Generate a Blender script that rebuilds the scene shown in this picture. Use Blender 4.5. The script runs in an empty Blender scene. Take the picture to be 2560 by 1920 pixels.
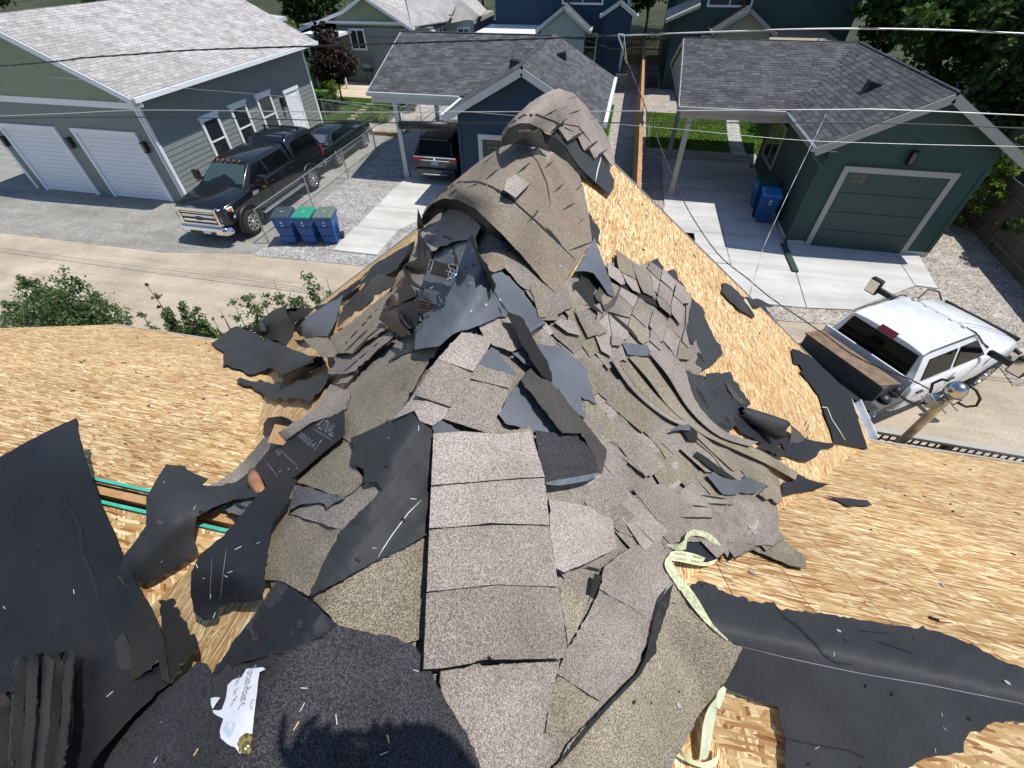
import bpy, bmesh, math, random
import numpy as np
from mathutils import Vector, Matrix
from mathutils.geometry import delaunay_2d_cdt
random.seed(7); rng = np.random.RandomState(11)
sc = bpy.context.scene; COL = sc.collection
H = 7.1                       # eye height above the alley
# ---- camera (solved from the vanishing points of walls, kerbs and roof edges)
F = 1079.0
RX = Vector((0.97680157, 0.14923357, -0.15358397)); RY = Vector((0.21404293, -0.70267647, 0.67855096)); RZ = Vector((-0.00665726, -0.6956832, -0.71831787))
cam = bpy.data.objects.new('camera', bpy.data.cameras.new('camera')); COL.objects.link(cam)
m = Matrix(((RX[0], -RX[1], -RX[2], 0), (RY[0], -RY[1], -RY[2], 0), (RZ[0], -RZ[1], -RZ[2], H), (0, 0, 0, 1)))
cam.matrix_world = m
cam.data.sensor_width = 36; cam.data.lens = 36 * F / 2560; cam.data.clip_end = 600; cam.data.clip_start = 0.02
sc.camera = cam
SUN = Vector((0.4116, 0.0879, 0.9071)).normalized()
w = bpy.data.worlds.new('World'); sc.world = w; w.use_nodes = True
nt = w.node_tree; bg = nt.nodes['Background']; sky = nt.nodes.new('ShaderNodeTexSky')
sky.sky_type = 'NISHITA'; sky.sun_disc = False; sky.sun_elevation = math.asin(SUN.z); sky.sun_rotation = math.atan2(SUN.x, SUN.y)
sky.altitude = 1500; sky.air_density = 1.0; sky.dust_density = 0.6
nt.links.new(sky.outputs[0], bg.inputs[0]); bg.inputs[1].default_value = 0.14
sl = bpy.data.lights.new('sun', 'SUN'); sl.energy = 4.6; sl.angle = math.radians(0.53); sl.color = (1.0, 0.955, 0.88)
so = bpy.data.objects.new('sun', sl); COL.objects.link(so); so.rotation_euler = SUN.to_track_quat('Z', 'Y').to_euler(); so.location = (0, 0, 30)
sc.view_settings.view_transform = 'Standard'; sc.view_settings.look = 'None'; sc.view_settings.gamma = 1; sc.view_settings.use_curve_mapping = False
sc.view_settings.exposure = 0.10
sc.render.engine = 'CYCLES'
# ---------------------------------------------------------------- pixel / space helpers (photo pixels -> rays from the eye)
EYE = Vector((0, 0, H))
ZT = dict(P=(0, 0, 1), D1=(500, 500, .3617), D2=(1000, 200, .3616), D3=(1200, 700, .4219), D4=(500, 1000, .3617), D5=(0, 1240, .4098), D6=(860, 1240, .4098),
          D7=(1660, 1240, .4098), D8=(0, 640, .3888), D9=(1700, 500, .3888), D10=(0, 0, .3888), D11=(700, 0, .3888), D12=(1500, 0, .4792),
          E1=(440, 260, .2351), E2=(0, 240, .2351), E3=(660, 0, .2351), E4=(1060, 0, .2351), E5=(1540, 0, .2351), E6=(2040, 0, .2351), E7=(2000, 660, .2532),
          G1=(1500, 600, .1808), G2=(1700, 880, .217), G3=(500, 1640, .1567), G4=(1660, 1310, .09042), G5=(640, 1010, .1085), T=(0, 0, 1.1573), B=(940, 560, .1808))
def px(k, p):
    a = ZT[k]; return (a[0] + p[0] * a[2], a[1] + p[1] * a[2])
def ray(u, v):
    x, y, z = u - 1280, v - 960, F
    d = Vector((RX[0] * x + RX[1] * y + RX[2] * z, RY[0] * x + RY[1] * y + RY[2] * z, RZ[0] * x + RZ[1] * y + RZ[2] * z)); return d.normalized()
def on_z(u, v, z): r = ray(u, v); return EYE + r * ((z - H) / r.z)
def on_y(u, v, y): r = ray(u, v); return EYE + r * (y / r.y)
def on_x(u, v, x): r = ray(u, v); return EYE + r * (x / r.x)
# ---------------------------------------------------------------- object helpers
def link(o, parent=None):
    COL.objects.link(o)
    if parent is not None:
        o.parent = parent
    return o
def tag(o, label=None, cat=None, group=None, kind=None):
    if label: o['label'] = label
    if cat: o['category'] = cat
    if group: o['group'] = group
    if kind: o['kind'] = kind
    return o
def thing(name, label, cat, loc=(0, 0, 0), rotz=0, group=None):
    o = bpy.data.objects.new(name, None); COL.objects.link(o); o.empty_display_size = .2
    o.location = loc; o.rotation_euler = (0, 0, rotz); tag(o, label, cat, group); return o
class MB:
    def __init__(s): s.v = []; s.f = []; s.mi = []; s.cur = 0
    def add(s, vs, fs):
        n = len(s.v); s.v += [tuple(p) for p in vs]
        for f in fs: s.f.append([i + n for i in f]); s.mi.append(s.cur)
        return s
    def box(s, a, b):
        x0, y0, z0 = a; x1, y1, z1 = b
        return s.add([(x0, y0, z0), (x1, y0, z0), (x1, y1, z0), (x0, y1, z0), (x0, y0, z1), (x1, y0, z1), (x1, y1, z1), (x0, y1, z1)],
                     [(0, 3, 2, 1), (4, 5, 6, 7), (0, 1, 5, 4), (1, 2, 6, 5), (2, 3, 7, 6), (3, 0, 4, 7)])
    def obox(s, o, u, v, w_, a, b):       # box in the basis o + u,v,w
        P = lambda i, j, k: Vector(o) + Vector(u) * i + Vector(v) * j + Vector(w_) * k
        (x0, y0, z0), (x1, y1, z1) = a, b
        return s.add([P(x0, y0, z0), P(x1, y0, z0), P(x1, y1, z0), P(x0, y1, z0), P(x0, y0, z1), P(x1, y0, z1), P(x1, y1, z1), P(x0, y1, z1)],
                     [(0, 3, 2, 1), (4, 5, 6, 7), (0, 1, 5, 4), (1, 2, 6, 5), (2, 3, 7, 6), (3, 0, 4, 7)])
    def hexa(s, b, t):                    # bottom quad, top quad
        return s.add(list(b) + list(t), [(3, 2, 1, 0), (4, 5, 6, 7), (0, 1, 5, 4), (1, 2, 6, 5), (2, 3, 7, 6), (3, 0, 4, 7)])
    def bar(s, a, b, w_, h_=None, up=(0, 0, 1)):
        a = Vector(a); b = Vector(b); d = (b - a); L = d.length
        if L < 1e-6: return s
        d /= L; u = Vector(up); sd = d.cross(u)
        if sd.length < 1e-4: u = Vector((0, 1, 0)); sd = d.cross(u)
        sd.normalize(); u = sd.cross(d); h_ = h_ or w_
        return s.obox(a, d, sd, u, (0, -w_ / 2, -h_ / 2), (L, w_ / 2, h_ / 2))
    def tube(s, pts, r, n=8, cap=True, rs=None):
        pts = [Vector(p) for p in pts]; k = len(pts); base = len(s.v); prev = None
        for i, p in enumerate(pts):
            d = (pts[min(i + 1, k - 1)] - pts[max(i - 1, 0)]).normalized()
            u = prev if prev is not None else (Vector((0, 0, 1)) if abs(d.z) < .9 else Vector((1, 0, 0)))
            sd = d.cross(u).normalized(); u2 = sd.cross(d).normalized(); prev = u2
            rr = rs[i] if rs else r
            for j in range(n):
                a = 2 * math.pi * j / n; s.v.append(tuple(p + sd * (rr * math.cos(a)) + u2 * (rr * math.sin(a))))
        for i in range(k - 1):
            for j in range(n):
                j2 = (j + 1) % n; s.f.append([base + i * n + j, base + i * n + j2, base + (i + 1) * n + j2, base + (i + 1) * n + j]); s.mi.append(s.cur)
        if cap:
            s.f.append([base + j for j in range(n)][::-1]); s.mi.append(s.cur)
            s.f.append([base + (k - 1) * n + j for j in range(n)]); s.mi.append(s.cur)
        return s
    def lathe(s, c, axis, prof, n=24):    # prof: (along axis, radius)
        c = Vector(c); ax = Vector(axis).normalized(); u = ax.orthogonal().normalized(); v = ax.cross(u); base = len(s.v); k = len(prof)
        for t, r in prof:
            for j in range(n):
                a = 2 * math.pi * j / n; s.v.append(tuple(c + ax * t + u * (r * math.cos(a)) + v * (r * math.sin(a))))
        for i in range(k - 1):
            for j in range(n):
                j2 = (j + 1) % n; s.f.append([base + i * n + j, base + i * n + j2, base + (i + 1) * n + j2, base + (i + 1) * n + j]); s.mi.append(s.cur)
        s.f.append([base + j for j in range(n)][::-1]); s.mi.append(s.cur); s.f.append([base + (k - 1) * n + j for j in range(n)]); s.mi.append(s.cur)
        return s
    def loft(s, secs, close=True, caps=True):   # list of closed rings with the same count
        base = len(s.v); n = len(secs[0])
        for r in secs: s.v += [tuple(p) for p in r]
        for i in range(len(secs) - 1):
            for j in range(n if close else n - 1):
                j2 = (j + 1) % n; s.f.append([base + i * n + j, base + i * n + j2, base + (i + 1) * n + j2, base + (i + 1) * n + j]); s.mi.append(s.cur)
        if caps:
            s.f.append([base + j for j in range(n)][::-1]); s.mi.append(s.cur); s.f.append([base + (len(secs) - 1) * n + j for j in range(n)]); s.mi.append(s.cur)
        return s
    def prism(s, poly, z0, z1):
        n = len(poly); b = len(s.v)
        s.v += [(p[0], p[1], z0) for p in poly] + [(p[0], p[1], z1) for p in poly]
        s.f.append([b + i for i in range(n)][::-1]); s.mi.append(s.cur); s.f.append([b + n + i for i in range(n)]); s.mi.append(s.cur)
        for i in range(n): s.f.append([b + i, b + (i + 1) % n, b + n + (i + 1) % n, b + n + i]); s.mi.append(s.cur)
        return s
    def mesh(s, name, mats, smooth=False):
        me = bpy.data.meshes.new(name); me.from_pydata(s.v, [], s.f)
        for mm in (mats if isinstance(mats, (list, tuple)) else [mats]): me.materials.append(mm)
        if any(s.mi): me.polygons.foreach_set('material_index', s.mi)
        if smooth is True: me.polygons.foreach_set('use_smooth', [True] * len(s.f))
        elif smooth:
            me.polygons.foreach_set('use_smooth', [True] * len(s.f)); me.set_sharp_from_angle(angle=math.radians(smooth))
        me.update(); return me
    def part(s, name, mats, parent=None, smooth=False, label=None, world=True, fix=True):
        me = s.mesh(name, mats, smooth)
        if fix:
            bm = bmesh.new(); bm.from_mesh(me); bmesh.ops.recalc_face_normals(bm, faces=bm.faces); bm.to_mesh(me); bm.free()
        o = bpy.data.objects.new(name, me); link(o, parent)
        if parent is not None and world: o.matrix_parent_inverse = wm(parent).inverted()
        if label: o['label'] = label
        return o
def wm(o):
    mm = Matrix.LocRotScale(o.location, o.rotation_euler, o.scale)
    return (wm(o.parent) @ o.matrix_parent_inverse @ mm) if o.parent else mm
def bevel(o, w_=.01, seg=2, ang=35):
    b = o.modifiers.new('bevel', 'BEVEL'); b.width = w_; b.segments = seg; b.limit_method = 'ANGLE'; b.angle_limit = math.radians(ang); return o
def meshobj(name, me, parent=None, mat4=None):
    o = bpy.data.objects.new(name, me); link(o, parent)
    if mat4 is not None: o.matrix_basis = mat4
    if parent is not None: o.matrix_parent_inverse = wm(parent).inverted()
    return o
def struct(name, mb, mats, smooth=False):
    o = mb.part(name, mats, None, smooth); o['kind'] = 'structure'; return o
# ---------------------------------------------------------------- materials
def srgb(h):
    h = h.lstrip('#'); c = [int(h[i:i + 2], 16) / 255 for i in (0, 2, 4)]
    return tuple((x / 12.92 if x <= .04045 else ((x + .055) / 1.055) ** 2.4) for x in c)
class NT:
    def __init__(s, name):
        s.m = bpy.data.materials.new(name); s.m.use_nodes = True; s.t = s.m.node_tree; s.b = s.t.nodes['Principled BSDF']
    def n(s, ty, **kw):
        x = s.t.nodes.new('ShaderNode' + ty)
        for k, v in kw.items():
            if k.startswith('i_'):
                kk = k[2:]; kk = int(kk) if kk.isdigit() else kk.replace('_', ' ')
                if hasattr(v, 'is_output'): s.t.links.new(v, x.inputs[kk])
                else: x.inputs[kk].default_value = v
            else: setattr(x, k, v)
        return x
    def lk(s, a, b): s.t.links.new(a, b)
    def coord(s, kind='Object'): return s.n('TexCoord').outputs[kind]
    def mapping(s, vec, scale=(1, 1, 1), rot=(0, 0, 0), loc=(0, 0, 0)):
        x = s.n('Mapping'); s.lk(vec, x.inputs[0]); x.inputs['Scale'].default_value = scale; x.inputs['Rotation'].default_value = rot; x.inputs['Location'].default_value = loc; return x.outputs[0]
    def noise(s, vec, scale, detail=3, rough=.55, out=0):
        x = s.n('TexNoise'); s.lk(vec, x.inputs['Vector']); x.inputs['Scale'].default_value = scale; x.inputs['Detail'].default_value = detail; x.inputs['Roughness'].default_value = rough; return x.outputs[out]
    def voro(s, vec, scale, out='Color', feature='F1', rnd=1):
        x = s.n('TexVoronoi'); x.feature = feature; s.lk(vec, x.inputs['Vector']); x.inputs['Scale'].default_value = scale; x.inputs['Randomness'].default_value = rnd; return x.outputs[out]
    def ramp(s, fac, stops, interp='LINEAR'):
        x = s.n('ValToRGB'); s.lk(fac, x.inputs[0]); cr = x.color_ramp; cr.interpolation = interp
        while len(cr.elements) < len(stops): cr.elements.new(.5)
        for e, (p, c) in zip(cr.elements, stops): e.position = p; e.color = (c + (1,)) if len(c) == 3 else c
        return x.outputs[0]
    def g(s, v): return (v, v, v)
    def mix(s, fac, a, b, mode='MIX'):
        x = s.n('Mix', data_type='RGBA', blend_type=mode)
        for i, q in ((0, fac), (6, a), (7, b)):
            if hasattr(q, 'is_output'): s.lk(q, x.inputs[i])
            else: x.inputs[i].default_value = q if i == 0 else ((tuple(q) + (1,)) if len(q) == 3 else q)
        return x.outputs[2]
    def math(s, op, a, b=0, c=0):
        x = s.n('Math', operation=op)
        for i, q in enumerate((a, b, c)):
            if hasattr(q, 'is_output'): s.lk(q, x.inputs[i])
            else: x.inputs[i].default_value = q
        return x.outputs[0]
    def sep(s, vec): x = s.n('SeparateXYZ'); s.lk(vec, x.inputs[0]); return x.outputs
    def comb(s, x_, y_, z_):
        x = s.n('CombineXYZ')
        for i, q in enumerate((x_, y_, z_)):
            if hasattr(q, 'is_output'): s.lk(q, x.inputs[i])
            else: x.inputs[i].default_value = q
        return x.outputs[0]
    def rand(s): return s.n('ObjectInfo').outputs['Random']
    def bump(s, h, strength=.3, dist=.01):
        x = s.n('Bump'); x.inputs['Strength'].default_value = strength; x.inputs['Distance'].default_value = dist; s.lk(h, x.inputs['Height']); s.lk(x.outputs[0], s.b.inputs['Normal'])
    def set(s, col=None, rough=None, metal=None, spec=None):
        for k, v in (('Base Color', col), ('Roughness', rough), ('Metallic', metal), ('Specular IOR Level', spec)):
            if v is None: continue
            if hasattr(v, 'is_output'): s.lk(v, s.b.inputs[k])
            else: s.b.inputs[k].default_value = (tuple(v) + (1,)) if (k == 'Base Color' and len(v) == 3) else v
        return s.m
def mul(c, k): return tuple(min(1, x * k) for x in c)
def M(name, col, rough=.7, metal=0, spec=.5, var=.12, scale=3, fine=None, bump=None, rnd=0, coord='Object'):
    """plain surface with large soft mottling, optional fine grain, optional per-object tone"""
    t = NT(name); c = t.coord(coord); n = t.noise(c, scale, 4)
    colr = t.ramp(n, [(.3, mul(col, 1 - var)), (.7, mul(col, 1 + var))])
    if fine:
        fs, fa = fine; n2 = t.noise(c, fs, 2, .6); g = t.ramp(n2, [(.3, (1 - fa,) * 3), (.7, (1 + fa,) * 3)])
        colr = t.mix(1.0, colr, g, 'MULTIPLY')
    if rnd:
        r = t.math('MULTIPLY_ADD', t.rand(), 2 * rnd, 1 - rnd); colr = t.mix(1.0, colr, t.comb(r, r, r), 'MULTIPLY')
    if bump:
        nb = t.noise(c, bump[0], 3); t.bump(nb, bump[1], bump[2] if len(bump) > 2 else .01)
    rr = t.math('MULTIPLY_ADD', n, .16, rough - .08)
    return t.set(colr, rr, metal, spec)
def granule(name, dark, mid, light, tint=0, rnd=.12, scale=470, stain=None, coord='Object'):
    """mineral-granule surfaced asphalt shingle"""
    t = NT(name); c = t.coord(coord)
    cell = t.voro(c, scale); v = t.sep(cell)[0]
    v2 = t.noise(c, scale * .28, 3, .7)
    vv = t.math('ADD', t.math('MULTIPLY', v, .62), t.math('MULTIPLY', v2, .38))
    col = t.ramp(vv, [(.18, dark), (.46, mid), (.74, light)])
    sm = t.noise(c, 7.5, 5, .7); col = t.mix(t.math('MULTIPLY', t.sep(t.ramp(sm, [(.60, (0, 0, 0)), (.72, (1, 1, 1))]))[0], .45), col, mul(dark, 1.6)); sp = t.noise(c, 3.1, 6, .8); col = t.mix(t.math('MULTIPLY', t.sep(t.ramp(sp, [(.62, (0, 0, 0)), (.7, (1, 1, 1))]))[0], .3), col, light)
    hue = t.sep(cell)[1]; col = t.mix(t.math('MULTIPLY', hue, .35), col, mul((mid[0] * 1.25, mid[1] * .95, mid[2] * .9), 1))
    big = t.noise(c, 2.3, 5, .6); g = t.ramp(big, [(.32, (.78, .77, .74)), (.68, (1.16, 1.15, 1.15))]); col = t.mix(1, col, g, 'MULTIPLY')
    if stain:
        sn = t.noise(c, 1.1, 5, .7); f = t.ramp(sn, [(.60, (0, 0, 0)), (.74, (1, 1, 1))]); col = t.mix(t.math('MULTIPLY', t.sep(f)[0], .38), col, stain)
    if rnd:
        r = t.math('MULTIPLY_ADD', t.rand(), 2 * rnd, 1 - rnd); col = t.mix(1, col, t.comb(r, r, r), 'MULTIPLY')
    t.bump(v, .5, .0025)
    return t.set(col, .93, 0, .22)
def felt(name, col, gloss=.55, crease=.4, rnd=.1, scale=1):
    t = NT(name); c = t.coord()
    n = t.noise(c, 2.2, 5, .6); colr = t.ramp(n, [(.3, mul(col, .8)), (.7, mul(col, 1.22))])
    dust = t.noise(c, 9, 6, .75); d = t.ramp(dust, [(.62, (0, 0, 0)), (.8, (1, 1, 1))]); colr = t.mix(t.math('MULTIPLY', t.sep(d)[0], .22), colr, (.16, .15, .14))
    sp = t.voro(c, 55, 'Distance'); s_ = t.math('LESS_THAN', sp, .045); colr = t.mix(t.math('MULTIPLY', s_, .5), colr, (.4, .37, .3))
    if rnd: r = t.math('MULTIPLY_ADD', t.rand(), 2 * rnd, 1 - rnd); colr = t.mix(1, colr, t.comb(r, r, r), 'MULTIPLY')
    w1 = t.noise(t.mapping(c, (1, .35, 1), (0, 0, .6)), 7, 4, .6); w2 = t.noise(c, 60, 3); w3 = t.noise(t.mapping(c, (1, .2, .4), (0, 0, 1.1)), 24, 4, .7); w1 = t.math('ADD', w1, t.math('MULTIPLY', w3, .35))
    t.bump(t.math('ADD', w1, t.math('MULTIPLY', w2, .12)), crease, .02)
    return t.set(colr, t.math('MULTIPLY_ADD', n, .25, gloss - .1), 0, .22)
def osb(name, axis='x', lines=False, K=None, ang=(.35, -.3)):
    t = NT(name); c = t.coord(); s_ = t.sep(c)
    u, v = (s_[0], s_[1]) if axis == 'x' else (s_[1], s_[0])
    cc = t.comb(u, v, 0)
    wv = t.noise(cc, 3.0, 3); warp = t.math('MULTIPLY', t.math('SUBTRACT', wv, .5), .03)
    def strands(rot, su, sv, off):
        mp = t.mapping(t.comb(u, t.math('ADD', v, warp), off), (su, sv, 1), (0, 0, 0))
        if rot: mp = t.mapping(t.mapping(t.comb(u, v, off), (1, 1, 1), (0, 0, rot)), (su, sv, 1))
        return t.sep(t.voro(mp, 1.0))
    K = K or (1.1 if axis == 'x' else 1.45); a = strands(0, 9 * K, 88 * K, 0); b = strands(ang[0], 11 * K, 72 * K, 3.1); d = strands(ang[1], 12 * K, 66 * K, 7.7)
    P = [(.0, (.27, .115, .045)), (.14, (.42, .225, .095)), (.36, (.51, .325, .148)), (.62, (.61, .42, .21)), (.84, (.74, .565, .325)), (1, (.90, .77, .51))]
    ca = t.ramp(a[0], P); cb = t.ramp(b[0], P); cd = t.ramp(d[0], P)
    m1 = t.math('GREATER_THAN', a[1], .62); m2 = t.math('GREATER_THAN', b[2], .66)
    col = t.mix(m1, ca, t.mix(m2, cb, cd))
    fib = t.noise(t.mapping(cc, (10, 420, 1)), 1, 3); col = t.mix(1, col, t.ramp(fib, [(.25, (.80, .78, .74)), (.75, (1.14, 1.15, 1.16))]), 'MULTIPLY')
    big = t.noise(cc, .9, 4); col = t.mix(1, col, t.ramp(big, [(.3, (.86, .84, .80)), (.7, (1.1, 1.1, 1.1))]), 'MULTIPLY')
    pock = t.voro(cc, 4.2, 'Distance'); pk = t.math('LESS_THAN', pock, .035); col = t.mix(pk, col, (.05, .035, .02))
    if lines:
        ph = t.math('FRACT', t.math('DIVIDE', t.math('ADD', s_[0], 10.145 - .98 + .98), .3375)); ln = t.math('LESS_THAN', t.math('ABSOLUTE', t.math('SUBTRACT', ph, .5)), .0085)
        brk = t.math('GREATER_THAN', t.noise(cc, 1.4, 2), .42); col = t.mix(t.math('MULTIPLY', t.math('MULTIPLY', ln, brk), .72), col, (.14, .10, .055))
    r = t.math('MULTIPLY_ADD', t.rand(), .14, .93); col = t.mix(1, col, t.comb(r, r, r), 'MULTIPLY')
    t.bump(t.math('ADD', a[0], fib), .35, .0035)
    return t.set(col, .72, 0, .3)
def leafmat(name, c1, c2, rough=.55, trans=.35):
    t = NT(name); c = t.coord(); n = t.noise(c, 1.6, 3); r = t.voro(c, 9); col = t.mix(t.ramp(t.math('ADD', t.math('MULTIPLY', n, .6), t.math('MULTIPLY', t.sep(r)[0], .4)), [(.3, (0, 0, 0)), (.7, (1, 1, 1))]), c1, c2)
    t.set(col, rough, 0, .35)
    tr = t.n('BsdfTranslucent'); t.lk(t.mix(1, col, (1.3, 1.5, .6), 'MULTIPLY'), tr.inputs[0]); mx = t.n('MixShader'); mx.inputs[0].default_value = trans
    t.lk(t.b.outputs[0], mx.inputs[1]); t.lk(tr.outputs[0], mx.inputs[2]); t.lk(mx.outputs[0], t.t.nodes['Material Output'].inputs[0]); return t.m
def glassmat(name, col=(.02, .025, .03), rough=.06): return NT(name).set(col, rough, 0, .9)
MT = {}
MT['osbx'] = osb('osb_main', 'x', True); MT['osby'] = osb('osb_wing', 'y', False, None, (.6, -.75)); MT['osbn'] = osb('osb_back', 'x', False, 1.0, (1.15, -.85))
MT['sh'] = granule('shingle_brown', (.055, .049, .043), (.198, .178, .158), (.44, .405, .37))
MT['shp'] = granule('shingle_pale_brown', (.075, .067, .060), (.268, .242, .222), (.54, .50, .465), rnd=.08)
MT['sho'] = granule('shingle_olive', (.045, .040, .028), (.178, .158, .118), (.44, .405, .32), stain=(.075, .06, .04))
MT['shs'] = granule('shingle_stained', (.05, .04, .03), (.20, .17, .13), (.45, .40, .33), stain=(.24, .13, .07))
MT['shg'] = granule('cap_grey', (.02, .022, .027), (.085, .088, .098), (.26, .27, .30))
MT['back'] = M('shingle_back', (.055, .048, .044), .8, var=.25, scale=5, fine=(90, .3), bump=(60, .3, .004))
MT['felt'] = felt('underlay_felt', (.036, .038, .042), .60)
MT['feltl'] = felt('underlay_felt_pale', (.100, .110, .128), .47)  # paler and smoother than the plain underlay felt
MT['feltd'] = felt('membrane_black', (.0165, .0185, .025), .56, .35)
MT['ash'] = felt('asphalt_or_shade_black', (.022, .021, .021), .55, .5)  # black felt; also painted shade in cracks, gaps and arch mouths
MT['capd'] = granule('membrane_granular', (.012, .013, .016), (.030, .031, .037), (.085, .085, .095), rnd=.1, scale=420)
MT['gloss'] = NT('shiny_film').set((.16, .17, .19), .16, .3, .8)
MT['paper'] = M('paper_white', (.78, .79, .84), .6, var=.03)
MT['pblue'] = M('paper_blue', (.55, .64, .72), .6, var=.05)
MT['gold'] = NT('gold_foil').set((.55, .40, .13), .22, .9)
MT['wood'] = M('lumber', (.42, .24, .11), .7, var=.2, scale=6, fine=(60, .15))
MT['teal'] = M('teal_edge_paint', (.055, .42, .33), .6, var=.15, scale=20)
MT['white'] = M('white_paint', (.74, .77, .80), .5, var=.04)
MT['trim'] = M('trim_offwhite', (.50, .52, .52), .55, var=.05)
MT['trimt'] = M('trim_taupe', (.36, .345, .31), .6, var=.05)
MT['metal'] = M('galvanised', (.42, .45, .47), .38, .8, var=.1, scale=12)
MT['chrome'] = NT('chrome').set((.80, .80, .80), .08, 1)
MT['black'] = M('black_plastic', (.012, .012, .013), .45, var=.1)
MT['glass'] = glassmat('window_glass')
# ================================================================ the house we stand on: solved roof planes
XR, ZR, PW, YG = -.54, H - 1.22, .757, 4.86            # wing ridge x, z, pitch, gable plane
YM, ZM, PM = .667, H - 1.934, .715                     # main ridge y, z, pitch
EW, EM = 4.18, 4.15                                    # eave reach of the wing (x), eave y of the main slope
def roof_z(x, y):
    a = ZR - PW * abs(x - XR) if y < YG + .02 else -9e2
    b = ZM - PM * abs(y - YM) if y < EM + .3 else -9e2
    return max(a, b)
def house():
    root = thing('house', 'house under the camera with bare board roof decking and a front gable', 'house', (0, 0, 0))
    ph = math.atan(PW); n0 = 0
    def sheet(O, U, V, a0, a1, b0, b1, mat, me_name='roof_sheet'):
        W_ = Vector(U).cross(Vector(V)).normalized()
        if W_.z < 0: W_ = -W_
        c = Vector(O) + Vector(U) * ((a0 + a1) / 2) + Vector(V) * ((b0 + b1) / 2) + W_ * random.uniform(-.0015, .0015)
        g = .0025; la, lb = (a1 - a0) / 2 - g, (b1 - b0) / 2 - g
        mb = MB().obox(c, U, V, W_, (-la, -lb, -.012), (la, lb, 0)); mb.part(me_name, mat, root)
    # main front slope: rows up from the eave, sheets long side along x
    s = Vector((0, -1, PM)).normalized()                # upslope direction (towards camera)
    L = math.hypot(EM - YM, (EM - YM) * PM)
    rows = [(0, 1.22), (1.22, 2.44), (2.44, 3.66), (3.66, L - .055)]
    for i, (b0, b1) in enumerate(rows):
        x = -7.72
        first = 1.22 if i % 2 else 2.44
        while x < 7.4:
            x1 = min(x + first, 7.4); first = 2.44
            sheet((0, EM, ZM - PM * (EM - YM)), (1, 0, 0), s, x, x1, b0, b1, MT['osbx']); x = x1
    # main back slope
    s2 = Vector((0, 1, PM)).normalized()
    for b0, b1 in rows:
        x = -7.72
        while x < 7.4:
            sheet((0, YM * 2 - EM, ZM - PM * (EM - YM)), (1, 0, 0), s2, x, min(x + 2.44, 7.4), b0, b1, MT['osbn']); x += 2.44
    # wing planes
    Lw = EW * math.hypot(1, PW); rw = [(0, 1.22), (1.22, 2.44), (2.44, 3.66), (3.66, 4.88), (4.88, Lw)]
    for sg in (1, -1):
        sv = Vector((-sg, 0, PW)).normalized()
        for i, (b0, b1) in enumerate(rw):
            y = YG; first = 1.22 if i % 2 else 2.44
            while y > -3:
                y0 = max(y - first, -3); first = 2.44
                sheet((XR + sg * EW, 0, ZR - PW * EW), (0, 1, 0), sv, y0, y, b0, b1, MT['osby']); y = y0
    # ridge slot of the main roof: painted sheet edges and the ridge board between
    for dy, dz in ((.052, -.032), (-.052, -.032)):
        MB().box((-7.7, YM + dy - .008, ZM + dz - .016), (-1.2, YM + dy + .008, ZM + dz + .010)).part('painted_edge', MT['teal'], root)
    for sg in (1, -1): MB().hexa([(-.4, YM, ZM - .012), (7.4, YM, ZM - .012), (7.4, YM + sg * .2, ZM - .012 - .2 * PM), (-.4, YM + sg * .2, ZM - .012 - .2 * PM)], [(-.4, YM, ZM + .004), (7.4, YM, ZM + .004), (7.4, YM + sg * .2, ZM + .004 - .2 * PM), (-.4, YM + sg * .2, ZM + .004 - .2 * PM)]).part('ridge_strip', MT['osbx'], root)
    MB().box((-7.7, YM - .019, ZM - .24), (-1.3, YM + .019, ZM - .022)).part('ridge_board', MT['wood'], root)
    # rakes, fascia, drip edges and gutters
    ze = ZR - PW * EW
    for sg in (1, -1):
        a = (XR, YG + .004, ZR - .115); b = (XR + sg * EW, YG + .004, ze - .115)
        MB().bar(a, b, .02, .16).part('rake_board', MT['trimt'], root)
        MB().bar((XR, YG + .006, ZR + .006), (XR + sg * EW, YG + .006, ze + .006), .030, .008).part('drip_edge', MT['metal'], root)
    gx = XR + EW
    def gutter(a, b, n):
        a = Vector(a); b = Vector(b); d = (b - a).normalized(); n = Vector(n); mb = MB()
        prof = [(0, .0), (0, -.09), (.085, -.10), (.125, -.03), (.125, 0), (.118, 0), (.118, -.03), (.083, -.092), (.006, -.084), (.006, 0)]
        mb.loft([[a + n * p[0] + Vector((0, 0, p[1])) for p in prof], [b + n * p[0] + Vector((0, 0, p[1])) for p in prof]])
        mb.part('gutter', MT['white'], root)
    gutter((gx + .012, EM + .05, ze - .015), (gx + .012, YG, ze - .015), (1, 0, 0))
    MB().box((-7.7, EM - .02, ze - .2), (XR - EW, EM + .004, ze - .016)).part('fascia', MT['trimt'], root)
    MB().box((gx, EM - .02, ze - .2), (7.4, EM + .004, ze - .016)).part('fascia', MT['trimt'], root)
    # drip edges of the main eaves
    # walls
    MB().bar((XR, YG + .018, ZR - .012), (XR + EW, YG + .018, ze - .012), .006, .03).part('drip_edge', MT['metal'], root)
    wl = M('house_siding', (.22, .24, .22), .75)
    MB().box((-7.3, -3.0, 0), (7.0, EM - .45, ze - .22)).part('wall', wl, root)
    g0 = YG - .45
    MB().box((XR - EW + .4, EM - .5, 0), (XR + EW - .4, g0, ze - .05)).part('wall', wl, root)
    mb = MB(); mb.loft([[(XR - EW + .4, y, ze), (XR + EW - .4, y, ze), (XR, y, ZR - .35)] for y in (EM - .5, g0)]); mb.part('gable_wall', wl, root)
house()
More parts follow.
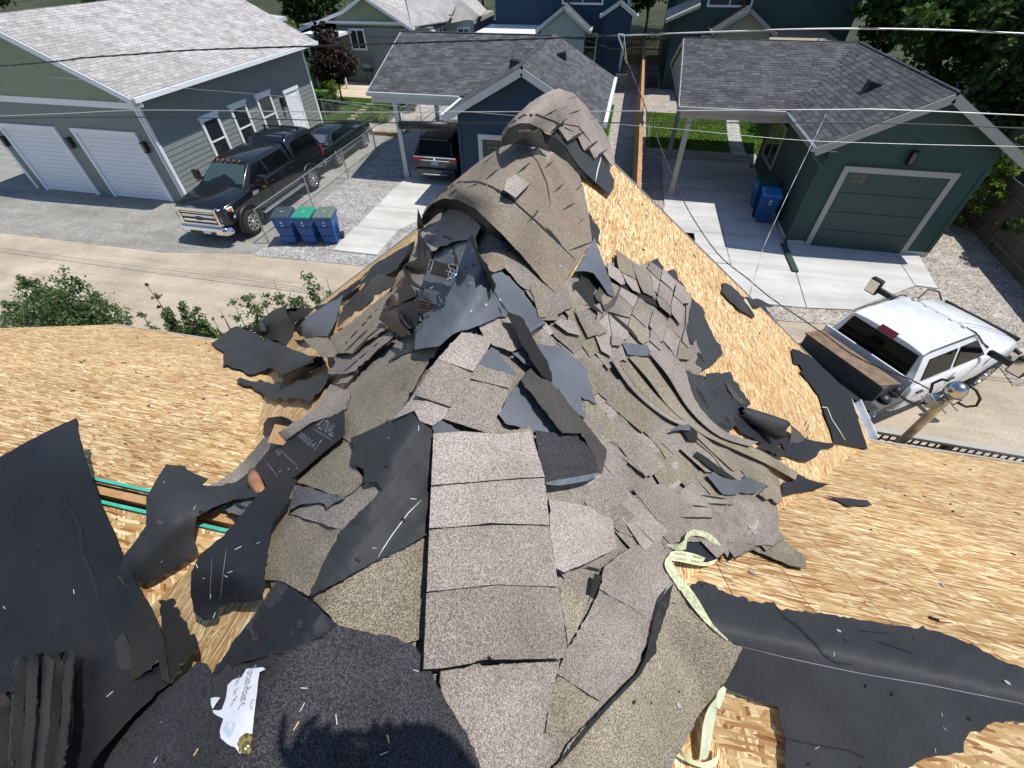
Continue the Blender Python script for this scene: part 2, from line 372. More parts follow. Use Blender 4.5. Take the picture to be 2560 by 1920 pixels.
# a few nails left standing on the deck
# ================================================================ ground, alley, slabs
def gmat(name, cols, scale, fine, amt, bump=(60, .4, .01), patch=None, rough=.92, tracks=.35):
    t = NT(name); c = t.coord(); n = t.noise(c, scale, 6, .65)
    col = t.ramp(n, [(.28, cols[0]), (.5, cols[1]), (.72, cols[2])])
    v = t.sep(t.voro(c, fine))[0]; col = t.mix(1, col, t.ramp(v, [(0, (1 - amt,) * 3), (1, (1 + amt,) * 3)]), 'MULTIPLY')
    if patch:
        p = t.noise(c, patch[0], 5, .6); col = t.mix(t.ramp(p, [(patch[1], (0, 0, 0)), (patch[1] + .12, (1, 1, 1))]), col, patch[2])
    st = t.noise(t.mapping(c, (.12, 1.1, 1)), 1.6, 6, .7); col = t.mix(1, col, t.ramp(st, [(.34, (.80, .79, .77)), (.55, (1, 1, 1)), (.75, (1.08, 1.08, 1.07))]), 'MULTIPLY')
    if tracks: oil = t.noise(c, .8, 6, .75); col = t.mix(t.math('MULTIPLY', t.sep(t.ramp(oil, [(.63, (0, 0, 0)), (.75, (1, 1, 1))]))[0], tracks), col, mul(cols[0], .5))
    t.bump(t.noise(c, bump[0], 4), bump[1], bump[2]); return t.set(col, rough, 0, .2)
MT['dirt'] = gmat('alley_dirt', [(.36, .305, .24), (.44, .375, .295), (.53, .455, .355)], .55, 60, .18, patch=(.5, .55, (.52, .445, .345)))
MT['mill'] = gmat('asphalt_millings', [(.23, .225, .205), (.285, .28, .26), (.34, .335, .31)], 1.3, 45, .35, patch=(.35, .6, (.21, .21, .20)))
MT['gravel'] = gmat('river_gravel', [(.28, .275, .27), (.36, .35, .34), (.44, .43, .42)], 2.0, 22, .42, bump=(30, .9, .03))
MT['gravel2'] = gmat('pea_gravel', [(.30, .27, .24), (.40, .36, .32), (.48, .44, .40)], 2.0, 26, .5, bump=(30, .9, .03))
MT['conc'] = gmat('concrete_slab', [(.47, .46, .44), (.54, .53, .50), (.60, .59, .565)], .8, 220, .06, bump=(200, .1, .002), patch=(1.4, .60, (.55, .51, .44)), rough=.85)
MT['concw'] = gmat('concrete_new', [(.48, .48, .47), (.54, .54, .53), (.60, .60, .585)], 1.0, 220, .05, bump=(200, .1, .002), rough=.85)
MT['conct'] = gmat('patio_tan', [(.52, .43, .33), (.60, .50, .39), (.66, .56, .44)], 1.0, 100, .06, bump=(100, .1, .002))
MT['lawn'] = gmat('lawn_soil', [(.07, .13, .025), (.11, .19, .04), (.15, .24, .055)], .7, 30, .35, bump=(60, .8, .03))
MT['far'] = gmat('far_ground', [(.025, .035, .014), (.045, .055, .025), (.09, .085, .055)], .15, 2, .3)
def slab(name, poly, z0, z1, mat): return struct(name, MB().prism(poly, z0, z1), mat)
def stretch(name, x0, x1, y0, y1, z, mat): return struct(name, MB().box((x0, y0, z - .3), (x1, y1, z)), mat)
stretch('ground', -260, 260, -60, 420, -.012, MT['far'])
slab('alley', [(-60, -4), (60, -4), (60, 10.9), (10.6, 10.95), (-8.6, 10.95), (-14, 10.55), (-60, 10.4)], -.2, 0.0, MT['dirt'])
slab('asphalt_apron', [(-60, 10.25), (-19, 10.2), (-14, 10.2), (-10.95, 10.75), (-10.9, 22.85), (-16.0, 22.95), (-60, 22.9)], -.2, .008, MT['mill'])
slab('gravel_strip', [(-10.95, 10.62), (-7.0, 10.75), (-4.0, 10.9), (-4.0, 24), (-6.4, 24.5), (-9.2, 34), (-10.6, 34), (-10.9, 22.9)], -.2, .015, MT['gravel'])
slab('gravel_bed', [(-.6, 10.9), (2.1, 10.9), (2.1, 23.7), (1.4, 23.8), (1.4, 46), (-3, 46), (-.6, 23)], -.2, .012, MT['gravel'])
slab('gravel_bed', [(2.1, 10.2), (6.6, 10.6), (9.6, 10.4), (9.55, 9.0), (12.5, 9.5), (12.5, 24), (10, 24), (9.7, 12.9), (6.9, 11.4), (2.1, 11.0)], -.2, .017, MT['gravel2'])
slab('gravel_bed', [(6.3, 10.2), (10.2, 10.2), (10.2, 13.4), (6.3, 13.4)], -.2, .0165, MT['gravel2'])
slab('gravel_bed', [(1.4, 22.2), (6.4, 22.2), (6.4, 23.6), (1.47, 23.6)], -.2, .016, MT['gravel2'])
slab('gravel_bed', [(.95, 29.9), (3.2, 29.9), (3.2, 43.5), (.95, 43.5)], -.2, .018, MT['gravel2'])
slab('gravel_bed', [(-.4, 23), (.75, 23), (.75, 43), (-.4, 43)], -.2, .020, MT['gravel2'])
slab('stone_bed', [(-16.0, 22.95), (-11.1, 22.95), (-10.5, 34.5), (-11.9, 34.5), (-12.4, 30), (-13.0, 24.9), (-15.9, 24.2)], -.2, .014, MT['gravel2'])
slab('lawn', [(-24, 23.4), (-15.9, 24.2), (-13, 24.9), (-12.2, 30.2), (-11.2, 45), (-24, 45)], -.2, .019, MT['lawn'])
slab('lawn', [(1.47, 23.6), (12, 23.6), (12, 29.9), (1.6, 29.9)], -.2, .021, MT['lawn'])
slab('lawn', [(-6, 23), (-.45, 23.5), (-.45, 31), (-6, 31)], -.2, .022, MT['lawn'])
slab('patio', [(-18.6, 29.7), (-14.4, 29.6), (-13.6, 30.1), (-13.2, 33.7), (-19.4, 33.7)], -.2, .05, MT['conct'])
# poured concrete panels (driveways): every panel its own piece with a tooled joint
def panels(name, label, polys, mat, z=.06):
    r = thing(name, label, 'driveway', (sum(p[0] for p in polys[0]) / 4, sum(p[1] for p in polys[0]) / 4, 0))
    for p in polys:
        c = Vector((sum(q[0] for q in p) / len(p), sum(q[1] for q in p) / len(p)))
        pp = [tuple(c + (Vector(q) - c) * 1.0 - (Vector(q) - c).normalized() * .012) for q in p]
        bevel(MB().prism(pp, -.1, z + random.uniform(-.002, .002)).part('concrete_panel', mat, r), .008, 1)
    return r
panels('driveway', 'narrow pale concrete driveway leading under the blue carport', [[(-8.55, a), (-7.0 + (a > 14) * .9, a), (-7.0 + (b > 14.5) * .9, b), (-8.6, b)] for a, b in ((11.4, 13.1), (13.1, 14.8), (14.8, 16.6), (16.6, 19), (19, 21.8))], MT['conc'])
panels('driveway', 'wide white concrete driveway under the green carport and garage door', [
    [(2.1, 19.6), (5.9, 19.6), (5.9, 22.2), (2.1, 22.2)], [(2.1, 16.9), (5.9, 16.9), (5.9, 19.6), (2.1, 19.6)],
    [(2.05, 15.1), (4.0, 15.1), (4.0, 16.9), (2.05, 16.9)], [(4.0, 15.1), (5.9, 15.1), (5.9, 16.9), (4.0, 16.9)],
    [(2.0, 13.1), (4.0, 13.1), (4.0, 15.1), (2.0, 15.1)], [(4.0, 13.05), (5.85, 13.05), (5.9, 15.1), (4.0, 15.1)],
    [(2.0, 11.0), (5.72, 11.15), (5.85, 13.05), (2.0, 13.1)], [(5.9, 14.85), (5.85, 13.0), (9.02, 12.95), (9.15, 14.85)], [(5.85, 13.05), (5.72, 11.15), (6.9, 11.3), (9.02, 12.93), (9.02, 12.98)],
    [(9.15, 14.85), (9.02, 12.95), (9.6, 12.9), (9.85, 14.85)]], MT['concw'])
# ================================================================ roofing, siding and window builders
CAMD = -Vector((cam.matrix_world[0][2], cam.matrix_world[1][2], cam.matrix_world[2][2]))
def project(p):
    d = Vector(p) - EYE; x, y, z = [sum(R[i] * d[j] for j, R in enumerate((RX, RY, RZ))) for i in range(3)]
    return (1280 + F * x / z, 960 + F * y / z) if z > .01 else (-9e9, -9e9)
def in_frame(p, m_=0):
    u, v = project(p); return -m_ < u < 2560 + m_ and -m_ < v < 1920 + m_
def in_poly(x, y, poly):
    c = False; n = len(poly)
    for i in range(n):
        x1, y1 = poly[i]; x2, y2 = poly[(i + 1) % n]
        if (y1 > y) != (y2 > y) and x < (x2 - x1) * (y - y1) / (y2 - y1) + x1: c = not c
    return c
def shingle_roof(root, planes, mats, exp=.145, wid=(.2, .27, .34), limit=300, name='shingle'):
    """planes: (O, U, V, poly in (u,v)). Every tab is a thin tilted slab; the nearest are objects, the rest one joined part"""
    tabs = []
    for O, U, V, poly in planes:
        O = Vector(O); U = Vector(U).normalized(); V = Vector(V).normalized(); W_ = U.cross(V)
        if W_.z < 0: W_ = -W_
        umin, umax = min(p[0] for p in poly), max(p[0] for p in poly); vmin, vmax = min(p[1] for p in poly), max(p[1] for p in poly)
        v = vmin; k = 0
        while v < vmax - .02:
            u = umin - random.uniform(0, .3)
            while u < umax:
                wd = random.choice(wid); uc = u + wd / 2; vc = v + exp / 2
                a = max(u, umin); b_ = min(u + wd, umax)
                if b_ - a > .03 and in_poly((a + b_) / 2, vc, poly):
                    tabs.append((O, U, V, W_, (a + b_) / 2, v, b_ - a, random.randrange(len(mats)), random.uniform(0, .004)))
                u += wd
            v += exp; k += 1
    backing = MB()
    for O, U, V, poly in planes:
        W_ = Vector(U).cross(Vector(V)).normalized(); W_ = W_ if W_.z > 0 else -W_
        P = [Vector(O) + Vector(U) * p[0] + Vector(V).normalized() * p[1] - W_ * .002 for p in poly]; n = len(P)
        backing.add(P + [p - W_ * .05 for p in P], [list(range(n)), list(range(n, 2 * n))[::-1]] + [(i, i + n, (i + 1) % n + n, (i + 1) % n) for i in range(n)])
    backing.part('roof_deck', mats[0], root)
    cen = lambda t: t[0] + t[1] * t[4] + t[2] * (t[5] + exp / 2)
    tabs.sort(key=lambda t: (0 if in_frame(cen(t), 10) else 1, (cen(t) - EYE).length))
    cache = {}
    rest = {i: MB() for i in range(len(mats))}
    for i, (O, U, V, W_, u, v, wd, mi, lift) in enumerate(tabs):
        if i < limit:
            wq = round(wd, 2); key = (wq, mi)
            if key not in cache:
                hw = wd / 2 - .003
                cache[key] = MB().hexa([(-hw, 0, 0), (hw, 0, 0), (hw, exp + .02, 0), (-hw, exp + .02, 0)], [(-hw, 0, .011), (hw, 0, .011), (hw, exp + .02, .003), (-hw, exp + .02, .003)]).mesh(name, mats[mi])
            P = O + U * u + V * v + W_ * lift
            m4 = Matrix(((U.x, V.x, W_.x, P.x), (U.y, V.y, W_.y, P.y), (U.z, V.z, W_.z, P.z), (0, 0, 0, 1)))
            if U.cross(V).dot(W_) < 0: m4 = Matrix(((-U.x, V.x, W_.x, P.x), (-U.y, V.y, W_.y, P.y), (-U.z, V.z, W_.z, P.z), (0, 0, 0, 1)))
            meshobj(name, cache[key], root, m4)
        else:
            hw = wd / 2 - .003; c = lambda a, b, h_: O + U * (u + a) + V * (v + b) + W_ * (h_ + lift)
            rest[mi].hexa([c(-hw, 0, 0), c(hw, 0, 0), c(hw, exp + .02, 0), c(-hw, exp + .02, 0)], [c(-hw, 0, .011), c(hw, 0, .011), c(hw, exp + .02, .003), c(-hw, exp + .02, .003)])
    if len(tabs) > limit:
        mb = MB()
        for i, r in rest.items():
            mb.cur = i; mb.add(r.v, r.f)
        mb.part('shingles', mats, root)['kind'] = 'stuff'
def lap_wall(root, O, U, N, L, zt, mat, gable=None, exp=.165, name='siding_board', z0=.15):
    """horizontal boards on the wall O + u*U, outward N, up to zt; gable=(uc, slope, zpeak) continues above zt"""
    O = Vector(O); U = Vector(U); N = Vector(N); z = z0; top = gable[2] if gable else zt; cache = {}
    while z < top - .03:
        z1 = min(z + exp, top); a, b_ = 0, L
        a2, b2 = 0, L
        if gable and z1 > zt:
            hw = max(.0, (gable[2] - z) / gable[1]); a, b_ = gable[0] - hw, gable[0] + hw; hw2 = max(.0, (gable[2] - z1) / gable[1]); a2, b2 = gable[0] - hw2, gable[0] + hw2
            a, b_, a2, b2 = max(0, a), min(L, b_), max(0, a2), min(L, b2)
        if b_ - a > .05:
            Z = Vector((0, 0, 1)); c = lambda u, zz, n: O + U * u + N * n + Z * zz
            MB().hexa([c(a, z, 0), c(b_, z, 0), c(b_, z, .022), c(a, z, .022)], [c(a2, z1 + .0, 0), c(b2, z1, 0), c(b2, z1, .007), c(a2, z1, .007)]).part(name, mat, root)
        z = z1
def window(root, O, U, N, u0, u1, z0, z1, trim=.1, mat='white', sash=True, mull=False, head=0, name='window', sub='pane'):
    O = Vector(O); U = Vector(U); N = Vector(N); Z = Vector((0, 0, 1)); t = trim; mb = MB()
    for a in (((u0, z0, 0), (u0 + t, z1, .055)), ((u1 - t, z0, 0), (u1, z1, .055)), ((u0 + t, z0, 0), (u1 - t, z0 + t, .055)), ((u0 + t, z1 - t, 0), (u1 - t, z1, .055))):
        mb.obox(O, U, Z, N, a[0], a[1])
    if head: mb.obox(O, U, Z, N, (u0 - .06, z1 + .001, 0), (u1 + .06, z1 + head, .085))
    if sash: mb.obox(O, U, Z, N, (u0 + t, (z0 + z1) / 2 - .03, .0), (u1 - t, (z0 + z1) / 2 + .03, .045))
    if mull: mb.obox(O, U, Z, N, ((u0 + u1) / 2 - .03, z0 + t, .0), ((u0 + u1) / 2 + .03, z1 - t, .045))
    wdw = mb.part(name, MT[mat], root)
    p = MB().obox(O, U, Z, N, (u0 + t, z0 + t, .022), (u1 - t, z1 - t, .03)).mesh(sub, MT['glass'])
    o = bpy.data.objects.new(sub, p); link(o, wdw); o.matrix_parent_inverse = wm(wdw).inverted()
    return wdw
# ================================================================ neighbouring buildings
MT['sidL'] = M('siding_blue_grey', (.195, .222, .215), .65, var=.05, bump=(120, .15, .002), rnd=.02)
MT['sidS'] = M('siding_sage', (.235, .29, .205), .65, var=.05, bump=(120, .15, .002), rnd=.02)
MT['sidB'] = M('siding_navy', (.005, .032, .072), .6, var=.05, bump=(120, .15, .002), rnd=.03)
MT['sidG'] = M('siding_forest', (.021, .058, .050), .6, var=.05, bump=(120, .15, .002), rnd=.03)
MT['doorG'] = M('door_forest', (.032, .064, .055), .55, var=.04)
MT['doorW'] = M('door_white', (.70, .73, .78), .5, var=.03)
MT['bron'] = M('siding_stone_beige', (.34, .30, .22), .7, var=.05); MT['greys'] = M('siding_pale_grey', (.36, .38, .37), .7, var=.05)
LG_ = [granule('roof_pale_%d' % i, mul((.17, .175, .18), k), mul((.37, .375, .38), k), mul((.60, .605, .60), k), rnd=.10, scale=90) for i, k in enumerate((.86, .95, 1.04))]
DG_ = [granule('roof_dark_%d' % i, mul((.025, .028, .033), k), mul((.070, .075, .086), k), mul((.155, .162, .178), k), rnd=.12, scale=90) for i, k in enumerate((.8, 1.0, 1.25))]
def lamp(root, P, U, N, s=1):
    P = Vector(P); U = Vector(U); N = Vector(N); Z = Vector((0, 0, 1))
    t = thing('wall_lamp', root[0], 'lamp', P, 0, root[1])
    mb = MB().obox(P, U, Z, N, (-.05 * s, -.1 * s, 0), (.05 * s, .12 * s, .03)).obox(P, U, Z, N, (-.07 * s, .09 * s, .0), (.07 * s, .12 * s, .16 * s)).obox(P, U, Z, N, (-.06 * s, -.17 * s, .03), (.06 * s, -.15 * s, .15 * s))
    for a, b_ in ((-.06, .035), (.05, .035), (-.06, .14), (.05, .14)): mb.obox(P, U, Z, N, (a * s, -.15 * s, b_ * s), ((a + .01) * s, .09 * s, (b_ + .01) * s))
    mb.part('bracket', MT['black'], t); MB().obox(P, U, Z, N, (-.045 * s, -.14 * s, .05 * s), (.045 * s, .085 * s, .13 * s)).part('lamp_glass', MT['glass'], t)
def left_garage():
    r = thing('garage', 'blue-grey two-door garage with pale shingle roof and three white windows', 'garage', (-19.6, 18.9, 0))
    X1, X0, Y0, Y1, ZT_ = -16.0, -23.25, 13.7, 24.0, 3.42
    MB().box((X0, Y0, 0), (X1, Y1, ZT_)).part('wall_core', MT['sidL'], r)
    xc, zr, sl_ = -19.62, 5.55, .46
    g = MB(); g.loft([[(X0, y, ZT_), (X1, y, ZT_), (xc, y, ZT_ + (X1 - xc) * sl_)] for y in (Y0, Y1)]); g.part('gable_core', MT['sidS'], r)
    lap_wall(r, (X1, Y0, 0), (0, 1, 0), (1, 0, 0), Y1 - Y0, 3.35, MT['sidL'], exp=.18)
    lap_wall(r, (X0, Y0, 0), (1, 0, 0), (0, -1, 0), X1 - X0, 3.18, MT['sidL'], exp=.18)
    lap_wall(r, (X0, Y0, 0), (1, 0, 0), (0, -1, 0), X1 - X0, 3.36, MT['sidS'], gable=(xc - X0, sl_, ZT_ + (X1 - xc) * sl_), exp=.18, z0=3.36)
    MB().box((X0, Y0 - .06, 3.17), (X1 + .03, Y0, 3.36)).part('band_board', MT['white'], r)
    for x in (X1 - .09, X0): MB().box((x, Y0 - .045, 0), (x + .12, Y0 - .001, 3.17)).part('corner_board', MT['white'], r)
    MB().box((X1 + .001, Y0 - .045, 0), (X1 + .05, Y0 + .12, 3.35)).part('corner_board', MT['white'], r)
    MB().box((X1 + .001, Y1 - .1, 0), (X1 + .05, Y1 + .02, 3.35)).part('corner_board', MT['white'], r)
    # garage doors
    for x0, x1 in ((-22.72, -20.05), (-19.36, -16.56)):
        fr = MB().box((x0, Y0 - .09, 0), (x0 + .14, Y0, 2.32)).box((x1 - .14, Y0 - .09, 0), (x1, Y0, 2.32)).box((x0, Y0 - .1, 2.321), (x1, Y0, 2.46)).part('door_frame', MT['white'], r)
        d = MB().box((x0 + .14, Y0 - .028, .02), (x1 - .14, Y0 - .022, 2.32)).part('garage_door', MT['doorW'], r)
        for i in range(15):
            z = .03 + i * .153; o = MB().box((x0 + .145, Y0 - .042, z), (x1 - .145, Y0 - .0285, z + .143)).mesh('door_slat', MT['doorW'])
            q = bpy.data.objects.new('door_slat', o); link(q, d); q.matrix_parent_inverse = wm(d).inverted()
    for x, zz, lb in ((-22.9, 1.85, 'black wall lantern left of both white garage doors'), (-19.72, 1.98, 'black wall lantern between the two white garage doors'), (-16.42, 2.02, 'black wall lantern right of both white garage doors')):
        lamp((lb, 'lanterns on the blue-grey garage'), (x, Y0 - .02, zz), (1, 0, 0), (0, -1, 0), 1.15)
    O, U, N = (X1 + .02, 0, 0), (0, 1, 0), (1, 0, 0)
    for a, b_ in ((15.95, 16.95), (17.7, 18.72), (19.45, 20.5)): window(r, O, U, N, a, b_, .62, 2.28, .12, head=.09)
    # entry door
    fr = MB().obox(O, U, (0, 0, 1), N, (21.45, .1, 0), (21.58, 1.98, .06)).obox(O, U, (0, 0, 1), N, (22.5, .1, 0), (22.63, 1.98, .06)).obox(O, U, (0, 0, 1), N, (21.4, 1.981, 0), (22.68, 2.12, .08)).part('door_frame', MT['white'], r)
    d = MB().obox(O, U, (0, 0, 1), N, (21.58, .1, .0), (22.5, 1.98, .035))
    for zz in ((.25, .95), (1.05, 1.8)):
        for uu in ((21.68, 22.0), (22.08, 22.4)): d.obox(O, U, (0, 0, 1), N, (uu[0], zz[0], .0351), (uu[1], zz[1], .045))
    d = d.part('door', MT['white'], r)
    h_ = MB().obox(O, U, (0, 0, 1), N, (22.4, 1.0, .046), (22.45, 1.05, .09)).mesh('handle', MT['chrome']); q = bpy.data.objects.new('handle', h_); link(q, d); q.matrix_parent_inverse = wm(d).inverted()
    lamp(('black wall lantern beside the white entry door of the grey garage', 'lanterns on the blue-grey garage'), (X1 + .03, 21.15, 1.75), (0, 1, 0), (1, 0, 0), 1.3)
    # roof
    ex = -15.42; ov = .5; hw = ex - xc; ze = zr - sl_ * hw
    Vr = Vector((-1, 0, sl_)); L = hw * math.hypot(1, sl_)
    shingle_roof(r, [((ex, Y0 - ov, ze), (0, 1, 0), Vr, [(0, 0), (Y1 - Y0 + 2 * ov, 0), (Y1 - Y0 + 2 * ov, L), (0, L)]),
                     ((2 * xc - ex, Y0 - ov, ze), (0, 1, 0), Vector((1, 0, sl_)), [(0, 0), (Y1 - Y0 + 2 * ov, 0), (Y1 - Y0 + 2 * ov, L), (0, L)])], LG_, limit=300)
    mb = MB()
    k = Y0 - ov
    while k < Y1 + ov:
        mb2 = MB().hexa([(xc - .14, k, zr - .05), (xc + .14, k, zr - .05), (xc + .14, k + .16, zr - .05), (xc - .14, k + .16, zr - .05)], [(xc - .01, k, zr + .022), (xc + .01, k, zr + .022), (xc + .01, k + .16, zr + .016), (xc - .01, k + .16, zr + .016)])
        mb2.part('ridge_cap', random.choice(LG_), r); k += .15
    for sg in (1, -1):
        MB().bar((xc, Y0 - ov - .03, zr - .1), (xc + sg * hw, Y0 - ov - .03, ze - .1), .04, .17).part('fascia', MT['white'], r)
        MB().add([(xc, Y0 - ov, zr - .06), (xc + sg * hw, Y0 - ov, ze - .06), (xc + sg * hw, Y0, ze - .06), (xc, Y0, zr - .06)], [(0, 1, 2, 3)]).part('soffit', MT['trim'], r)
    MB().box((ex + .005, Y0 - ov, ze - .14), (ex + .13, Y1 + ov, ze - .005)).part('gutter', MT['white'], r)
    MB().box((X1, Y0 - ov, ze - .09), (ex, Y1 + ov, ze - .07)).part('soffit', MT['trim'], r)
    MB().tube([(ex + .06, Y0 - .3, ze - .1), (ex + .06, Y0 - .3, ze - .25), (X1 + .08, Y0 - .02, ze - .4), (X1 + .08, Y0 - .02, .1)], .045, 8).part('downspout', MT['white'], r)
    # lower lighter roof joining at the back
    s2 = thing('shed_roof', 'pale membrane roof edge just behind the blue-grey garage', 'roof', (-17, 28, 0))
    MB().hexa([(-26, 25.0, 4.6), (-19.3, 25.0, 3.95), (-19.3, 28.4, 3.95), (-26, 28.4, 4.6)], [(-26, 25.0, 4.75), (-19.3, 25.0, 4.1), (-19.3, 28.4, 4.1), (-26, 28.4, 4.75)]).part('roof', MT['trim'], s2)
    MB().box((-26, 25.3, 0), (-19.8, 28.0, 3.9)).part('wall', MT['sidL'], s2)
left_garage()
def carport_garage(nm, label, gx0, gx1, gy0, gy1, xc, zr, gsl, zeave, cx0, cyf, cyr, posts, sid, trim, door, roofm, fy, doorrect, mir=False):
    r = thing('garage', label, 'garage', (gx0, gy0, 0))
    MB().box((gx0, gy0, 0), (gx1, gy1, 2.7)).part('wall_core', sid, r)
    ze = zr - gsl * (gx1 + .42 - xc)
    wt = zr - .17; g = MB(); g.loft([[(gx0, y, 2.69), (gx1, y, 2.69), (gx1, y, wt - gsl * (gx1 - xc)), (xc, y, wt), (gx0, y, wt - gsl * (xc - gx0))] for y in (gy0, gy1)]); g.part('gable_core', sid, r)
    lap_wall(r, (gx0, gy0, 0), (1, 0, 0), (0, -1, 0), gx1 - gx0, wt - gsl * (gx1 - xc), sid, gable=(xc - gx0, gsl, wt), exp=.2, z0=.18)
    lap_wall(r, (gx0, gy0, 0), (0, 1, 0), (-1, 0, 0), gy1 - gy0, 2.7, sid, exp=.2, z0=.18)
    lap_wall(r, (gx1, gy0, 0), (0, 1, 0), (1, 0, 0), gy1 - gy0, 2.7, sid, exp=.2, z0=.18)
    MB().box((gx0 - .03, gy0 - .03, 0), (gx1 + .03, gy1, .16)).part('foundation', MT['conc'], r)
    for x in (gx0 - .028, gx1 - .08): MB().box((x, gy0 - .04, .17), (x + .11, gy0 + .1, 2.66)).part('corner_board', sid, r)
    # roof planes: gable running back, carport roof crossing
    hw = gx1 + .42 - xc; L = hw * math.hypot(1, gsl); yb = cyr + 4.0
    fl, bl = fy, gy1 + .5
    csl = (zr - zeave) / (cyr - cyf)
    # left gable plane, cut by the valley against the carport plane
    planes = [((xc + hw, fl, ze), (0, 1, 0), (-1, 0, gsl), [(0, 0), (bl - fl, 0), (bl - fl, L), (0, L)])]
    # point on left plane where heights match carport front plane: z = zeave + csl*(y-cyf)
    yv = lambda v: cyf + (ze + v * gsl / math.hypot(1, gsl) - zeave) / csl
    planes.append(((xc - hw, fl, ze), (0, 1, 0), (1, 0, gsl), [(0, 0), (max(yv(0) - fl, .1), 0), (cyr - fl, L), (0, L)]))
    Lc = (cyr - cyf) * math.hypot(1, csl); xl = lambda v: xc - hw + max(0, (zeave + v * csl / math.hypot(1, csl) - ze)) / gsl
    planes.append(((cx0, cyf, zeave), (1, 0, 0), (0, 1, csl), [(0, 0), (xl(0) - cx0, 0), (xc - cx0, Lc), (0, Lc)]))
    planes.append(((cx0, 2 * cyr - cyf, zeave), (1, 0, 0), (0, -1, csl), [(0, 0), (xc - cx0, 0), (xc - cx0, Lc), (0, Lc)]))
    shingle_roof(r, planes, roofm, limit=300)
    y = fl
    while y < bl - .05:
        MB().hexa([(xc - .14, y, zr - .075), (xc + .14, y, zr - .075), (xc + .14, y + .16, zr - .075), (xc - .14, y + .16, zr - .075)], [(xc - .01, y, zr + .018), (xc + .01, y, zr + .018), (xc + .01, y + .16, zr + .013), (xc - .01, y + .16, zr + .013)]).part('ridge_cap', random.choice(roofm), r); y += .15
    x = cx0
    while x < xc - .1:
        MB().hexa([(x, cyr - .14, zr - .055), (x + .2, cyr - .14, zr - .055), (x + .2, cyr + .14, zr - .055), (x, cyr + .14, zr - .055)], [(x, cyr - .01, zr + .018), (x + .2, cyr - .01, zr + .013), (x + .2, cyr + .01, zr + .013), (x, cyr + .01, zr + .018)]).part('ridge_cap', random.choice(roofm), r); x += .19
    for sg in (1, -1):
        MB().bar((xc, fl - .02, zr - .12), (xc + sg * (hw + .02), fl - .02, ze - .12 - .01), .04, .2).part('rake_board', trim, r)
        MB().add([(xc, fl, zr - .07), (xc + sg * hw, fl, ze - .07), (xc + sg * hw, gy0, ze - .07), (xc, gy0, zr - .07)], [(0, 1, 2, 3)]).part('soffit', trim, r)
    MB().box((gx0, fl, ze - .1), (gx0 - .42, gy0 + 3.3, ze - .08)).part('soffit', trim, r)
    # gutters
    MB().box((xc + hw + .005, fl, ze - .13), (xc + hw + .12, bl, ze)).part('gutter', MT['white'], r)
    yg = cyf
    MB().box((xc - hw - .12, fl, ze - .13), (xc - hw - .005, yg + .1, ze)).part('gutter', MT['white'] if trim is not MT['trimt'] else MT['metal'], r)
    MB().box((cx0, cyf - .12, zeave - .13), (xc - hw - .12, cyf - .005, zeave)).part('gutter', trim, r)
    MB().box((cx0 + .1, cyf + .06, zeave - .36), (gx0, cyf + .22, zeave - .1)).part('beam', trim, r)
    MB().box((cx0 + .1, 2 * cyr - cyf - .4, zeave - .36), (gx0, 2 * cyr - cyf - .24, zeave - .1)).part('beam', trim, r)
    MB().box((cx0, cyf + .01, zeave - .09), (gx0, 2 * cyr - cyf, zeave - .06)).part('carport_ceiling', trim, r)
    gm = MB(); gm.add([(cx0 + .08, cyf, zeave - .07), (cx0 + .08, 2 * cyr - cyf, zeave - .07), (cx0 + .08, cyr, zr - .09)], [(0, 1, 2)]); gm.part('gable_end', MT['bron'] if trim is MT['trimt'] else trim, r)
    for sg in (1, -1): MB().bar((cx0 - .0, cyr, zr - .08), (cx0 - .0, cyr + sg * (cyr - cyf), zeave - .08), .04, .17).part('rake_board', trim, r)
    for x, y in posts:
        MB().box((x - .09, y - .09, 0.06), (x + .09, y + .09, zeave - .36)).box((x - .12, y - .12, 0.06), (x + .12, y + .12, .3)).part('post', trim, r)
    # garage door
    x0, x1, zt = doorrect; Y0 = gy0 - .022
    MB().box((x0, Y0 - .06, 0.05), (x0 + .15, Y0, zt - .15)).box((x1 - .15, Y0 - .06, 0.05), (x1, Y0, zt - .15)).box((x0, Y0 - .075, zt - .149), (x1, Y0, zt)).part('door_frame', trim, r)
    d = MB().box((x0 + .15, Y0 - .012, .06), (x1 - .15, Y0 - .006, zt - .15)).part('garage_door', door, r)
    hh = (zt - .21) / 4
    for i in range(4):
        q = MB().box((x0 + .155, Y0 - .035, .065 + i * hh), (x1 - .155, Y0 - .0125, .055 + (i + 1) * hh - .008)).mesh('door_panel', door)
        o = bpy.data.objects.new('door_panel', q); link(o, d); o.matrix_parent_inverse = wm(d).inverted()
    for i in range(2):
        for j in range(2):
            a = x0 + .32 + i * .2; b_ = zt - .44 + j * .13
            q = MB().box((a, Y0 - .042, b_), (a + .17, Y0 - .036, b_ + .11)).mesh('window_pane', MT['glass']); o = bpy.data.objects.new('window_pane', q); link(o, d); o.matrix_parent_inverse = wm(d).inverted()
    return r
g = carport_garage('g', 'dark green garage with taupe trim, dark shingle roof and carport wing', 5.96, 10.05, 14.9, 21.6, 7.95, 4.42, .545, 3.07, 1.9, 17.95, 21.75, [(2.36, 18.1), (2.38, 22.1)],
                   MT['sidG'], MT['trimt'], MT['doorG'], DG_, 14.45, (6.5, 9.42, 2.5))
window(g, (5.94, 0, 0), (0, -1, 0), (-1, 0, 0), -20.9, -19.1, .85, 2.3, .09, mat='trimt', mull=True, sash=False)
MB().tube([(5.47, 14.6, 2.95), (5.5, 14.62, 2.75), (5.85, 14.75, 2.5), (5.88, 14.8, .12), (5.8, 13.9, .1)], .05, 8).part('downspout', MT['sidG'], g)
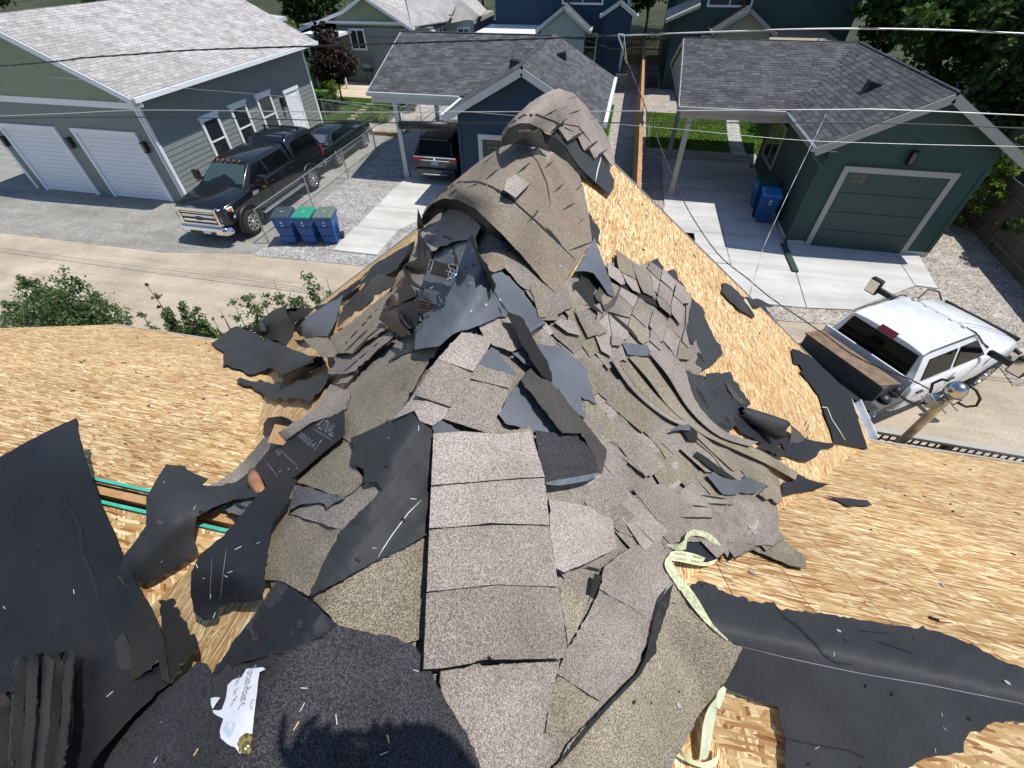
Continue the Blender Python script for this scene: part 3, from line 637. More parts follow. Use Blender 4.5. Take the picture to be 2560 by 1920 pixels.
MB().box((5.74, 12.98, .062), (5.9, 14.7, .12)).part('downspout_extension', MT['sidG'], g)
lamp(('dark round wall lamp above the green garage door', 'lamps on the green garage'), (8.0, 14.87, 2.85), (1, 0, 0), (0, -1, 0), 1.2)
g2 = carport_garage('b', 'navy blue garage with pale trim and dark shingle carport roof', -5.42, -.92, 15.95, 21.6, -3.12, 4.42, .52, 3.12, -9.5, 17.65, 21.6, [(-8.5, 17.8), (-9.7, 25.2)],
                    MT['sidB'], MT['trim'], MT['doorG'], DG_, 15.5, (-4.72, -1.7, 2.42))
def vent(P, sg, lb, grp):
    t = thing('roof_vent', lb, 'vent', P, 0, grp); x, y, z = P
    MB().hexa([(x - .2, y - .17, z - .12), (x + .2, y - .17, z - .12), (x + .2, y + .17, z - .12), (x - .2, y + .17, z - .12)], [(x - .15, y - .15, z + .1 + .03 * sg), (x + .15, y - .15, z + .1 - .03 * sg), (x + .15, y + .15, z + .1 - .03 * sg), (x - .15, y + .15, z + .1 + .03 * sg)]).part('hood', MT['black'], t)
vent((7.1, 17.0, 4.02), 1, 'black box vent on the near slope of the green garage roof', 'black roof box vents')
vent((8.75, 18.3, 4.08), -1, 'black box vent peeking over the green garage ridge', 'black roof box vents')
vent((-3.75, 17.6, 4.16), 1, 'black box vent left of the blue garage ridge', 'black roof box vents')
vent((-2.45, 19.4, 4.12), -1, 'black box vent right of the blue garage ridge', 'black roof box vents')
# ---- houses behind
def gable_porch(r, xc, y0, y1, zr, hw, sl_, trim, wallm, roofm):
    MB().add([(xc - hw + .25, y0 + .25, zr - sl_ * hw - 1.2), (xc + hw - .25, y0 + .25, zr - sl_ * hw - 1.2), (xc + hw - .25, y0 + .25, zr - sl_ * (hw - .25) - .12), (xc, y0 + .25, zr - .12), (xc - hw + .25, y0 + .25, zr - sl_ * (hw - .25) - .12)], [(0, 1, 2, 3, 4)]).part('porch_gable', wallm, r)
    for sg in (1, -1):
        c = [(xc, y0, zr), (xc + sg * hw, y0, zr - sl_ * hw), (xc + sg * hw, y1, zr - sl_ * hw), (xc, y1, zr)]
        MB().hexa([(a, b_, z - .05) for a, b_, z in c], c).part('porch_roof', roofm, r)
        MB().bar((xc, y0 - .02, zr - .07), (xc + sg * (hw + .02), y0 - .02, zr - sl_ * hw - .07), .04, .17).part('rake_board', trim, r)
        MB().box((xc + sg * hw - .05 + (sg > 0) * .05, y0, zr - sl_ * hw - .12), (xc + sg * hw + (sg > 0) * .1, y1, zr - sl_ * hw + .005)).part('gutter', trim, r)
def blue_house():
    r = thing('house', 'tall navy blue house with white porch roof behind the blue garage', 'house', (-5, 38, 0)); y = 35.5
    MB().box((-8.9, y + .02, 0), (-.55, 48, 6.2)).part('wall_core', MT['sidB'], r)
    lap_wall(r, (-8.9, y + .02, 0), (1, 0, 0), (0, -1, 0), 8.35, 6.2, MT['sidB'], exp=.2)
    lap_wall(r, (-.55, y + .02, 0), (0, 1, 0), (1, 0, 0), 12, 6.2, MT['sidB'], exp=.2)
    window(r, (0, y, 0), (1, 0, 0), (0, -1, 0), -4.62, -2.08, 4.22, 5.5, .1, mull=True, sash=False)
    window(r, (0, y, 0), (1, 0, 0), (0, -1, 0), -3.3, -2.2, 1.4, 2.88, .1, mat='trim')
    MB().box((-.62, y - .02, 0), (-.5, y + .1, 6.1)).part('corner_board', MT['trim'], r)
    MB().hexa([(-10.3, 32.6, 2.62), (-5.55, 32.6, 2.62), (-5.55, y, 2.9), (-9.2, y, 2.9)], [(-10.3, 32.6, 2.78), (-5.55, 32.6, 2.78), (-5.55, y, 3.2), (-9.2, y, 3.2)]).part('porch_roof', MT['white'], r)
    gable_porch(r, -4.2, 33.2, 35.5, 4.33, 1.6, .68, MT['trim'], MT['greys'], DG_[1])
    MB().box((-5.5, 33.5, 0), (-3.0, 35.5, 3.1)).part('porch_wall', MT['greys'], r)
    # eave return at the right side
    gable_porch(r, -1.0, 33.6, 34.6, 4.55, 1.05, .6, MT['trim'], MT['sidB'], DG_[1])
    MB().tube([(-.45, 34.4, 3.9), (-.45, 34.5, 3.6), (-.5, 35.4, 3.3), (-.5, 35.4, .2)], .04, 6).part('downspout', MT['trim'], r)
    MB().hexa([(-9.4, 35, 6.2), (.0, 35, 6.2), (.0, 48.5, 6.2), (-9.4, 48.5, 6.2)], [(-9.4, 35, 6.3), (.0, 35, 6.3), (-2, 44, 8.2), (-7, 44, 8.2)]).part('roof', DG_[0], r)
blue_house()
def green_house():
    r = thing('house', 'tall dark green house with beige porch gable and brown eaves', 'house', (6, 38, 0)); y = 35.5
    MB().box((2.35, y + .02, 0), (12.2, 48, 6.2)).part('wall_core', MT['sidG'], r)
    lap_wall(r, (2.35, y + .02, 0), (1, 0, 0), (0, -1, 0), 9.85, 6.2, MT['sidG'], exp=.2)
    lap_wall(r, (2.35, y + .02, 0), (0, 1, 0), (-1, 0, 0), 12, 6.2, MT['sidG'], exp=.2)
    window(r, (0, y, 0), (1, 0, 0), (0, -1, 0), 3.98, 6.48, 4.2, 5.5, .1, mat='white', mull=True, sash=False)
    window(r, (0, y, 0), (1, 0, 0), (0, -1, 0), 4.1, 5.1, 1.6, 2.9, .1, mat='trim')
    MB().hexa([(7.6, 32.8, 2.62), (11.6, 32.8, 2.62), (11.0, y, 2.9), (7.4, y, 2.9)], [(7.6, 32.8, 2.8), (11.6, 32.8, 2.8), (11.0, y, 3.2), (7.4, y, 3.2)]).part('porch_roof', MT['bron'], r)
    gable_porch(r, 6.05, 33.0, 35.5, 4.35, 1.65, .62, MT['trimt'], MT['bron'], DG_[1])
    MB().box((4.7, 33.3, 0), (7.5, 35.5, 3.1)).part('porch_wall', MT['bron'], r)
    MB().hexa([(1.7, 34.6, 6.2), (12.7, 34.6, 6.2), (12.7, 48.5, 6.2), (1.7, 48.5, 6.2)], [(1.7, 34.6, 6.3), (12.7, 34.6, 6.3), (10, 44, 8.2), (4, 44, 8.2)]).part('roof', DG_[0], r)
    # side gablet eave on the left corner
    MB().hexa([(1.75, 34.2, 3.55), (3.5, 34.2, 4.25), (3.5, 35.4, 4.25), (1.75, 35.4, 3.55)], [(1.75, 34.2, 3.7), (3.5, 34.2, 4.4), (3.5, 35.4, 4.75), (1.75, 35.4, 4.05)]).part('eave_return', MT['trimt'], r)
green_house()
def gray_house():
    r = thing('house', 'grey cottage with sage gable and white trim behind the dark red tree', 'house', (-17, 36, 0)); y = 33.7
    MB().box((-22.0, y + .02, 0), (-14.45, 42, 3.15)).part('wall_core', MT['sidL'], r)
    sl_ = .5; xc, zr = -16.85, 4.72
    g = MB(); g.loft([[(-20.4, yy, 3.1), (-14.45, yy, 3.1), (xc, yy, zr - .15)] for yy in (y + .02, 42)]); g.part('gable_core', MT['sidS'], r)
    g = MB(); g.loft([[(-22.6, yy, 2.5), (-19.4, yy, 2.5), (-19.4, yy, 3.5), (-22.6, yy, 2.72)] for yy in (y + .02, 42)]); g.part('side_wall', MT['sidL'], r)
    lap_wall(r, (-22.0, y, 0), (1, 0, 0), (0, -1, 0), 7.55, 2.6, MT['sidL'], exp=.2)
    MB().box((-20.5, y - .06, 3.26), (-14.5, y + .02, 3.4)).part('band_board', MT['white'], r)
    window(r, (0, y - .02, 0), (1, 0, 0), (0, -1, 0), -18.55, -17.42, 1.88, 3.02, .1, mull=True, sash=False)
    # main gable right slope, left slope with a flatter kick
    pr = [(xc, zr), (-13.9, zr - sl_ * 2.95 - .05)]; pl = [(xc, zr), (-18.4, 3.98), (-20.7, 3.32), (-22.9, 2.72)]
    O = (-13.9, y - .5, pr[1][1]); hy = (zr - pr[1][1]) / 2.95
    shingle_roof(r, [(O, (0, 1, 0), (-1, 0, hy), [(0, 0), (5.0, 0), (8.5, 2.2), (8.5, 3.25), (0, 3.25)]),
                     ((xc, y - .5, zr), (0, 1, 0), (-1.55, 0, -.74), [(0, -.02), (8.5, -.02), (8.5, 1.7), (0, 1.7)]),
                     ((-18.4, y - .5, 3.98), (0, 1, 0), (-4.5, 0, -1.26), [(0, 0), (8.5, 0), (8.5, 4.6), (0, 4.6)])], LG_, limit=120, exp=.18)
    MB().bar((pr[0][0], y - .52, pr[0][1] - .09), (pr[1][0], y - .52, pr[1][1] - .09), .04, .16).part('rake_board', MT['white'], r)
    for a, b_ in zip(pl[:-1], pl[1:]): MB().bar((a[0], y - .52, a[1] - .09), (b_[0], y - .52, b_[1] - .09), .04, .16).part('rake_board', MT['white'], r)
    MB().bar((-13.85, y - .5, pr[1][1] - .07), (-13.4, 38, pr[1][1] - .05), .12, .13).part('gutter', MT['white'], r)
    MB().box((-20.8, 31.6, 2.8), (-18.3, 33.6, 2.95)).part('porch_roof', MT['white'], r)
    for x in (-20.6, -18.5): MB().box((x - .05, 31.7, 0), (x + .05, 31.8, 2.8)).part('post', MT['white'], r)
    MB().box((-14.4, y + .4, 0), (-13.0, 40, 3.1)).part('side_wing', MT['sidL'], r)
    for i in range(6): window(r, (-13.0, 0, 0), (0, 1, 0), (1, 0, 0), 34.4 + i * .75, 35.0 + i * .75, 1.3, 2.9, .08, sash=False)
    # second, further gable at the right
    MB().box((-13.0, 37.2, 0), (-10.9, 43, 3.2)).part('wall', MT['greys'], r)
    c4 = [(-13.88, 33.3, 3.24), (-12.3, 35.9, 3.28), (-11.9, 38.4, 4.5), (-16.2, 38.4, 4.6)]; MB().hexa([(a, b_, z - .06) for a, b_, z in c4], c4).part('roof', LG_[1], r)
    MB().hexa([(-12.3, 36.5, 3.1), (-10.7, 38.2, 3.2), (-11.2, 42, 3.2), (-12.6, 42, 3.2)], [(-11.95, 37.6, 4.3), (-10.7, 38.2, 3.3), (-11.2, 42, 3.3), (-12.6, 42, 4.4)]).part('roof', LG_[1], r)
    MB().bar((-11.9, 36.35, 4.5), (-10.7, 37.9, 3.3), .05, .16).part('rake_board', MT['white'], r)
    window(r, (-11.9, 37.19, 0), (1, 0, 0), (0, -1, 0), -.2, .75, .6, 2.8, .09, mull=True, sash=False)
gray_house()
# ================================================================ vehicles (local x forward, y left, z up)
def paint(name, col, rough=.18, metal=.0):
    t = NT(name); c = t.coord(); n = t.noise(c, 2.5, 5, .7); col_ = t.ramp(n, [(.3, mul(col, .9)), (.7, mul(col, 1.12))]); t.set(col_, t.math('MULTIPLY_ADD', n, .14, rough - .05), metal, .5)
    t.b.inputs['Coat Weight'].default_value = .6; t.b.inputs['Coat Roughness'].default_value = .05; return t.m
MT['pblack'] = paint('paint_black', (.006, .007, .009)); MT['pnavy'] = paint('paint_dark_blue', (.007, .009, .018)); MT['pgreen'] = paint('paint_blackish_green', (.008, .012, .011))
MT['pwhite'] = paint('paint_white', (.72, .75, .78), .25)
MT['tyre'] = M('tyre_rubber', (.022, .022, .023), .8, var=.2, scale=8, bump=(70, .3, .004)); MT['rim'] = NT('alloy_rim').set((.62, .63, .64), .22, .95)
MT['lampc'] = NT('headlamp').set((.80, .82, .84), .25, .1); MT['amber'] = NT('amber_lens').set((.45, .13, .03), .25); MT['smoke'] = NT('smoked_amber').set((.20, .07, .03), .25); MT['red'] = NT('red_lens').set((.42, .012, .012), .15)
MT['cglass'] = NT('car_glass').set((.003, .004, .005), .05, 0, .16); MT['cglassg'] = glassmat('windscreen_glass', (.045, .075, .07), .05)
MT['rust'] = M('rusty_brown_steel', (.19, .125, .08), .75, var=.4, scale=5, fine=(60, .2), bump=(60, .3, .005)); MT['dgrey'] = M('dark_grey_steel', (.065, .067, .07), .6, var=.3, scale=5)
class Car:
    def __init__(s, name, label, cat, loc, rot, pm, group=None):
        s.r = thing(name, label, cat, loc, rot, group); s.pm = pm; s.M = wm(s.r)
    def put(s, mb, name, mats, parent=None, smooth=45, bev=0):
        me = mb.mesh(name, mats, smooth); bm = bmesh.new(); bm.from_mesh(me); bmesh.ops.recalc_face_normals(bm, faces=bm.faces); bm.to_mesh(me); bm.free()
        if smooth: me.polygons.foreach_set('use_smooth', [True] * len(me.polygons)); me.set_sharp_from_angle(angle=math.radians(smooth))
        o = bpy.data.objects.new(name, me); link(o, parent or s.r)
        if bev: bevel(o, bev, 3, 30)
        return o
    def body(s, secs, name='body', bev=.03, mat=None):
        """secs: (x, halfwidth, z bottom, z top, crown)"""
        rings = []
        for x, w_, zb, zt, cr in secs:
            h = [(w_ - .07, zb), (w_, zb + .1), (w_ + .012, zb * .45 + zt * .55), (w_ - .015, zt - .09), (w_ - .07, zt - .01), (w_ * .55, zt + cr * .8), (0, zt + cr)]
            rings.append([(x, y, z) for y, z in h] + [(x, -y, z) for y, z in h[-2::-1]])
        return s.put(MB().loft(rings), name, mat or s.pm, bev=bev)
    def house(s, secs, name='cab', bev=.035, mat=None):
        """secs: (x, base half width, base z, roof half width, roof z)"""
        rings = []
        for x, wb, zb, wr, zr in secs:
            h = [(wb, zb), (wr + .03, zr - .09), (wr - .02, zr - .025), (wr * .6, zr + .004), (0, zr + .015)]
            rings.append([(x, y, z) for y, z in h] + [(x, -y, z) for y, z in h[-2::-1]])
        return s.put(MB().loft(rings), name, mat or s.pm, bev=bev)
    def panel(s, name, q, mat, th=.012, parent=None):
        a, b_, c, d = [Vector(p) for p in q]; n = (b_ - a).cross(d - a).normalized(); cen = (a + b_ + c + d) / 4
        if n.dot(cen - Vector((cen.x * .6, 0, .8))) < 0: n = -n
        P = [p + n * th for p in (a, b_, c, d)]; Q = [p - n * .01 for p in (a, b_, c, d)]
        mb = MB().hexa(Q, P); o = s.put(mb, name, mat, parent, smooth=0); bevel(o, .012, 2); return o
    def sidewin(s, yb, zb, yt, zt, quads, mat='cglass', name='side_window'):
        Y = lambda z: yb + (yt - yb) * (z - zb) / (zt - zb)
        for sg in (1, -1):
            for q in quads: s.panel(name, [(x, sg * (Y(z) + .004), z) for x, z in q], MT[mat])
    def wheel(s, x, y, r, w_, rimk=.62, sp=8, bulge=.02):
        sg = 1 if y > 0 else -1; c = (x, y, r)
        prof = [(-w_ / 2, r * .62), (-w_ / 2 - .005, r * .85), (-w_ * .36, r * .985), (-w_ * .15, r), (w_ * .15, r), (w_ * .36, r * .985), (w_ / 2 + .005, r * .85), (w_ / 2, r * .62)]
        wh = MB().lathe(c, (0, sg, 0), prof, 28)
        for i in range(28):     # tread lugs
            a = 2 * math.pi * i / 28; ca, sa = math.cos(a), math.sin(a)
            wh.obox(c, (ca, 0, sa), (0, 1, 0), (-sa, 0, ca), (r * .975, -w_ * .45, -.02), (r * 1.015, w_ * .45, .02))
        t = s.put(wh, 'wheel', MT['tyre'])
        R = r * rimk; mb = MB().lathe(c, (0, sg, 0), [(0, R * 1.02), (w_ / 2 + .008, R * 1.02), (w_ / 2 + .008, R * .93), (w_ * .28, R * .86), (w_ * .28, .01)], 28)
        for i in range(sp):
            a = 2 * math.pi * i / sp; ca, sa = math.cos(a), math.sin(a)
            mb.obox(c, (ca, 0, sa), (0, sg, 0), (-sa, 0, ca), (R * .2, w_ * .28, -R * .11), (R * .95, w_ / 2 + .004, R * .11))
        mb.lathe(c, (0, sg, 0), [(0, R * .3), (w_ / 2 + bulge, R * .28), (w_ / 2 + bulge + .02, R * .18), (w_ / 2 + bulge + .022, .005)], 16)
        s.put(mb, 'rim', MT['rim'], t, bev=.004)
    def arch(s, x, y, r, mat='black', fl=.045, R0=None):
        sg = 1 if y > 0 else -1; pts = [(x + math.cos(a) * r, y, r * .0 + (R0 or r * .85) + math.sin(a) * r) for a in [math.pi * i / 14 for i in range(-1, 16)]]
        s.put(MB().tube(pts, fl, 8), 'wheel_arch', MT[mat])
        disc = [(x, y - sg * .0, (R0 or r * .85))] + pts; n = len(disc)
        dd = MB().add([(p[0], y + sg * .004, p[2]) for p in disc] + [(p[0], y - sg * .02, p[2]) for p in disc], [(0, i, i + 1) for i in range(1, n - 1)]); s.put(dd, 'arch_liner', MT['black'], smooth=0)
    def mirror(s, x, y, z, w_=.2, h_=.26, arm=.25, mat='black', face='chrome', dx=0, back=-1):
        sg = 1 if y > 0 else -1; o = s.put(MB().box((x - .05, y + sg * arm - w_ / 2, z), (x + .07, y + sg * arm + w_ / 2, z + h_)).bar((x, y - sg * .04, z + .03), (x, y + sg * arm, z + .06), .06, .08), 'wing_mirror', MT[mat], bev=.02)
        s.put(MB().box((x + back * .052 if back < 0 else x + .071, y + sg * arm - w_ * .42, z + .03), (x + back * .056 if back < 0 else x + .075, y + sg * arm + w_ * .42, z + h_ - .03)), 'mirror_face', MT[face], o, smooth=0)
# ---- black pickup with canopy, nose to the alley
c = Car('pickup_truck', 'black four-door pickup with canopy and chrome grille beside the grey garage', 'pickup truck', (-12.72, 13.93, 0), -math.pi / 2, MT['pblack'])
c.body([(2.86, .90, .72, 1.16, .02), (2.70, .96, .66, 1.25, .03), (2.2, .99, .6, 1.31, .05), (1.45, 1.0, .58, 1.38, .03), (1.3, 1.0, .56, 1.40, 0), (-1.25, 1.0, .56, 1.39, 0), (-2.9, 1.0, .58, 1.38, 0), (-3.15, .97, .62, 1.36, 0)])
c.house([(1.55, .86, 1.36, .80, 1.40), (.80, .93, 1.36, .70, 1.90), (.5, .94, 1.36, .70, 1.965), (-1.13, .94, 1.36, .70, 1.97), (-1.2, .94, 1.36, .70, 1.95)])
c.house([(-1.24, .97, 1.36, .76, 1.96), (-1.4, .97, 1.36, .77, 2.06), (-2.7, .97, 1.36, .76, 2.07), (-2.95, .97, 1.36, .74, 2.0), (-3.16, .97, 1.36, .9, 1.5)], 'canopy')
c.panel('windscreen', [(1.44, .76, 1.46), (1.44, -.76, 1.46), (.87, -.64, 1.87), (.87, .64, 1.87)], MT['cglassg'])
c.sidewin(.94, 1.36, .73, 1.88, [[(1.22, 1.43), (.25, 1.43), (.25, 1.83), (.72, 1.83)], [(.17, 1.43), (-1.0, 1.43), (-.95, 1.83), (.17, 1.83)]])
c.sidewin(.975, 1.36, .79, 1.98, [[(-1.45, 1.5), (-2.2, 1.5), (-2.2, 1.86), (-1.45, 1.86)], [(-2.26, 1.5), (-2.95, 1.5), (-2.72, 1.86), (-2.26, 1.86)]])
for y in (-.42, -.21, 0, .21, .42): c.put(MB().hexa([(.74, y - .035, 1.95), (.84, y - .035, 1.92), (.84, y + .035, 1.92), (.74, y + .035, 1.95)], [(.76, y - .025, 1.99), (.81, y - .02, 1.975), (.81, y + .02, 1.975), (.76, y + .025, 1.99)]), 'roof_light', MT['smoke'], bev=.008)
# grille: chrome surround, bars, badge
gr = c.put(MB().box((2.80, -.66, .70), (2.93, .66, 1.22)), 'grille', MT['black'], bev=.02)
fr = MB(); X = 2.95
for a, b_ in (((-.68, 1.14), (.68, 1.26)), ((-.68, .68), (.68, .76))): fr.box((2.82, a[0], a[1]), (X + .02, b_[0], b_[1]))
for sg in (1, -1): fr.box((2.82, sg * .68 - .05, .68), (X + .02, sg * .68 + .05, 1.26))
c.put(fr, 'grille_surround', MT['chrome'], gr, bev=.02)
for z in (.85, 1.0): c.put(MB().box((2.88, -.6, z - .045), (X + .01, .6, z + .045)), 'grille_bar', MT['chrome'], gr, bev=.015)
c.put(MB().box((2.88, -.6, 1.085), (X, .6, 1.115)), 'grille_bar', MT['chrome'], gr)
bd = MB(); bd.lathe((X + .01, 0, .93), (1, 0, 0), [(0, .11), (.012, .11), (.014, .1)], 24); bd.v = [(v[0], v[1] * 1.35, .93 + (v[2] - .93) * .62) for v in bd.v]
c.put(bd, 'badge', NT('badge_blue').set((.01, .03, .10), .2), gr, smooth=0)
for sg in (1, -1):
    h_ = c.put(MB().hexa([(2.70, sg * .72, .80), (2.88, sg * .72, .80), (2.72, sg * .955, .84), (2.5, sg * .985, .84)], [(2.70, sg * .72, 1.20), (2.86, sg * .72, 1.20), (2.68, sg * .95, 1.2), (2.46, sg * .98, 1.2)]), 'headlight', MT['lampc'], bev=.02)
    c.put(MB().hexa([(2.56, sg * .968, 1.08), (2.66, sg * .94, 1.08), (2.66, sg * .975, 1.08), (2.54, sg * 1.0, 1.08)], [(2.54, sg * .968, 1.16), (2.65, sg * .94, 1.16), (2.65, sg * .965, 1.16), (2.52, sg * .99, 1.16)]), 'indicator', MT['amber'], h_)
c.body([(2.78, .98, .40, .66, .0), (3.0, .92, .42, .68, .0), (3.06, .72, .44, .66, 0)], 'front_bumper', mat=MT['chrome'])
c.put(MB().box((3.0, -.48, .46), (3.075, .48, .54)), 'bumper_slot', MT['black']); c.put(MB().box((3.07, .02, .48), (3.085, .30, .60)), 'licence_plate', MT['white'])
for sg in (1, -1): c.put(MB().box((2.93, sg * .72 - .1, .47), (3.03, sg * .72 + .1, .58)), 'fog_light', MT['black'], bev=.015)
c.body([(-3.12, .98, .5, .72, 0), (-3.3, .94, .5, .74, 0)], 'rear_bumper', mat=MT['chrome'])
for x in (1.97, -1.9):
    for sg in (1, -1): c.wheel(x, sg * .90, .43, .30, .60, 8, .03); c.arch(x, sg * 1.0, .53, 'black', .05, .45)
for sg in (1, -1):
    c.put(MB().box((-1.3, sg * 1.0 - .11, .44), (1.3, sg * 1.0 + .07, .50)), 'running_board', MT['metal'], bev=.02)
    c.mirror(1.05, sg * .98, 1.36, .24, .3, .3, 'black', 'chrome', back=-1)
    for x in (.22, -1.0): c.put(MB().box((x, sg * 1.015 - .02, 1.18), (x + .2, sg * 1.015 + .02, 1.215)), 'door_handle', MT['black'], bev=.01)
    c.put(MB().box((1.08, sg * 1.29 - .05, 1.30), (1.16, sg * 1.29 + .05, 1.345)), 'indicator', MT['amber'])
    c.put(MB().hexa([(1.15, sg * 1.002, 1.12), (1.45, sg * 1.002, 1.12), (1.45, sg * 1.018, 1.12), (1.15, sg * 1.018, 1.12)], [(1.1, sg * 1.0, 1.2), (1.4, sg * 1.0, 1.24), (1.4, sg * 1.014, 1.24), (1.1, sg * 1.014, 1.2)]), 'side_vent', MT['metal'])
    c.put(MB().box((-3.17, sg * .93 - .06, .95), (-3.1, sg * .93 + .06, 1.3)), 'tail_light', MT['red'], bev=.01)
for x in (-1.45, -2.35):
    rk = MB().bar((x, -.78, 2.14), (x, .78, 2.14), .05, .035)
    for y in (-.7, .7): rk.bar((x, y, 2.03), (x, y, 2.14), .05, .05, (1, 0, 0))
    c.put(rk, 'roof_bar', MT['black'], bev=.008)
c.put(MB().bar((1.50, -.7, 1.43), (1.38, -.1, 1.51), .015).bar((1.50, .05, 1.43), (1.38, .6, 1.51), .015), 'wiper', MT['black'])
# ---- classic coupe facing away
c = Car('coupe_car', 'old blackish green two-door coupe parked behind the black pickup', 'car', (-12.86, 19.72, 0), math.pi / 2, MT['pgreen'])
c.body([(2.32, .78, .42, .82, .0), (2.2, .84, .38, .90, .01), (1.2, .87, .34, .97, .03), (.75, .88, .32, .98, .02), (-.95, .88, .32, .97, .0), (-1.6, .86, .34, .96, .02), (-2.1, .82, .4, .92, .01), (-2.28, .78, .46, .86, 0)])
c.house([(.9, .80, .95, .72, .97), (.25, .80, .95, .56, 1.30), (-.1, .80, .95, .56, 1.35), (-.85, .79, .95, .54, 1.33), (-1.15, .78, .95, .56, 1.2), (-1.75, .74, .95, .66, .97)])
c.panel('rear_window', [(-1.62, .60, 1.03), (-1.62, -.60, 1.03), (-1.18, -.50, 1.23), (-1.18, .50, 1.23)], glassmat('pale_rear_glass', (.10, .11, .15), .1))
c.panel('windscreen', [(.80, .66, 1.02), (.80, -.66, 1.02), (.33, -.53, 1.27), (.33, .53, 1.27)], MT['cglass'])
c.sidewin(.80, .95, .58, 1.27, [[(.55, 1.0), (-.3, 1.0), (-.3, 1.22), (.22, 1.22)], [(-.35, 1.0), (-1.15, 1.0), (-.98, 1.22), (-.35, 1.22)]])
for sg in (1, -1):
    c.put(MB().tube([(.78, sg * .805, .985), (.22, sg * .60, 1.262), (-.95, sg * .60, 1.262), (-1.3, sg * .72, 1.05)], .016, 6), 'window_trim', MT['chrome'])
    c.put(MB().tube([(-1.72, sg * .67, 1.0), (-1.16, sg * .55, 1.25)], .02, 6), 'rear_trim', MT['chrome'])
    c.put(MB().box((-.45, sg * .895 - .015, .82), (-.3, sg * .895 + .02, .85)), 'door_handle', MT['chrome']); c.put(MB().box((1.5, sg * .87 - .02, .78), (1.7, sg * .87 + .02, .84)), 'side_marker', MT['chrome'])
    c.put(MB().box((-2.3, sg * .6 - .18, .66), (-2.26, sg * .6 + .18, .8)), 'tail_light', MT['red'])
    for x in (1.35, -1.25): c.wheel(x, sg * .80, .325, .2, .68, 6, .0); c.arch(x, sg * .878, .37, 'pgreen', .02, .33)
c.put(MB().tube([(-1.72, -.67, .995), (-1.76, 0, .995), (-1.72, .67, .995)], .018, 6), 'rear_trim', MT['chrome'])
c.body([(-2.25, .84, .36, .54, 0), (-2.42, .78, .38, .54, 0)], 'rear_bumper', mat=MT['chrome']); c.body([(2.28, .84, .36, .52, 0), (2.44, .76, .38, .52, 0)], 'front_bumper', mat=MT['chrome'])
# ---- dark SUV under the blue carport, tail to the alley
c = Car('suv_car', 'dark navy SUV seen from behind under the blue carport', 'car', (-7.0, 19.75, 0), math.pi / 2, MT['pnavy'])
c.body([(2.45, .86, .45, .95, .02), (2.2, .94, .36, 1.08, .04), (1.2, .97, .32, 1.16, .04), (-1.0, .98, .32, 1.12, 0), (-2.1, .97, .34, 1.12, 0), (-2.42, .92, .42, 1.10, 0)])
c.house([(1.25, .88, 1.1, .82, 1.14), (.45, .90, 1.1, .68, 1.66), (0, .91, 1.1, .70, 1.75), (-1.6, .90, 1.1, .68, 1.73), (-2.1, .88, 1.1, .66, 1.66), (-2.4, .84, 1.1, .78, 1.12)])
c.panel('rear_window', [(-2.38, .70, 1.17), (-2.38, -.70, 1.17), (-2.17, -.62, 1.58), (-2.17, .62, 1.58)], MT['cglass'])
c.panel('rear_spoiler', [(-2.05, .64, 1.70), (-2.05, -.64, 1.70), (-2.3, -.62, 1.64), (-2.3, .62, 1.64)], MT['pnavy'], .02)
c.sidewin(.90, 1.1, .71, 1.68, [[(.95, 1.17), (.05, 1.17), (.05, 1.58), (.45, 1.58)], [(-.02, 1.17), (-1.1, 1.17), (-1.1, 1.58), (-.02, 1.58)], [(-1.16, 1.17), (-2.05, 1.17), (-1.85, 1.58), (-1.16, 1.58)]])
for sg in (1, -1):
    c.put(MB().hexa([(-2.44, sg * .50, .93), (-2.44, sg * .92, .93), (-2.1, sg * .99, .95), (-2.2, sg * .5, .93)], [(-2.44, sg * .50, 1.03), (-2.42, sg * .91, 1.10), (-2.1, sg * .985, 1.1), (-2.2, sg * .5, 1.03)]), 'tail_light', MT['red'], bev=.01)
    for x in (1.5, -1.42): c.wheel(x, sg * .88, .37, .24, .7, 6); c.arch(x, sg * .975, .43, 'black', .02, .38)
    c.put(MB().tube([(.4, sg * .66, 1.74), (0, sg * .68, 1.81), (-1.7, sg * .66, 1.79), (-1.95, sg * .65, 1.71)], .018, 6), 'roof_rail', MT['black'])
c.put(MB().box((-2.455, -.88, 1.045), (-2.42, .88, 1.075)), 'chrome_strip', MT['chrome']); c.put(MB().box((-2.46, -.62, .93), (-2.44, .62, .955)), 'chrome_strip', MT['chrome'])
bp = c.put(MB().box((-2.462, -.155, .78), (-2.44, .155, .91)), 'licence_plate', NT('plate_blue').set((.25, .48, .62), .5))
c.put(MB().lathe((-2.445, 0, 1.0), (-1, 0, 0), [(0, .05), (.02, .045)], 16), 'badge', MT['chrome'])
c.body([(-2.36, .94, .34, .66, 0), (-2.56, .88, .38, .64, 0)], 'rear_bumper', mat=MT['pnavy']); c.put(MB().box((-2.575, -.5, .44), (-2.55, .5, .47)), 'bumper_trim', MT['chrome'])
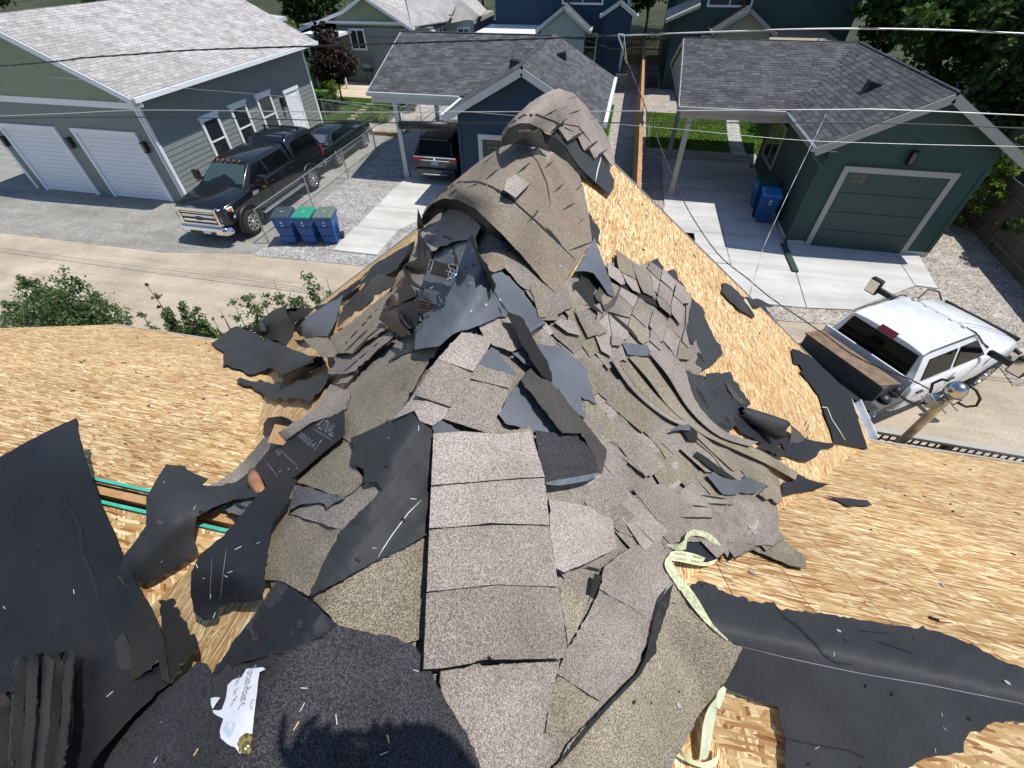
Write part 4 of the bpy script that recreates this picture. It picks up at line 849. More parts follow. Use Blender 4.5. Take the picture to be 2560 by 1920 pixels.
# ---- white pickup with flat bed and steel tool box, at the right
WH = math.radians(35.0)
c = Car('pickup_truck', 'white pickup with black flatbed and rusty steel toolbox parked below the eave', 'pickup truck', (5.66, 7.88, 0), WH, MT['pwhite'])
c.body([(3.58, .74, .58, .98, .0), (3.5, .86, .52, 1.05, .02), (3.3, .93, .48, 1.12, .05), (2.8, .97, .46, 1.18, .07), (2.2, .99, .46, 1.20, .05), (2.1, .99, .46, 1.22, 0), (0, .98, .46, 1.22, 0), (-.14, .97, .48, 1.22, 0)], bev=.04)
c.house([(2.25, .86, 1.19, .80, 1.24), (1.56, .91, 1.19, .69, 1.76), (1.34, .92, 1.19, .70, 1.84), (.1, .92, 1.19, .70, 1.87), (-.08, .92, 1.19, .70, 1.84), (-.16, .93, 1.19, .86, 1.3)], bev=.05)
c.panel('windscreen', [(2.16, .76, 1.28), (2.16, -.76, 1.28), (1.62, -.64, 1.73), (1.62, .64, 1.73)], MT['cglass'])
c.panel('rear_window', [(-.165, .74, 1.32), (-.165, -.74, 1.32), (-.10, -.66, 1.76), (-.10, .66, 1.76)], MT['cglass'])
c.panel('brake_light', [(-.13, .17, 1.79), (-.13, -.17, 1.79), (-.02, -.17, 1.87), (-.02, .17, 1.87)], NT('dark_red_lens').set((.11, .015, .02), .2), .02)
c.sidewin(.92, 1.19, .73, 1.76, [[(1.98, 1.26), (1.02, 1.26), (1.02, 1.68), (1.5, 1.68)], [(.92, 1.26), (.08, 1.26), (.12, 1.68), (.92, 1.68)]])
for y in (-.48, -.24, 0, .24, .48): c.put(MB().hexa([(1.30, y - .045, 1.83), (1.43, y - .03, 1.8), (1.43, y + .03, 1.8), (1.30, y + .045, 1.83)], [(1.32, y - .04, 1.875), (1.41, y - .02, 1.86), (1.41, y + .02, 1.86), (1.32, y + .04, 1.875)]), 'roof_light', MT['trim'], bev=.012)
for sg in (1, -1):
    c.put(MB().tube([(2.24, sg * .82, 1.23), (1.5, sg * .715, 1.77), (1.3, sg * .715, 1.84), (.05, sg * .715, 1.86), (-.1, sg * .72, 1.8)], .012, 6), 'roof_gutter', MT['black'])
    c.wheel(2.86, sg * .87, .40, .26, .55, 8); c.arch(2.86, sg * .965, .47, 'black', .015, .42)
    for x in (1.0, .08): c.put(MB().box((x, sg * .995 - .02, 1.0), (x + .17, sg * .995 + .02, 1.04)), 'door_handle', MT['black'], bev=.01)
    for x in (1.0, 2.12): c.put(MB().box((x - .006, sg * .99 - .004, .56), (x + .006, sg * .99 + .006, 1.2)), 'door_gap', MT['black'], smooth=0)
    m_ = c.put(MB().bar((1.95, sg * .93, 1.36), (1.85, sg * 1.42, 1.42), .09, .12).box((1.74, sg * 1.47 - .13, 1.30), (1.86, sg * 1.47 + .13, 1.66)), 'wing_mirror', MT['black'], bev=.025)
    c.put(MB().box((1.727, sg * 1.47 - .105, 1.34), (1.738, sg * 1.47 + .105, 1.62)), 'mirror_face', MT['chrome'], m_, smooth=0)
c.put(MB().tube([(2.3, .76, 1.26), (2.38, .2, 1.28), (2.38, -.4, 1.28), (2.3, -.80, 1.25)], .018, 6), 'wiper_cowl', MT['black'])
gb = MB().tube([(4.22, -.98, .72), (4.3, -.6, .75), (4.32, .6, .75), (4.2, .98, .72)], .045, 8).bar((4.24, -.78, .95), (4.24, .78, .95), .05, .08)
gb.v = [(v[0] - .48, v[1], v[2]) for v in gb.v]; c.put(gb, 'grille_guard', MT['black']); c.put(MB().box((3.46, -.96, .48), (3.70, .96, .62)), 'front_bumper', MT['black'], bev=.04)
c.put(MB().tube([(2.9, .98, 1.14), (3.2, 1.04, 1.28), (3.55, .95, 1.18), (3.74, .85, .95)], .016, 6), 'brush_bar', MT['black'])
# flatbed: dark frame with open well, louvred headboard, tool box
bed = MB().box((-2.9, -1.0, .88), (-.2, -.74, .98)).box((-2.9, .74, .88), (-.2, 1.0, .98)).box((-2.9, -.74, .55), (-.2, .74, .6)).box((-2.9, -.76, .55), (-.2, -.735, .98)).box((-2.9, .735, .55), (-.2, .76, .98))
bd_ = c.put(bed, 'flatbed', MT['dgrey'], smooth=0, bev=.006)
c.put(MB().box((-1.2, -.98, .98), (-1.08, .98, 1.06)).box((-1.62, -.98, .98), (-1.55, .98, 1.05)), 'bed_rail', MT['black'], bd_, smooth=0, bev=.01)
tb = c.put(MB().box((-.84, -.80, .985), (-.50, .90, 1.33)), 'tool_box', MT['dgrey'], smooth=0, bev=.01)
lid = MB().hexa([(-.86, -.74, 1.332), (-.46, -.86, 1.332), (-.46, .86, 1.332), (-.86, .93, 1.332)], [(-.86, -.74, 1.36), (-.46, -.86, 1.36), (-.46, .86, 1.36), (-.86, .93, 1.36)])
lid = c.put(lid, 'lid', MT['rust'], tb, smooth=0, bev=.006)
c.put(MB().box((-.30, -.93, 1.0), (-.27, .93, 1.40)), 'louvre_panel', MT['pwhite'], smooth=0)
for i in range(5): c.put(MB().box((-.268, -.85, 1.04 + i * .07), (-.25, .85, 1.07 + i * .07)), 'louvre', MT['trim'], smooth=0)
c.put(MB().box((-1.3, -.98, .982), (-.9, -.74, 1.0)).box((-2.3, -.98, .982), (-1.75, -.76, 1.02)), 'bed_box', MT['black'], bd_, smooth=0)
for i in range(12):
    x = -1.0 - i * .14; c.put(MB().tube([(x, -1.03, .93), (x - .04, -1.05, .90), (x - .08, -1.03, .93), (x - .04, -1.01, .95), (x, -1.03, .93)], .012, 5), 'chain_link', MT['chrome'], bd_)
c.put(MB().lathe((-.62, -.86, 1.0), (0, -.3, 1), [(0, .10), (.05, .11), (.09, .07), (.1, .02)], 14), 'hose_reel', MT['black'])
c.put(MB().box((-1.5, -1.22, .74), (-1.25, -1.0, .80)), 'step', MT['dgrey'], bev=.01)
for sg in (1, -1): c.wheel(-1.5, sg * .84, .40, .26, .55, 8)
# ---- far parked vehicles on the street behind
def far_car(loc, rot, mat, lb, up=0):
    c = Car('parked_car', lb, 'car', loc, rot, mat)
    c.body([(2.2, .8, .4, .85, .02), (1.1, .9, .34, 1.0, .03), (-1.2, .9, .34, 1.0 + up * .1, 0), (-2.2, .84, .4, .95 + up * .1, 0)])
    c.house([(1.1, .8, .98, .74, 1.0), (.3, .8, .98, .6, 1.45 + up * .3), (-1.2, .8, .98, .6, 1.45 + up * .3), (-1.9, .78, .98, .7, 1.05)]); c.sidewin(.8, .98, .62, 1.4 + up * .3, [[(.6, 1.05), (-1.4, 1.05), (-1.1, 1.34 + up * .25), (.3, 1.34 + up * .25)]])
    for x in (1.35, -1.35):
        for sg in (1, -1): c.wheel(x, sg * .8, .33, .2, .65, 6)
far_car((-12.4, 52, 0), .2, MT['pblack'], 'black pickup parked on the far street beyond the white porch roof', 1)
far_car((-15.2, 46.5, 0), 1.2, MT['pwhite'], 'pale car with red tail lights beside the far grey cottage')
far_car((-11.9, 44.0, 0), .3, M('tan_paint', (.45, .36, .16), .4), 'yellowish tan car behind the navy house porch')
far_car((-26, 48, 0), .4, M('maroon_paint', (.06, .01, .02), .3), 'dark red car in the shade beyond the grey cottage roof')
# ================================================================ bins, fences, yard things
def bin_(loc, rot, lidm, bodym, label, mark=None, group='wheeled bins in two sets', s=1):
    t = thing('wheelie_bin', label, 'bin', loc, rot, group)
    def P(mb, n, m_, par=None, bev=.012, sm=0):
        me = mb.mesh(n, m_, sm); o = bpy.data.objects.new(n, me); link(o, par or t)
        if bev: bevel(o, bev, 2)
        return o
    b = MB().hexa([(-.21, -.21, .06), (.21, -.21, .06), (.21, .21, .06), (-.21, .21, .06)], [(-.28, -.32, .96), (.28, -.32, .96), (.28, .33, .96), (-.28, .33, .96)])
    b.hexa([(-.30, -.34, .90), (.30, -.34, .90), (.30, .35, .90), (-.30, .35, .90)], [(-.31, -.35, .955), (.31, -.35, .955), (.31, .36, .955), (-.31, .36, .955)])
    for z in (.30, .62): b.hexa([(-.235 - z * .05, -.225 - z * .12, z), (.235 + z * .05, -.225 - z * .12, z), (.235 + z * .05, .0, z), (-.235 - z * .05, 0, z)], [(-.24 - z * .05, -.23 - z * .12, z + .018), (.24 + z * .05, -.23 - z * .12, z + .018), (.24 + z * .05, 0, z + .018), (-.24 - z * .05, 0, z + .018)])
    for k in range(5): b.box((.235, -.14 + k * .07, .12), (.262, -.125 + k * .07, .85)).box((-.262, -.14 + k * .07, .12), (-.235, -.125 + k * .07, .85))
    P(b, 'body', bodym)
    l = MB().hexa([(-.31, -.37, .962), (.31, -.37, .962), (.31, .36, .962), (-.31, .36, .962)], [(-.27, -.33, 1.02), (.27, -.33, 1.02), (.27, .34, 1.05), (-.27, .34, 1.05)])
    P(l, 'lid', lidm, bev=.02)
    P(MB().bar((-.2, .38, .97), (.2, .38, .97), .03), 'handle', bodym)
    for sg in (1, -1): P(MB().lathe((sg * .24, .26, .12), (sg, 0, 0), [(0, .12), (.06, .12), (.062, .05)], 16), 'wheel', MT['black'], bev=0)
    if mark: P(MB().box((-.05, -.005, 1.028), (.05, .012, 1.038)), 'lid_label', MT['white'], bev=0)
    em = MB()
    for k in range(5):
        a = math.pi / 2 + k * 2 * math.pi / 5; em.bar((.05 * math.cos(a), -.305, .80 + .05 * math.sin(a)), (.05 * math.cos(a + 2.513), -.305, .80 + .05 * math.sin(a + 2.513)), .008, .012, (0, 1, 0))
    em.box((-.05, -.303, .70), (.05, -.295, .715)).box((-.035, -.300, .67), (.035, -.290, .682))
    P(em, 'emblem', MT['white'], bev=0)
    return t
BB = M('bin_blue', (.012, .085, .29), .45, var=.12); BD = M('bin_dark_lid', (.045, .06, .075), .5); BG = M('bin_green_lid', (.03, .26, .17), .45); BGY = M('bin_grey_lid', (.12, .16, .13), .55); BL = M('bin_sky_lid', (.03, .22, .55), .4)
bin_((-10.2, 11.72, .01), math.radians(14), BD, BB, 'blue bin with black lid, leftmost of three by the chain-link fence', 1)
bin_((-9.52, 11.86, .01), math.radians(10), BG, BB, 'blue bin with bright green lid between two other blue bins', 1)
bin_((-8.86, 12.0, .01), math.radians(13), BGY, BB, 'blue bin with grey lid, rightmost of three beside the driveway', 1)
bin_((5.42, 16.4, .06), math.radians(-6), BL, BB, 'blue bin with bright blue lid by the green garage wall')
bin_((5.45, 17.5, .06), math.radians(-86), M('bin_forest_lid', (.015, .09, .06), .45), BB, 'blue bin with dark green lid in shade behind the bright one')
# orange cedar fence between the lots: posts, rails, pickets with a cap
MT['cedar'] = M('cedar_orange', (.46, .25, .11), .7, var=.2, scale=4, fine=(80, .2), rnd=.15); MT['oldw'] = M('weathered_board', (.12, .10, .085), .85, var=.3, scale=4, fine=(60, .25), rnd=.2)
def cedar_fence(x, y0, y1, h, name, label):
    t = thing(name, label, 'fence', (x, y0, 0)); pk = None; y = y0; k = 0; pm = None
    while y < y1:
        if pk is None: pk = MB().box((-.01, 0, .04), (.01, .135, h)).mesh('picket', MT['cedar'])
        meshobj('picket', pk, t, Matrix.Translation((x - .05, y, random.uniform(-.01, .01)))); y += .142
    for z in (.35, h * .5, h - .25): MB().box((x - .038, y0, z), (x + .0, y1, z + .085)).part('rail', MT['cedar'], t)
    MB().box((x - .08, y0, h + .012), (x + .055, y1, h + .045)).part('cap_rail', MT['cedar'], t)
    y = y0 + .3
    while y < y1:
        if pm is None: pm = MB().box((-.045, -.045, 0), (.045, .045, h - .02)).mesh('post', MT['cedar'])
        meshobj('post', pm, t, Matrix.Translation((x + .05, y, 0))); y += 1.35
cedar_fence(.88, 12.8, 43.0, 1.75, 'board_fence', 'long orange cedar fence between the blue and green lots')
t = thing('board_fence', 'orange cedar cross fence with slats between the two tall houses', 'fence', (1.2, 43.2, 0))
for i in range(30): meshobj('picket', MB().box((0, -.01, .05), (.08 if i > 14 else .12, .01, 1.8)).mesh('picket', MT['cedar']), t, Matrix.Translation((-1.2 + i * .135, 43.2, 0)))
for z in (.4, 1.0, 1.6): MB().box((-1.2, 43.215, z), (2.9, 43.26, z + .09)).part('rail', MT['cedar'], t)
# chain-link fence
def chainlink(pts, label, h=1.15, top=True, posts=None):
    t = thing('chain_link_fence', label, 'fence', (pts[0][0], pts[0][1], 0))
    for (xa, ya), (xb, yb) in zip(pts[:-1], pts[1:]):
        a = Vector((xa, ya, 0)); b = Vector((xb, yb, 0)); d = b - a; L = d.length; d /= L; n = max(1, round(L / 2.9))
        for i in range(n + 1): MB().tube([a + d * (L * i / n), a + d * (L * i / n) + Vector((0, 0, h + .03))], .025, 8).part('post', MT['metal'], t)
        MB().tube([a + Vector((0, 0, h)), b + Vector((0, 0, h))], .022, 8).part('top_rail', MT['metal'], t)
        w_ = MB(); s = .10; q = 0; N_ = int(L / s)
        side = Vector((-d.y, d.x, 0)) * .004
        for i in range(-int(h / s), N_):
            for sg in (1, -1):
                u0, z0, u1, z1 = (i * s, .03, i * s + h - .04, h - .01) if sg > 0 else (i * s, h - .01, i * s + h - .04, .03)
                if u0 < 0: f = -u0 / (u1 - u0); z0 = z0 + (z1 - z0) * f; u0 = 0
                if u1 > L: f = (L - u0) / (u1 - u0); z1 = z0 + (z1 - z0) * f; u1 = L
                if u1 - u0 < .03: continue
                A = a + d * u0 + Vector((0, 0, z0)) + side * sg; B_ = a + d * u1 + Vector((0, 0, z1)) + side * sg
                w_.tube([A, B_], .0012, 3, False)
        o = w_.part('wire_mesh', MT['metal'], t, fix=False); o['kind'] = 'stuff'
chainlink([(-10.95, 11.45), (-10.95, 22.9), (-10.4, 33.6)], 'galvanised chain-link fence between the asphalt apron and the gravel')
chainlink([(-15.9, 24.3), (-11.1, 22.95)], 'low wire fence across the lawn behind the old coupe')
# timber edging
MB().box((-16, 22.9, 0), (-11.0, 23.02, .16)).part('timber_edging', MT['cedar'])['label'] = 'brown timber edging board at the end of the asphalt'
bpy.data.objects['timber_edging']['category'] = 'edging'
# flat stepping stones in the far lawn
def stones(pts, r0, nm, lb, grp, mat, sq=False):
    for i, (x, y, a) in enumerate(pts):
        n = 8; P = [(x + r0 * 1.35 * math.cos(2 * math.pi * k / n) * random.uniform(.85, 1.1), y + r0 * math.sin(2 * math.pi * k / n) * random.uniform(.85, 1.1)) for k in range(n)]
        o = MB().prism(P, -.03, .045).part(nm, mat); tag(o, ('stepping stone nearest the far patio in the lawn line', 'second stepping stone from the far patio', 'third stepping stone from the far patio', 'fourth stepping stone from the far patio', 'fourth stepping stone from the wire fence end', 'third stepping stone from the wire fence end', 'second stepping stone from the wire fence end', 'stepping stone nearest the wire fence across the lawn')[i], 'stone', grp)
stones([(-15.2, 29.0, 0), (-15.22, 28.35, 0), (-15.18, 27.7, 0), (-15.12, 27.05, 0), (-15.05, 26.45, 0), (-15.0, 25.85, 0), (-14.92, 25.25, 0), (-14.89, 24.68, 0)], .2, 'stepping_stone', 'pale stepping stone in the line across the far lawn', 'stepping stones in the far lawn', MT['conct'])
# curving concrete plank path
t = thing('garden_path', 'curving path of pale concrete planks across the green lot lawn', 'path', (5.7, 26.5, 0))
for i in range(17):
    f = i / 16; y = 23.45 + f * 6.7; xc_ = 5.68 + .08 * math.sin((f - .3) * 2.5) + .45 * f * f
    MB().obox((xc_, y, 0), (1, .06, 0), (-.06, 1, 0), (0, 0, 1), (-.32, -.19, 0), (.32, .19, .055)).part('plank', MT['concw'], t)
# barbecue, air conditioners, plants
t = thing('grill', 'small silver grill on a stand at the patio edge', 'grill', (-17.4, 33.2, .05))
MB().box((-17.7, 32.95, .8), (-17.1, 33.35, 1.0)).part('firebox', MT['black'], t); MB().hexa([(-17.68, 32.95, 1.01), (-17.12, 32.95, 1.01), (-17.12, 33.35, 1.01), (-17.68, 33.35, 1.01)], [(-17.64, 33.0, 1.25), (-17.16, 33.0, 1.25), (-17.16, 33.32, 1.3), (-17.64, 33.32, 1.3)]).part('lid', MT['metal'], t)
for x in (-17.6, -17.2): MB().box((x - .02, 33.1, .05), (x + .02, 33.14, .8)).part('leg', MT['black'], t)
MB().box((-18.0, 33.0, .95), (-17.72, 33.3, .98)).part('side_shelf', MT['black'], t)
for x, y, lb, dm in ((-.35, 35.3, 'pale air conditioner between the navy house and the fence', 'metal'), (1.75, 36.2, 'dark shaded air conditioner beside the green house', 'dgrey')):
    t = thing('air_conditioner', lb, 'air conditioner', (x, y, 0))
    MB().box((x - .38, y - .38, .05), (x + .38, y + .38, .12)).part('base', MT[dm], t); MB().box((x - .38, y - .38, .82), (x + .38, y + .38, .9)).part('lid', MT[dm], t)
    for k in range(-5, 6):
        MB().box((x - .375 + (k + 5) * .07, y - .37, .12), (x - .35 + (k + 5) * .07, y - .355, .82)).part('fin', MT[dm], t)
    MB().lathe((x, y, .9), (0, 0, 1), [(0, .3), (.02, .3), (.03, .26)], 20).part('fan_grille', MT['black'], t); MB().box((x - .33, y - .33, .12), (x + .33, y + .33, .82)).part('coil', MT['black'], t)
# wall / board fence and gravel at the far right
t = thing('board_fence', 'dark weathered board fence in shade right of the green garage', 'fence', (12.3, 10, 0))
for i in range(62):
    meshobj('picket', MB().box((-.012, 0, 0), (.012, .135, 1.75)).mesh('picket', MT['oldw']) if i == 0 else bpy.data.meshes['picket_old'], t, Matrix.Translation((11.75 + i * .013, 10.2 + i * .143, 0)))
    if i == 0: t.children[0].data.name = 'picket_old'
for z in (.3, 1.4): MB().bar((11.72, 10.2, z), (12.52, 19.0, z), .04, .09).part('rail', MT['oldw'], t)
# lattice fence below the right eave
t = thing('lattice_fence', 'dark wooden lattice fence with pale top rail at the lower right', 'fence', (6, 6.3, 0))
P0 = Vector((4.3, 5.5, 0)); P1 = Vector((7.6, 5.40, 0)); dd_ = (P1 - P0); LL = dd_.length; dd_ /= LL; nn_ = Vector((-dd_.y, dd_.x, 0))
MB().bar(P0 + Vector((0, 0, 1.52)), P1 + Vector((0, 0, 1.52)), .10, .04).part('top_rail', MT['trimt'], t)
MB().bar(P0 + Vector((0, 0, .3)), P1 + Vector((0, 0, .3)), .05, .09).part('bottom_rail', MT['oldw'], t)
for k in range(int(LL / .11)): MB().bar(P0 + dd_ * (k * .11) + nn_ * .012 + Vector((0, 0, .3)), P0 + dd_ * (k * .11) + nn_ * .012 + Vector((0, 0, 1.5)), .03, .012, nn_).part('lattice_slat', MT['oldw'], t)
for k in range(11): MB().bar(P0 - nn_ * .008 + Vector((0, 0, .36 + k * .11)), P1 - nn_ * .008 + Vector((0, 0, .36 + k * .11)), .012, .03).part('lattice_slat', MT['oldw'], t)
for k in range(3): MB().box((P0.x + k * 1.6 - .05, P0.y - .02 - k * .05, 0), (P0.x + k * 1.6 + .05, P0.y + .08 - k * .05, 1.5)).part('post', MT['oldw'], t)
# ================================================================ torn roofing: sheets whose outlines were read off the photo and laid on the roof planes
RM = np.array([[*RX], [*RY], [*RZ]])
def rays_np(P):
    c = np.stack([P[:, 0] - 1280, P[:, 1] - 960, np.full(len(P), F)], 1); d = c @ RM.T; return d / np.linalg.norm(d, axis=1)[:, None]
def surf_np(x, y):
    a = .03; dx = np.abs(x - XR); wv = np.where(y < YG + .3, ZR - PW * (np.sqrt(dx * dx + a * a) - a), -50.)
    mv = np.where(y < EM + .3, ZM - PM * (np.sqrt((y - YM) ** 2 + .0006) - .0245), -50.); return np.maximum(wv, mv)
TT = np.arange(.35, 9.5, .015)
def hit_np(P, h):
    P = np.asarray(P, float); h = np.asarray(h, float); d = rays_np(P); out = np.zeros(len(P))
    for s in range(0, len(P), 400):
        dd = d[s:s + 400]; hh = h[s:s + 400]
        X = dd[:, 0:1] * TT; Y = dd[:, 1:2] * TT; Z = H + dd[:, 2:3] * TT; g = Z - surf_np(X, Y) - hh[:, None]
        neg = g <= 0; has = neg.any(1); i = np.where(has, neg.argmax(1), g.argmin(1)); i1 = np.clip(i, 1, len(TT) - 1)
        g0 = g[np.arange(len(dd)), i1 - 1]; g1 = g[np.arange(len(dd)), i1]; f = np.where(has & (g0 > g1), np.clip(g0 / np.maximum(g0 - g1, 1e-6), 0, 1), 1.)
        out[s:s + 400] = np.where(has, TT[i1 - 1] + f * (TT[i1] - TT[i1 - 1]), TT[i])
    return out
class Interp:                       # thin-plate spline of a value over photo pixels
    def __init__(s, C, v, lam=1e-3):
        s.C = np.asarray(C, float) / 200; n = len(C); K = s.k(s.C, s.C) + lam * np.eye(n); Pm = np.hstack([np.ones((n, 1)), s.C])
        A = np.block([[K, Pm], [Pm.T, np.zeros((3, 3))]]); s.w = np.linalg.lstsq(A, np.concatenate([v, np.zeros(3)]), rcond=None)[0]
    def k(s, a, b):
        r2 = ((a[:, None] - b[None]) ** 2).sum(2); return .5 * r2 * np.log(r2 + 1e-9)
    def __call__(s, P):
        P = np.asarray(P, float) / 200; return s.k(P, s.C) @ s.w[:-3] + s.w[-3] + P @ s.w[-2:]
def chaikin(p, n=1):
    for _ in range(n):
        q = []
        for i in range(len(p)):
            a, b = p[i], p[(i + 1) % len(p)]; q += [tuple(np.array(a) * .75 + np.array(b) * .25), tuple(np.array(a) * .25 + np.array(b) * .75)]
        p = q
    return p
SR = random.Random(5)
def sheet(name, label, cat, mat, key, pts, h=.03, free=False, th=.004, res=16, rag=1.2, group=None, parent=None, wav=.004, ctrl=(), back='back', lift=None, smooth=0):
    """pts: (x, y[, height above the roof in metres, or world y if > 1]) in the pixel frame `key`"""
    P = []; Hh = []
    for p in list(pts) + list(ctrl):
        P.append(px(key, p)); Hh.append(p[2] if len(p) > 2 else None)
    n0 = len(pts); P = np.array(P, float)
    hv = np.array([h if q is None else q for q in Hh], float)
    t0 = hit_np(P, np.where(hv > 1, .1, hv))
    D = rays_np(P); t0 = np.where(hv > 1, hv / np.maximum(D[:, 1], 1e-3), t0)
    if free: itp = Interp(P, 1 / t0)
    def hgt(Q):
        d2 = ((Q[:, None] - P[None]) ** 2).sum(2) + 4; w_ = 1 / d2 ** 1.1; return (w_ @ np.where(hv > 1, .1, hv)) / w_.sum(1)
    ph = SR.uniform(0, 6); sc_ = SR.uniform(.8, 1.3)
    def ev(Q):
        Q = np.asarray(Q, float)
        wob = wav * (np.sin(Q[:, 0] / 23 * sc_ + ph) * np.cos(Q[:, 1] / 31 * sc_ + ph * 2) + .6 * np.sin((Q[:, 0] + Q[:, 1]) / 12 * sc_ + ph) + .35 * np.sin(Q[:, 0] / 7.1 - Q[:, 1] / 9.3 + ph * 3))
        t = 1 / itp(Q) - wob if free else hit_np(Q, np.maximum(hgt(Q) + wob, .001))
        return t
    # outline, subdivided and roughened
    out = []
    OL = [tuple(q) for q in P[:n0]]
    if smooth: OL = chaikin(OL, smooth)
    for i in range(len(OL)):
        a = np.array(OL[i]); b = np.array(OL[(i + 1) % len(OL)]); L = np.linalg.norm(b - a); k = max(1, int(L / (res * .6 if rag else res))); nrm = np.array([-(b - a)[1], (b - a)[0]]) / max(L, 1e-6)
        for j in range(k):
            q = a + (b - a) * j / k
            if rag: q = q + nrm * (SR.uniform(-rag, rag) if j else 0) + (nrm * SR.choice((-1, 1)) * SR.uniform(1.5, 3.2) * rag if (j and rag >= 1 and SR.random() < .16) else 0)
            out.append(q)
    out = np.array(out); xs = np.arange(out[:, 0].min() + res * .5, out[:, 0].max(), res); ys = np.arange(out[:, 1].min() + res * .5, out[:, 1].max(), res)
    inner = []
    G_ = np.array([(x + (res * .5 if (k % 2) else 0), y) for k, y in enumerate(ys) for x in xs]) if len(xs) and len(ys) else np.zeros((0, 2))
    if len(G_):
        ins = np.zeros(len(G_), bool); n = len(out)
        for i in range(n):
            x1, y1 = out[i]; x2, y2 = out[(i + 1) % n]; c = (y1 > G_[:, 1]) != (y2 > G_[:, 1])
            with np.errstate(divide='ignore', invalid='ignore'): xx = (x2 - x1) * (G_[:, 1] - y1) / (y2 - y1) + x1
            ins ^= c & (G_[:, 0] < xx)
        G_ = G_[ins]
        if len(G_):
            dm = np.sqrt(((G_[:, None] - out[None]) ** 2).sum(2)).min(1); G_ = G_[dm > res * .45]
        inner = G_
    A = np.vstack([out, inner]) if len(inner) else out
    vs, es, fs, ov, oe, of = delaunay_2d_cdt([Vector((float(a), float(b))) for a, b in A], [], [list(range(len(out)))], 1, 1e-3)
    Q = np.array([(v.x, v.y) for v in vs]); t = ev(Q); X = rays_np(Q) * t[:, None] + np.array([0, 0, H]); n = len(Q)
    fs = [list(f) for f in fs]; V3 = [Vector(x) for x in X]
    nor = [Vector((0, 0, 0)) for _ in V3]; F2 = []
    for f in fs:
        a = V3[f[0]]; nn = (V3[f[1]] - a).cross(V3[f[2]] - a)
        if nn.dot(EYE - a) < 0: f = f[::-1]; nn = -nn
        F2.append(f)
        for i in f: nor[i] += nn
    cnt = {}
    for f in F2:
        for i in range(len(f)):
            e = (f[i], f[(i + 1) % len(f)]); cnt[tuple(sorted(e))] = cnt.get(tuple(sorted(e)), []) + [e]
    bot = [v - nn.normalized() * th if nn.length > 0 else v for v, nn in zip(V3, nor)]
    faces = list(F2) + [[i + n for i in f[::-1]] for f in F2]; mi = [0] * len(F2) + [1] * len(F2)
    for k, e in cnt.items():
        if len(e) == 1: a, b = e[0]; faces.append([b, a, a + n, b + n]); mi.append(1)
    me = bpy.data.meshes.new(name); me.from_pydata([tuple(v) for v in V3 + bot], [], faces); me.materials.append(MT[mat]); me.materials.append(MT[back])
    me.polygons.foreach_set('material_index', mi); me.polygons.foreach_set('use_smooth', [True] * len(faces)); me.update(); me.set_sharp_from_angle(angle=math.radians(50))
    o = bpy.data.objects.new(name, me); link(o, parent)
    if parent is None: tag(o, label, cat, group)
    elif label: o['label'] = label
    o_ev[o.name] = (ev, out)
    return o
o_ev = {}
def crack(par, key, pts, w_=4, name='tear_shadow', mat='ash', lift=.003, taper=True):
    """a thin raised strip following its sheet; dark ones paint the shadow lines of edges, slots and tears"""
    ev = o_ev[par.name][0]; P = np.array([px(key, p) for p in pts], float); Q = []
    for a, b in zip(P[:-1], P[1:]):
        k = max(1, int(np.linalg.norm(b - a) / 14)); Q += [a + (b - a) * j / k + (np.random.RandomState(len(Q)).uniform(-.7, .7, 2) if j else 0) for j in range(k)]
    Q.append(P[-1]); Q = np.array(Q); T_ = np.gradient(Q, axis=0); T_ /= np.maximum(np.linalg.norm(T_, axis=1), 1e-6)[:, None]; N_ = np.stack([-T_[:, 1], T_[:, 0]], 1)
    n = len(Q); wd = np.array([w_ / 2 * (min(1, .25 + 4 * min(i, n - 1 - i) / max(n - 1, 1)) if taper else 1) for i in range(n)])
    A = Q + N_ * wd[:, None]; B_ = Q - N_ * wd[:, None]; R = np.vstack([A, B_]); t = ev(R) - lift / 1.0
    X = rays_np(R) * t[:, None] + np.array([0, 0, H]); mb = MB(); mb.add([tuple(x) for x in X], [(i, i + 1, n + i + 1, n + i) for i in range(n - 1)])
    o = mb.part(name, MT[mat], None, fix=False); o.parent = par; return o
def tabs(par, key, polys, mats=('sh', 'sh', 'shp', 'sh', 'shp', 'sho'), name='tab', h=.0, dh=.012, rag=.5, th=.004):
    out = []
    for i, p in enumerate(polys):
        m_ = SR.choice(mats); hh = h + SR.uniform(0, dh)
        out.append(sheet(name, None, None, m_, key, [(q[0], q[1]) + ((q[2],) if len(q) > 2 else (hh + (.006 if q[1] > np.mean([r[1] for r in p]) else 0),)) for q in p], h=hh, parent=par, rag=rag, res=26, wav=.0015, th=th))
    return out
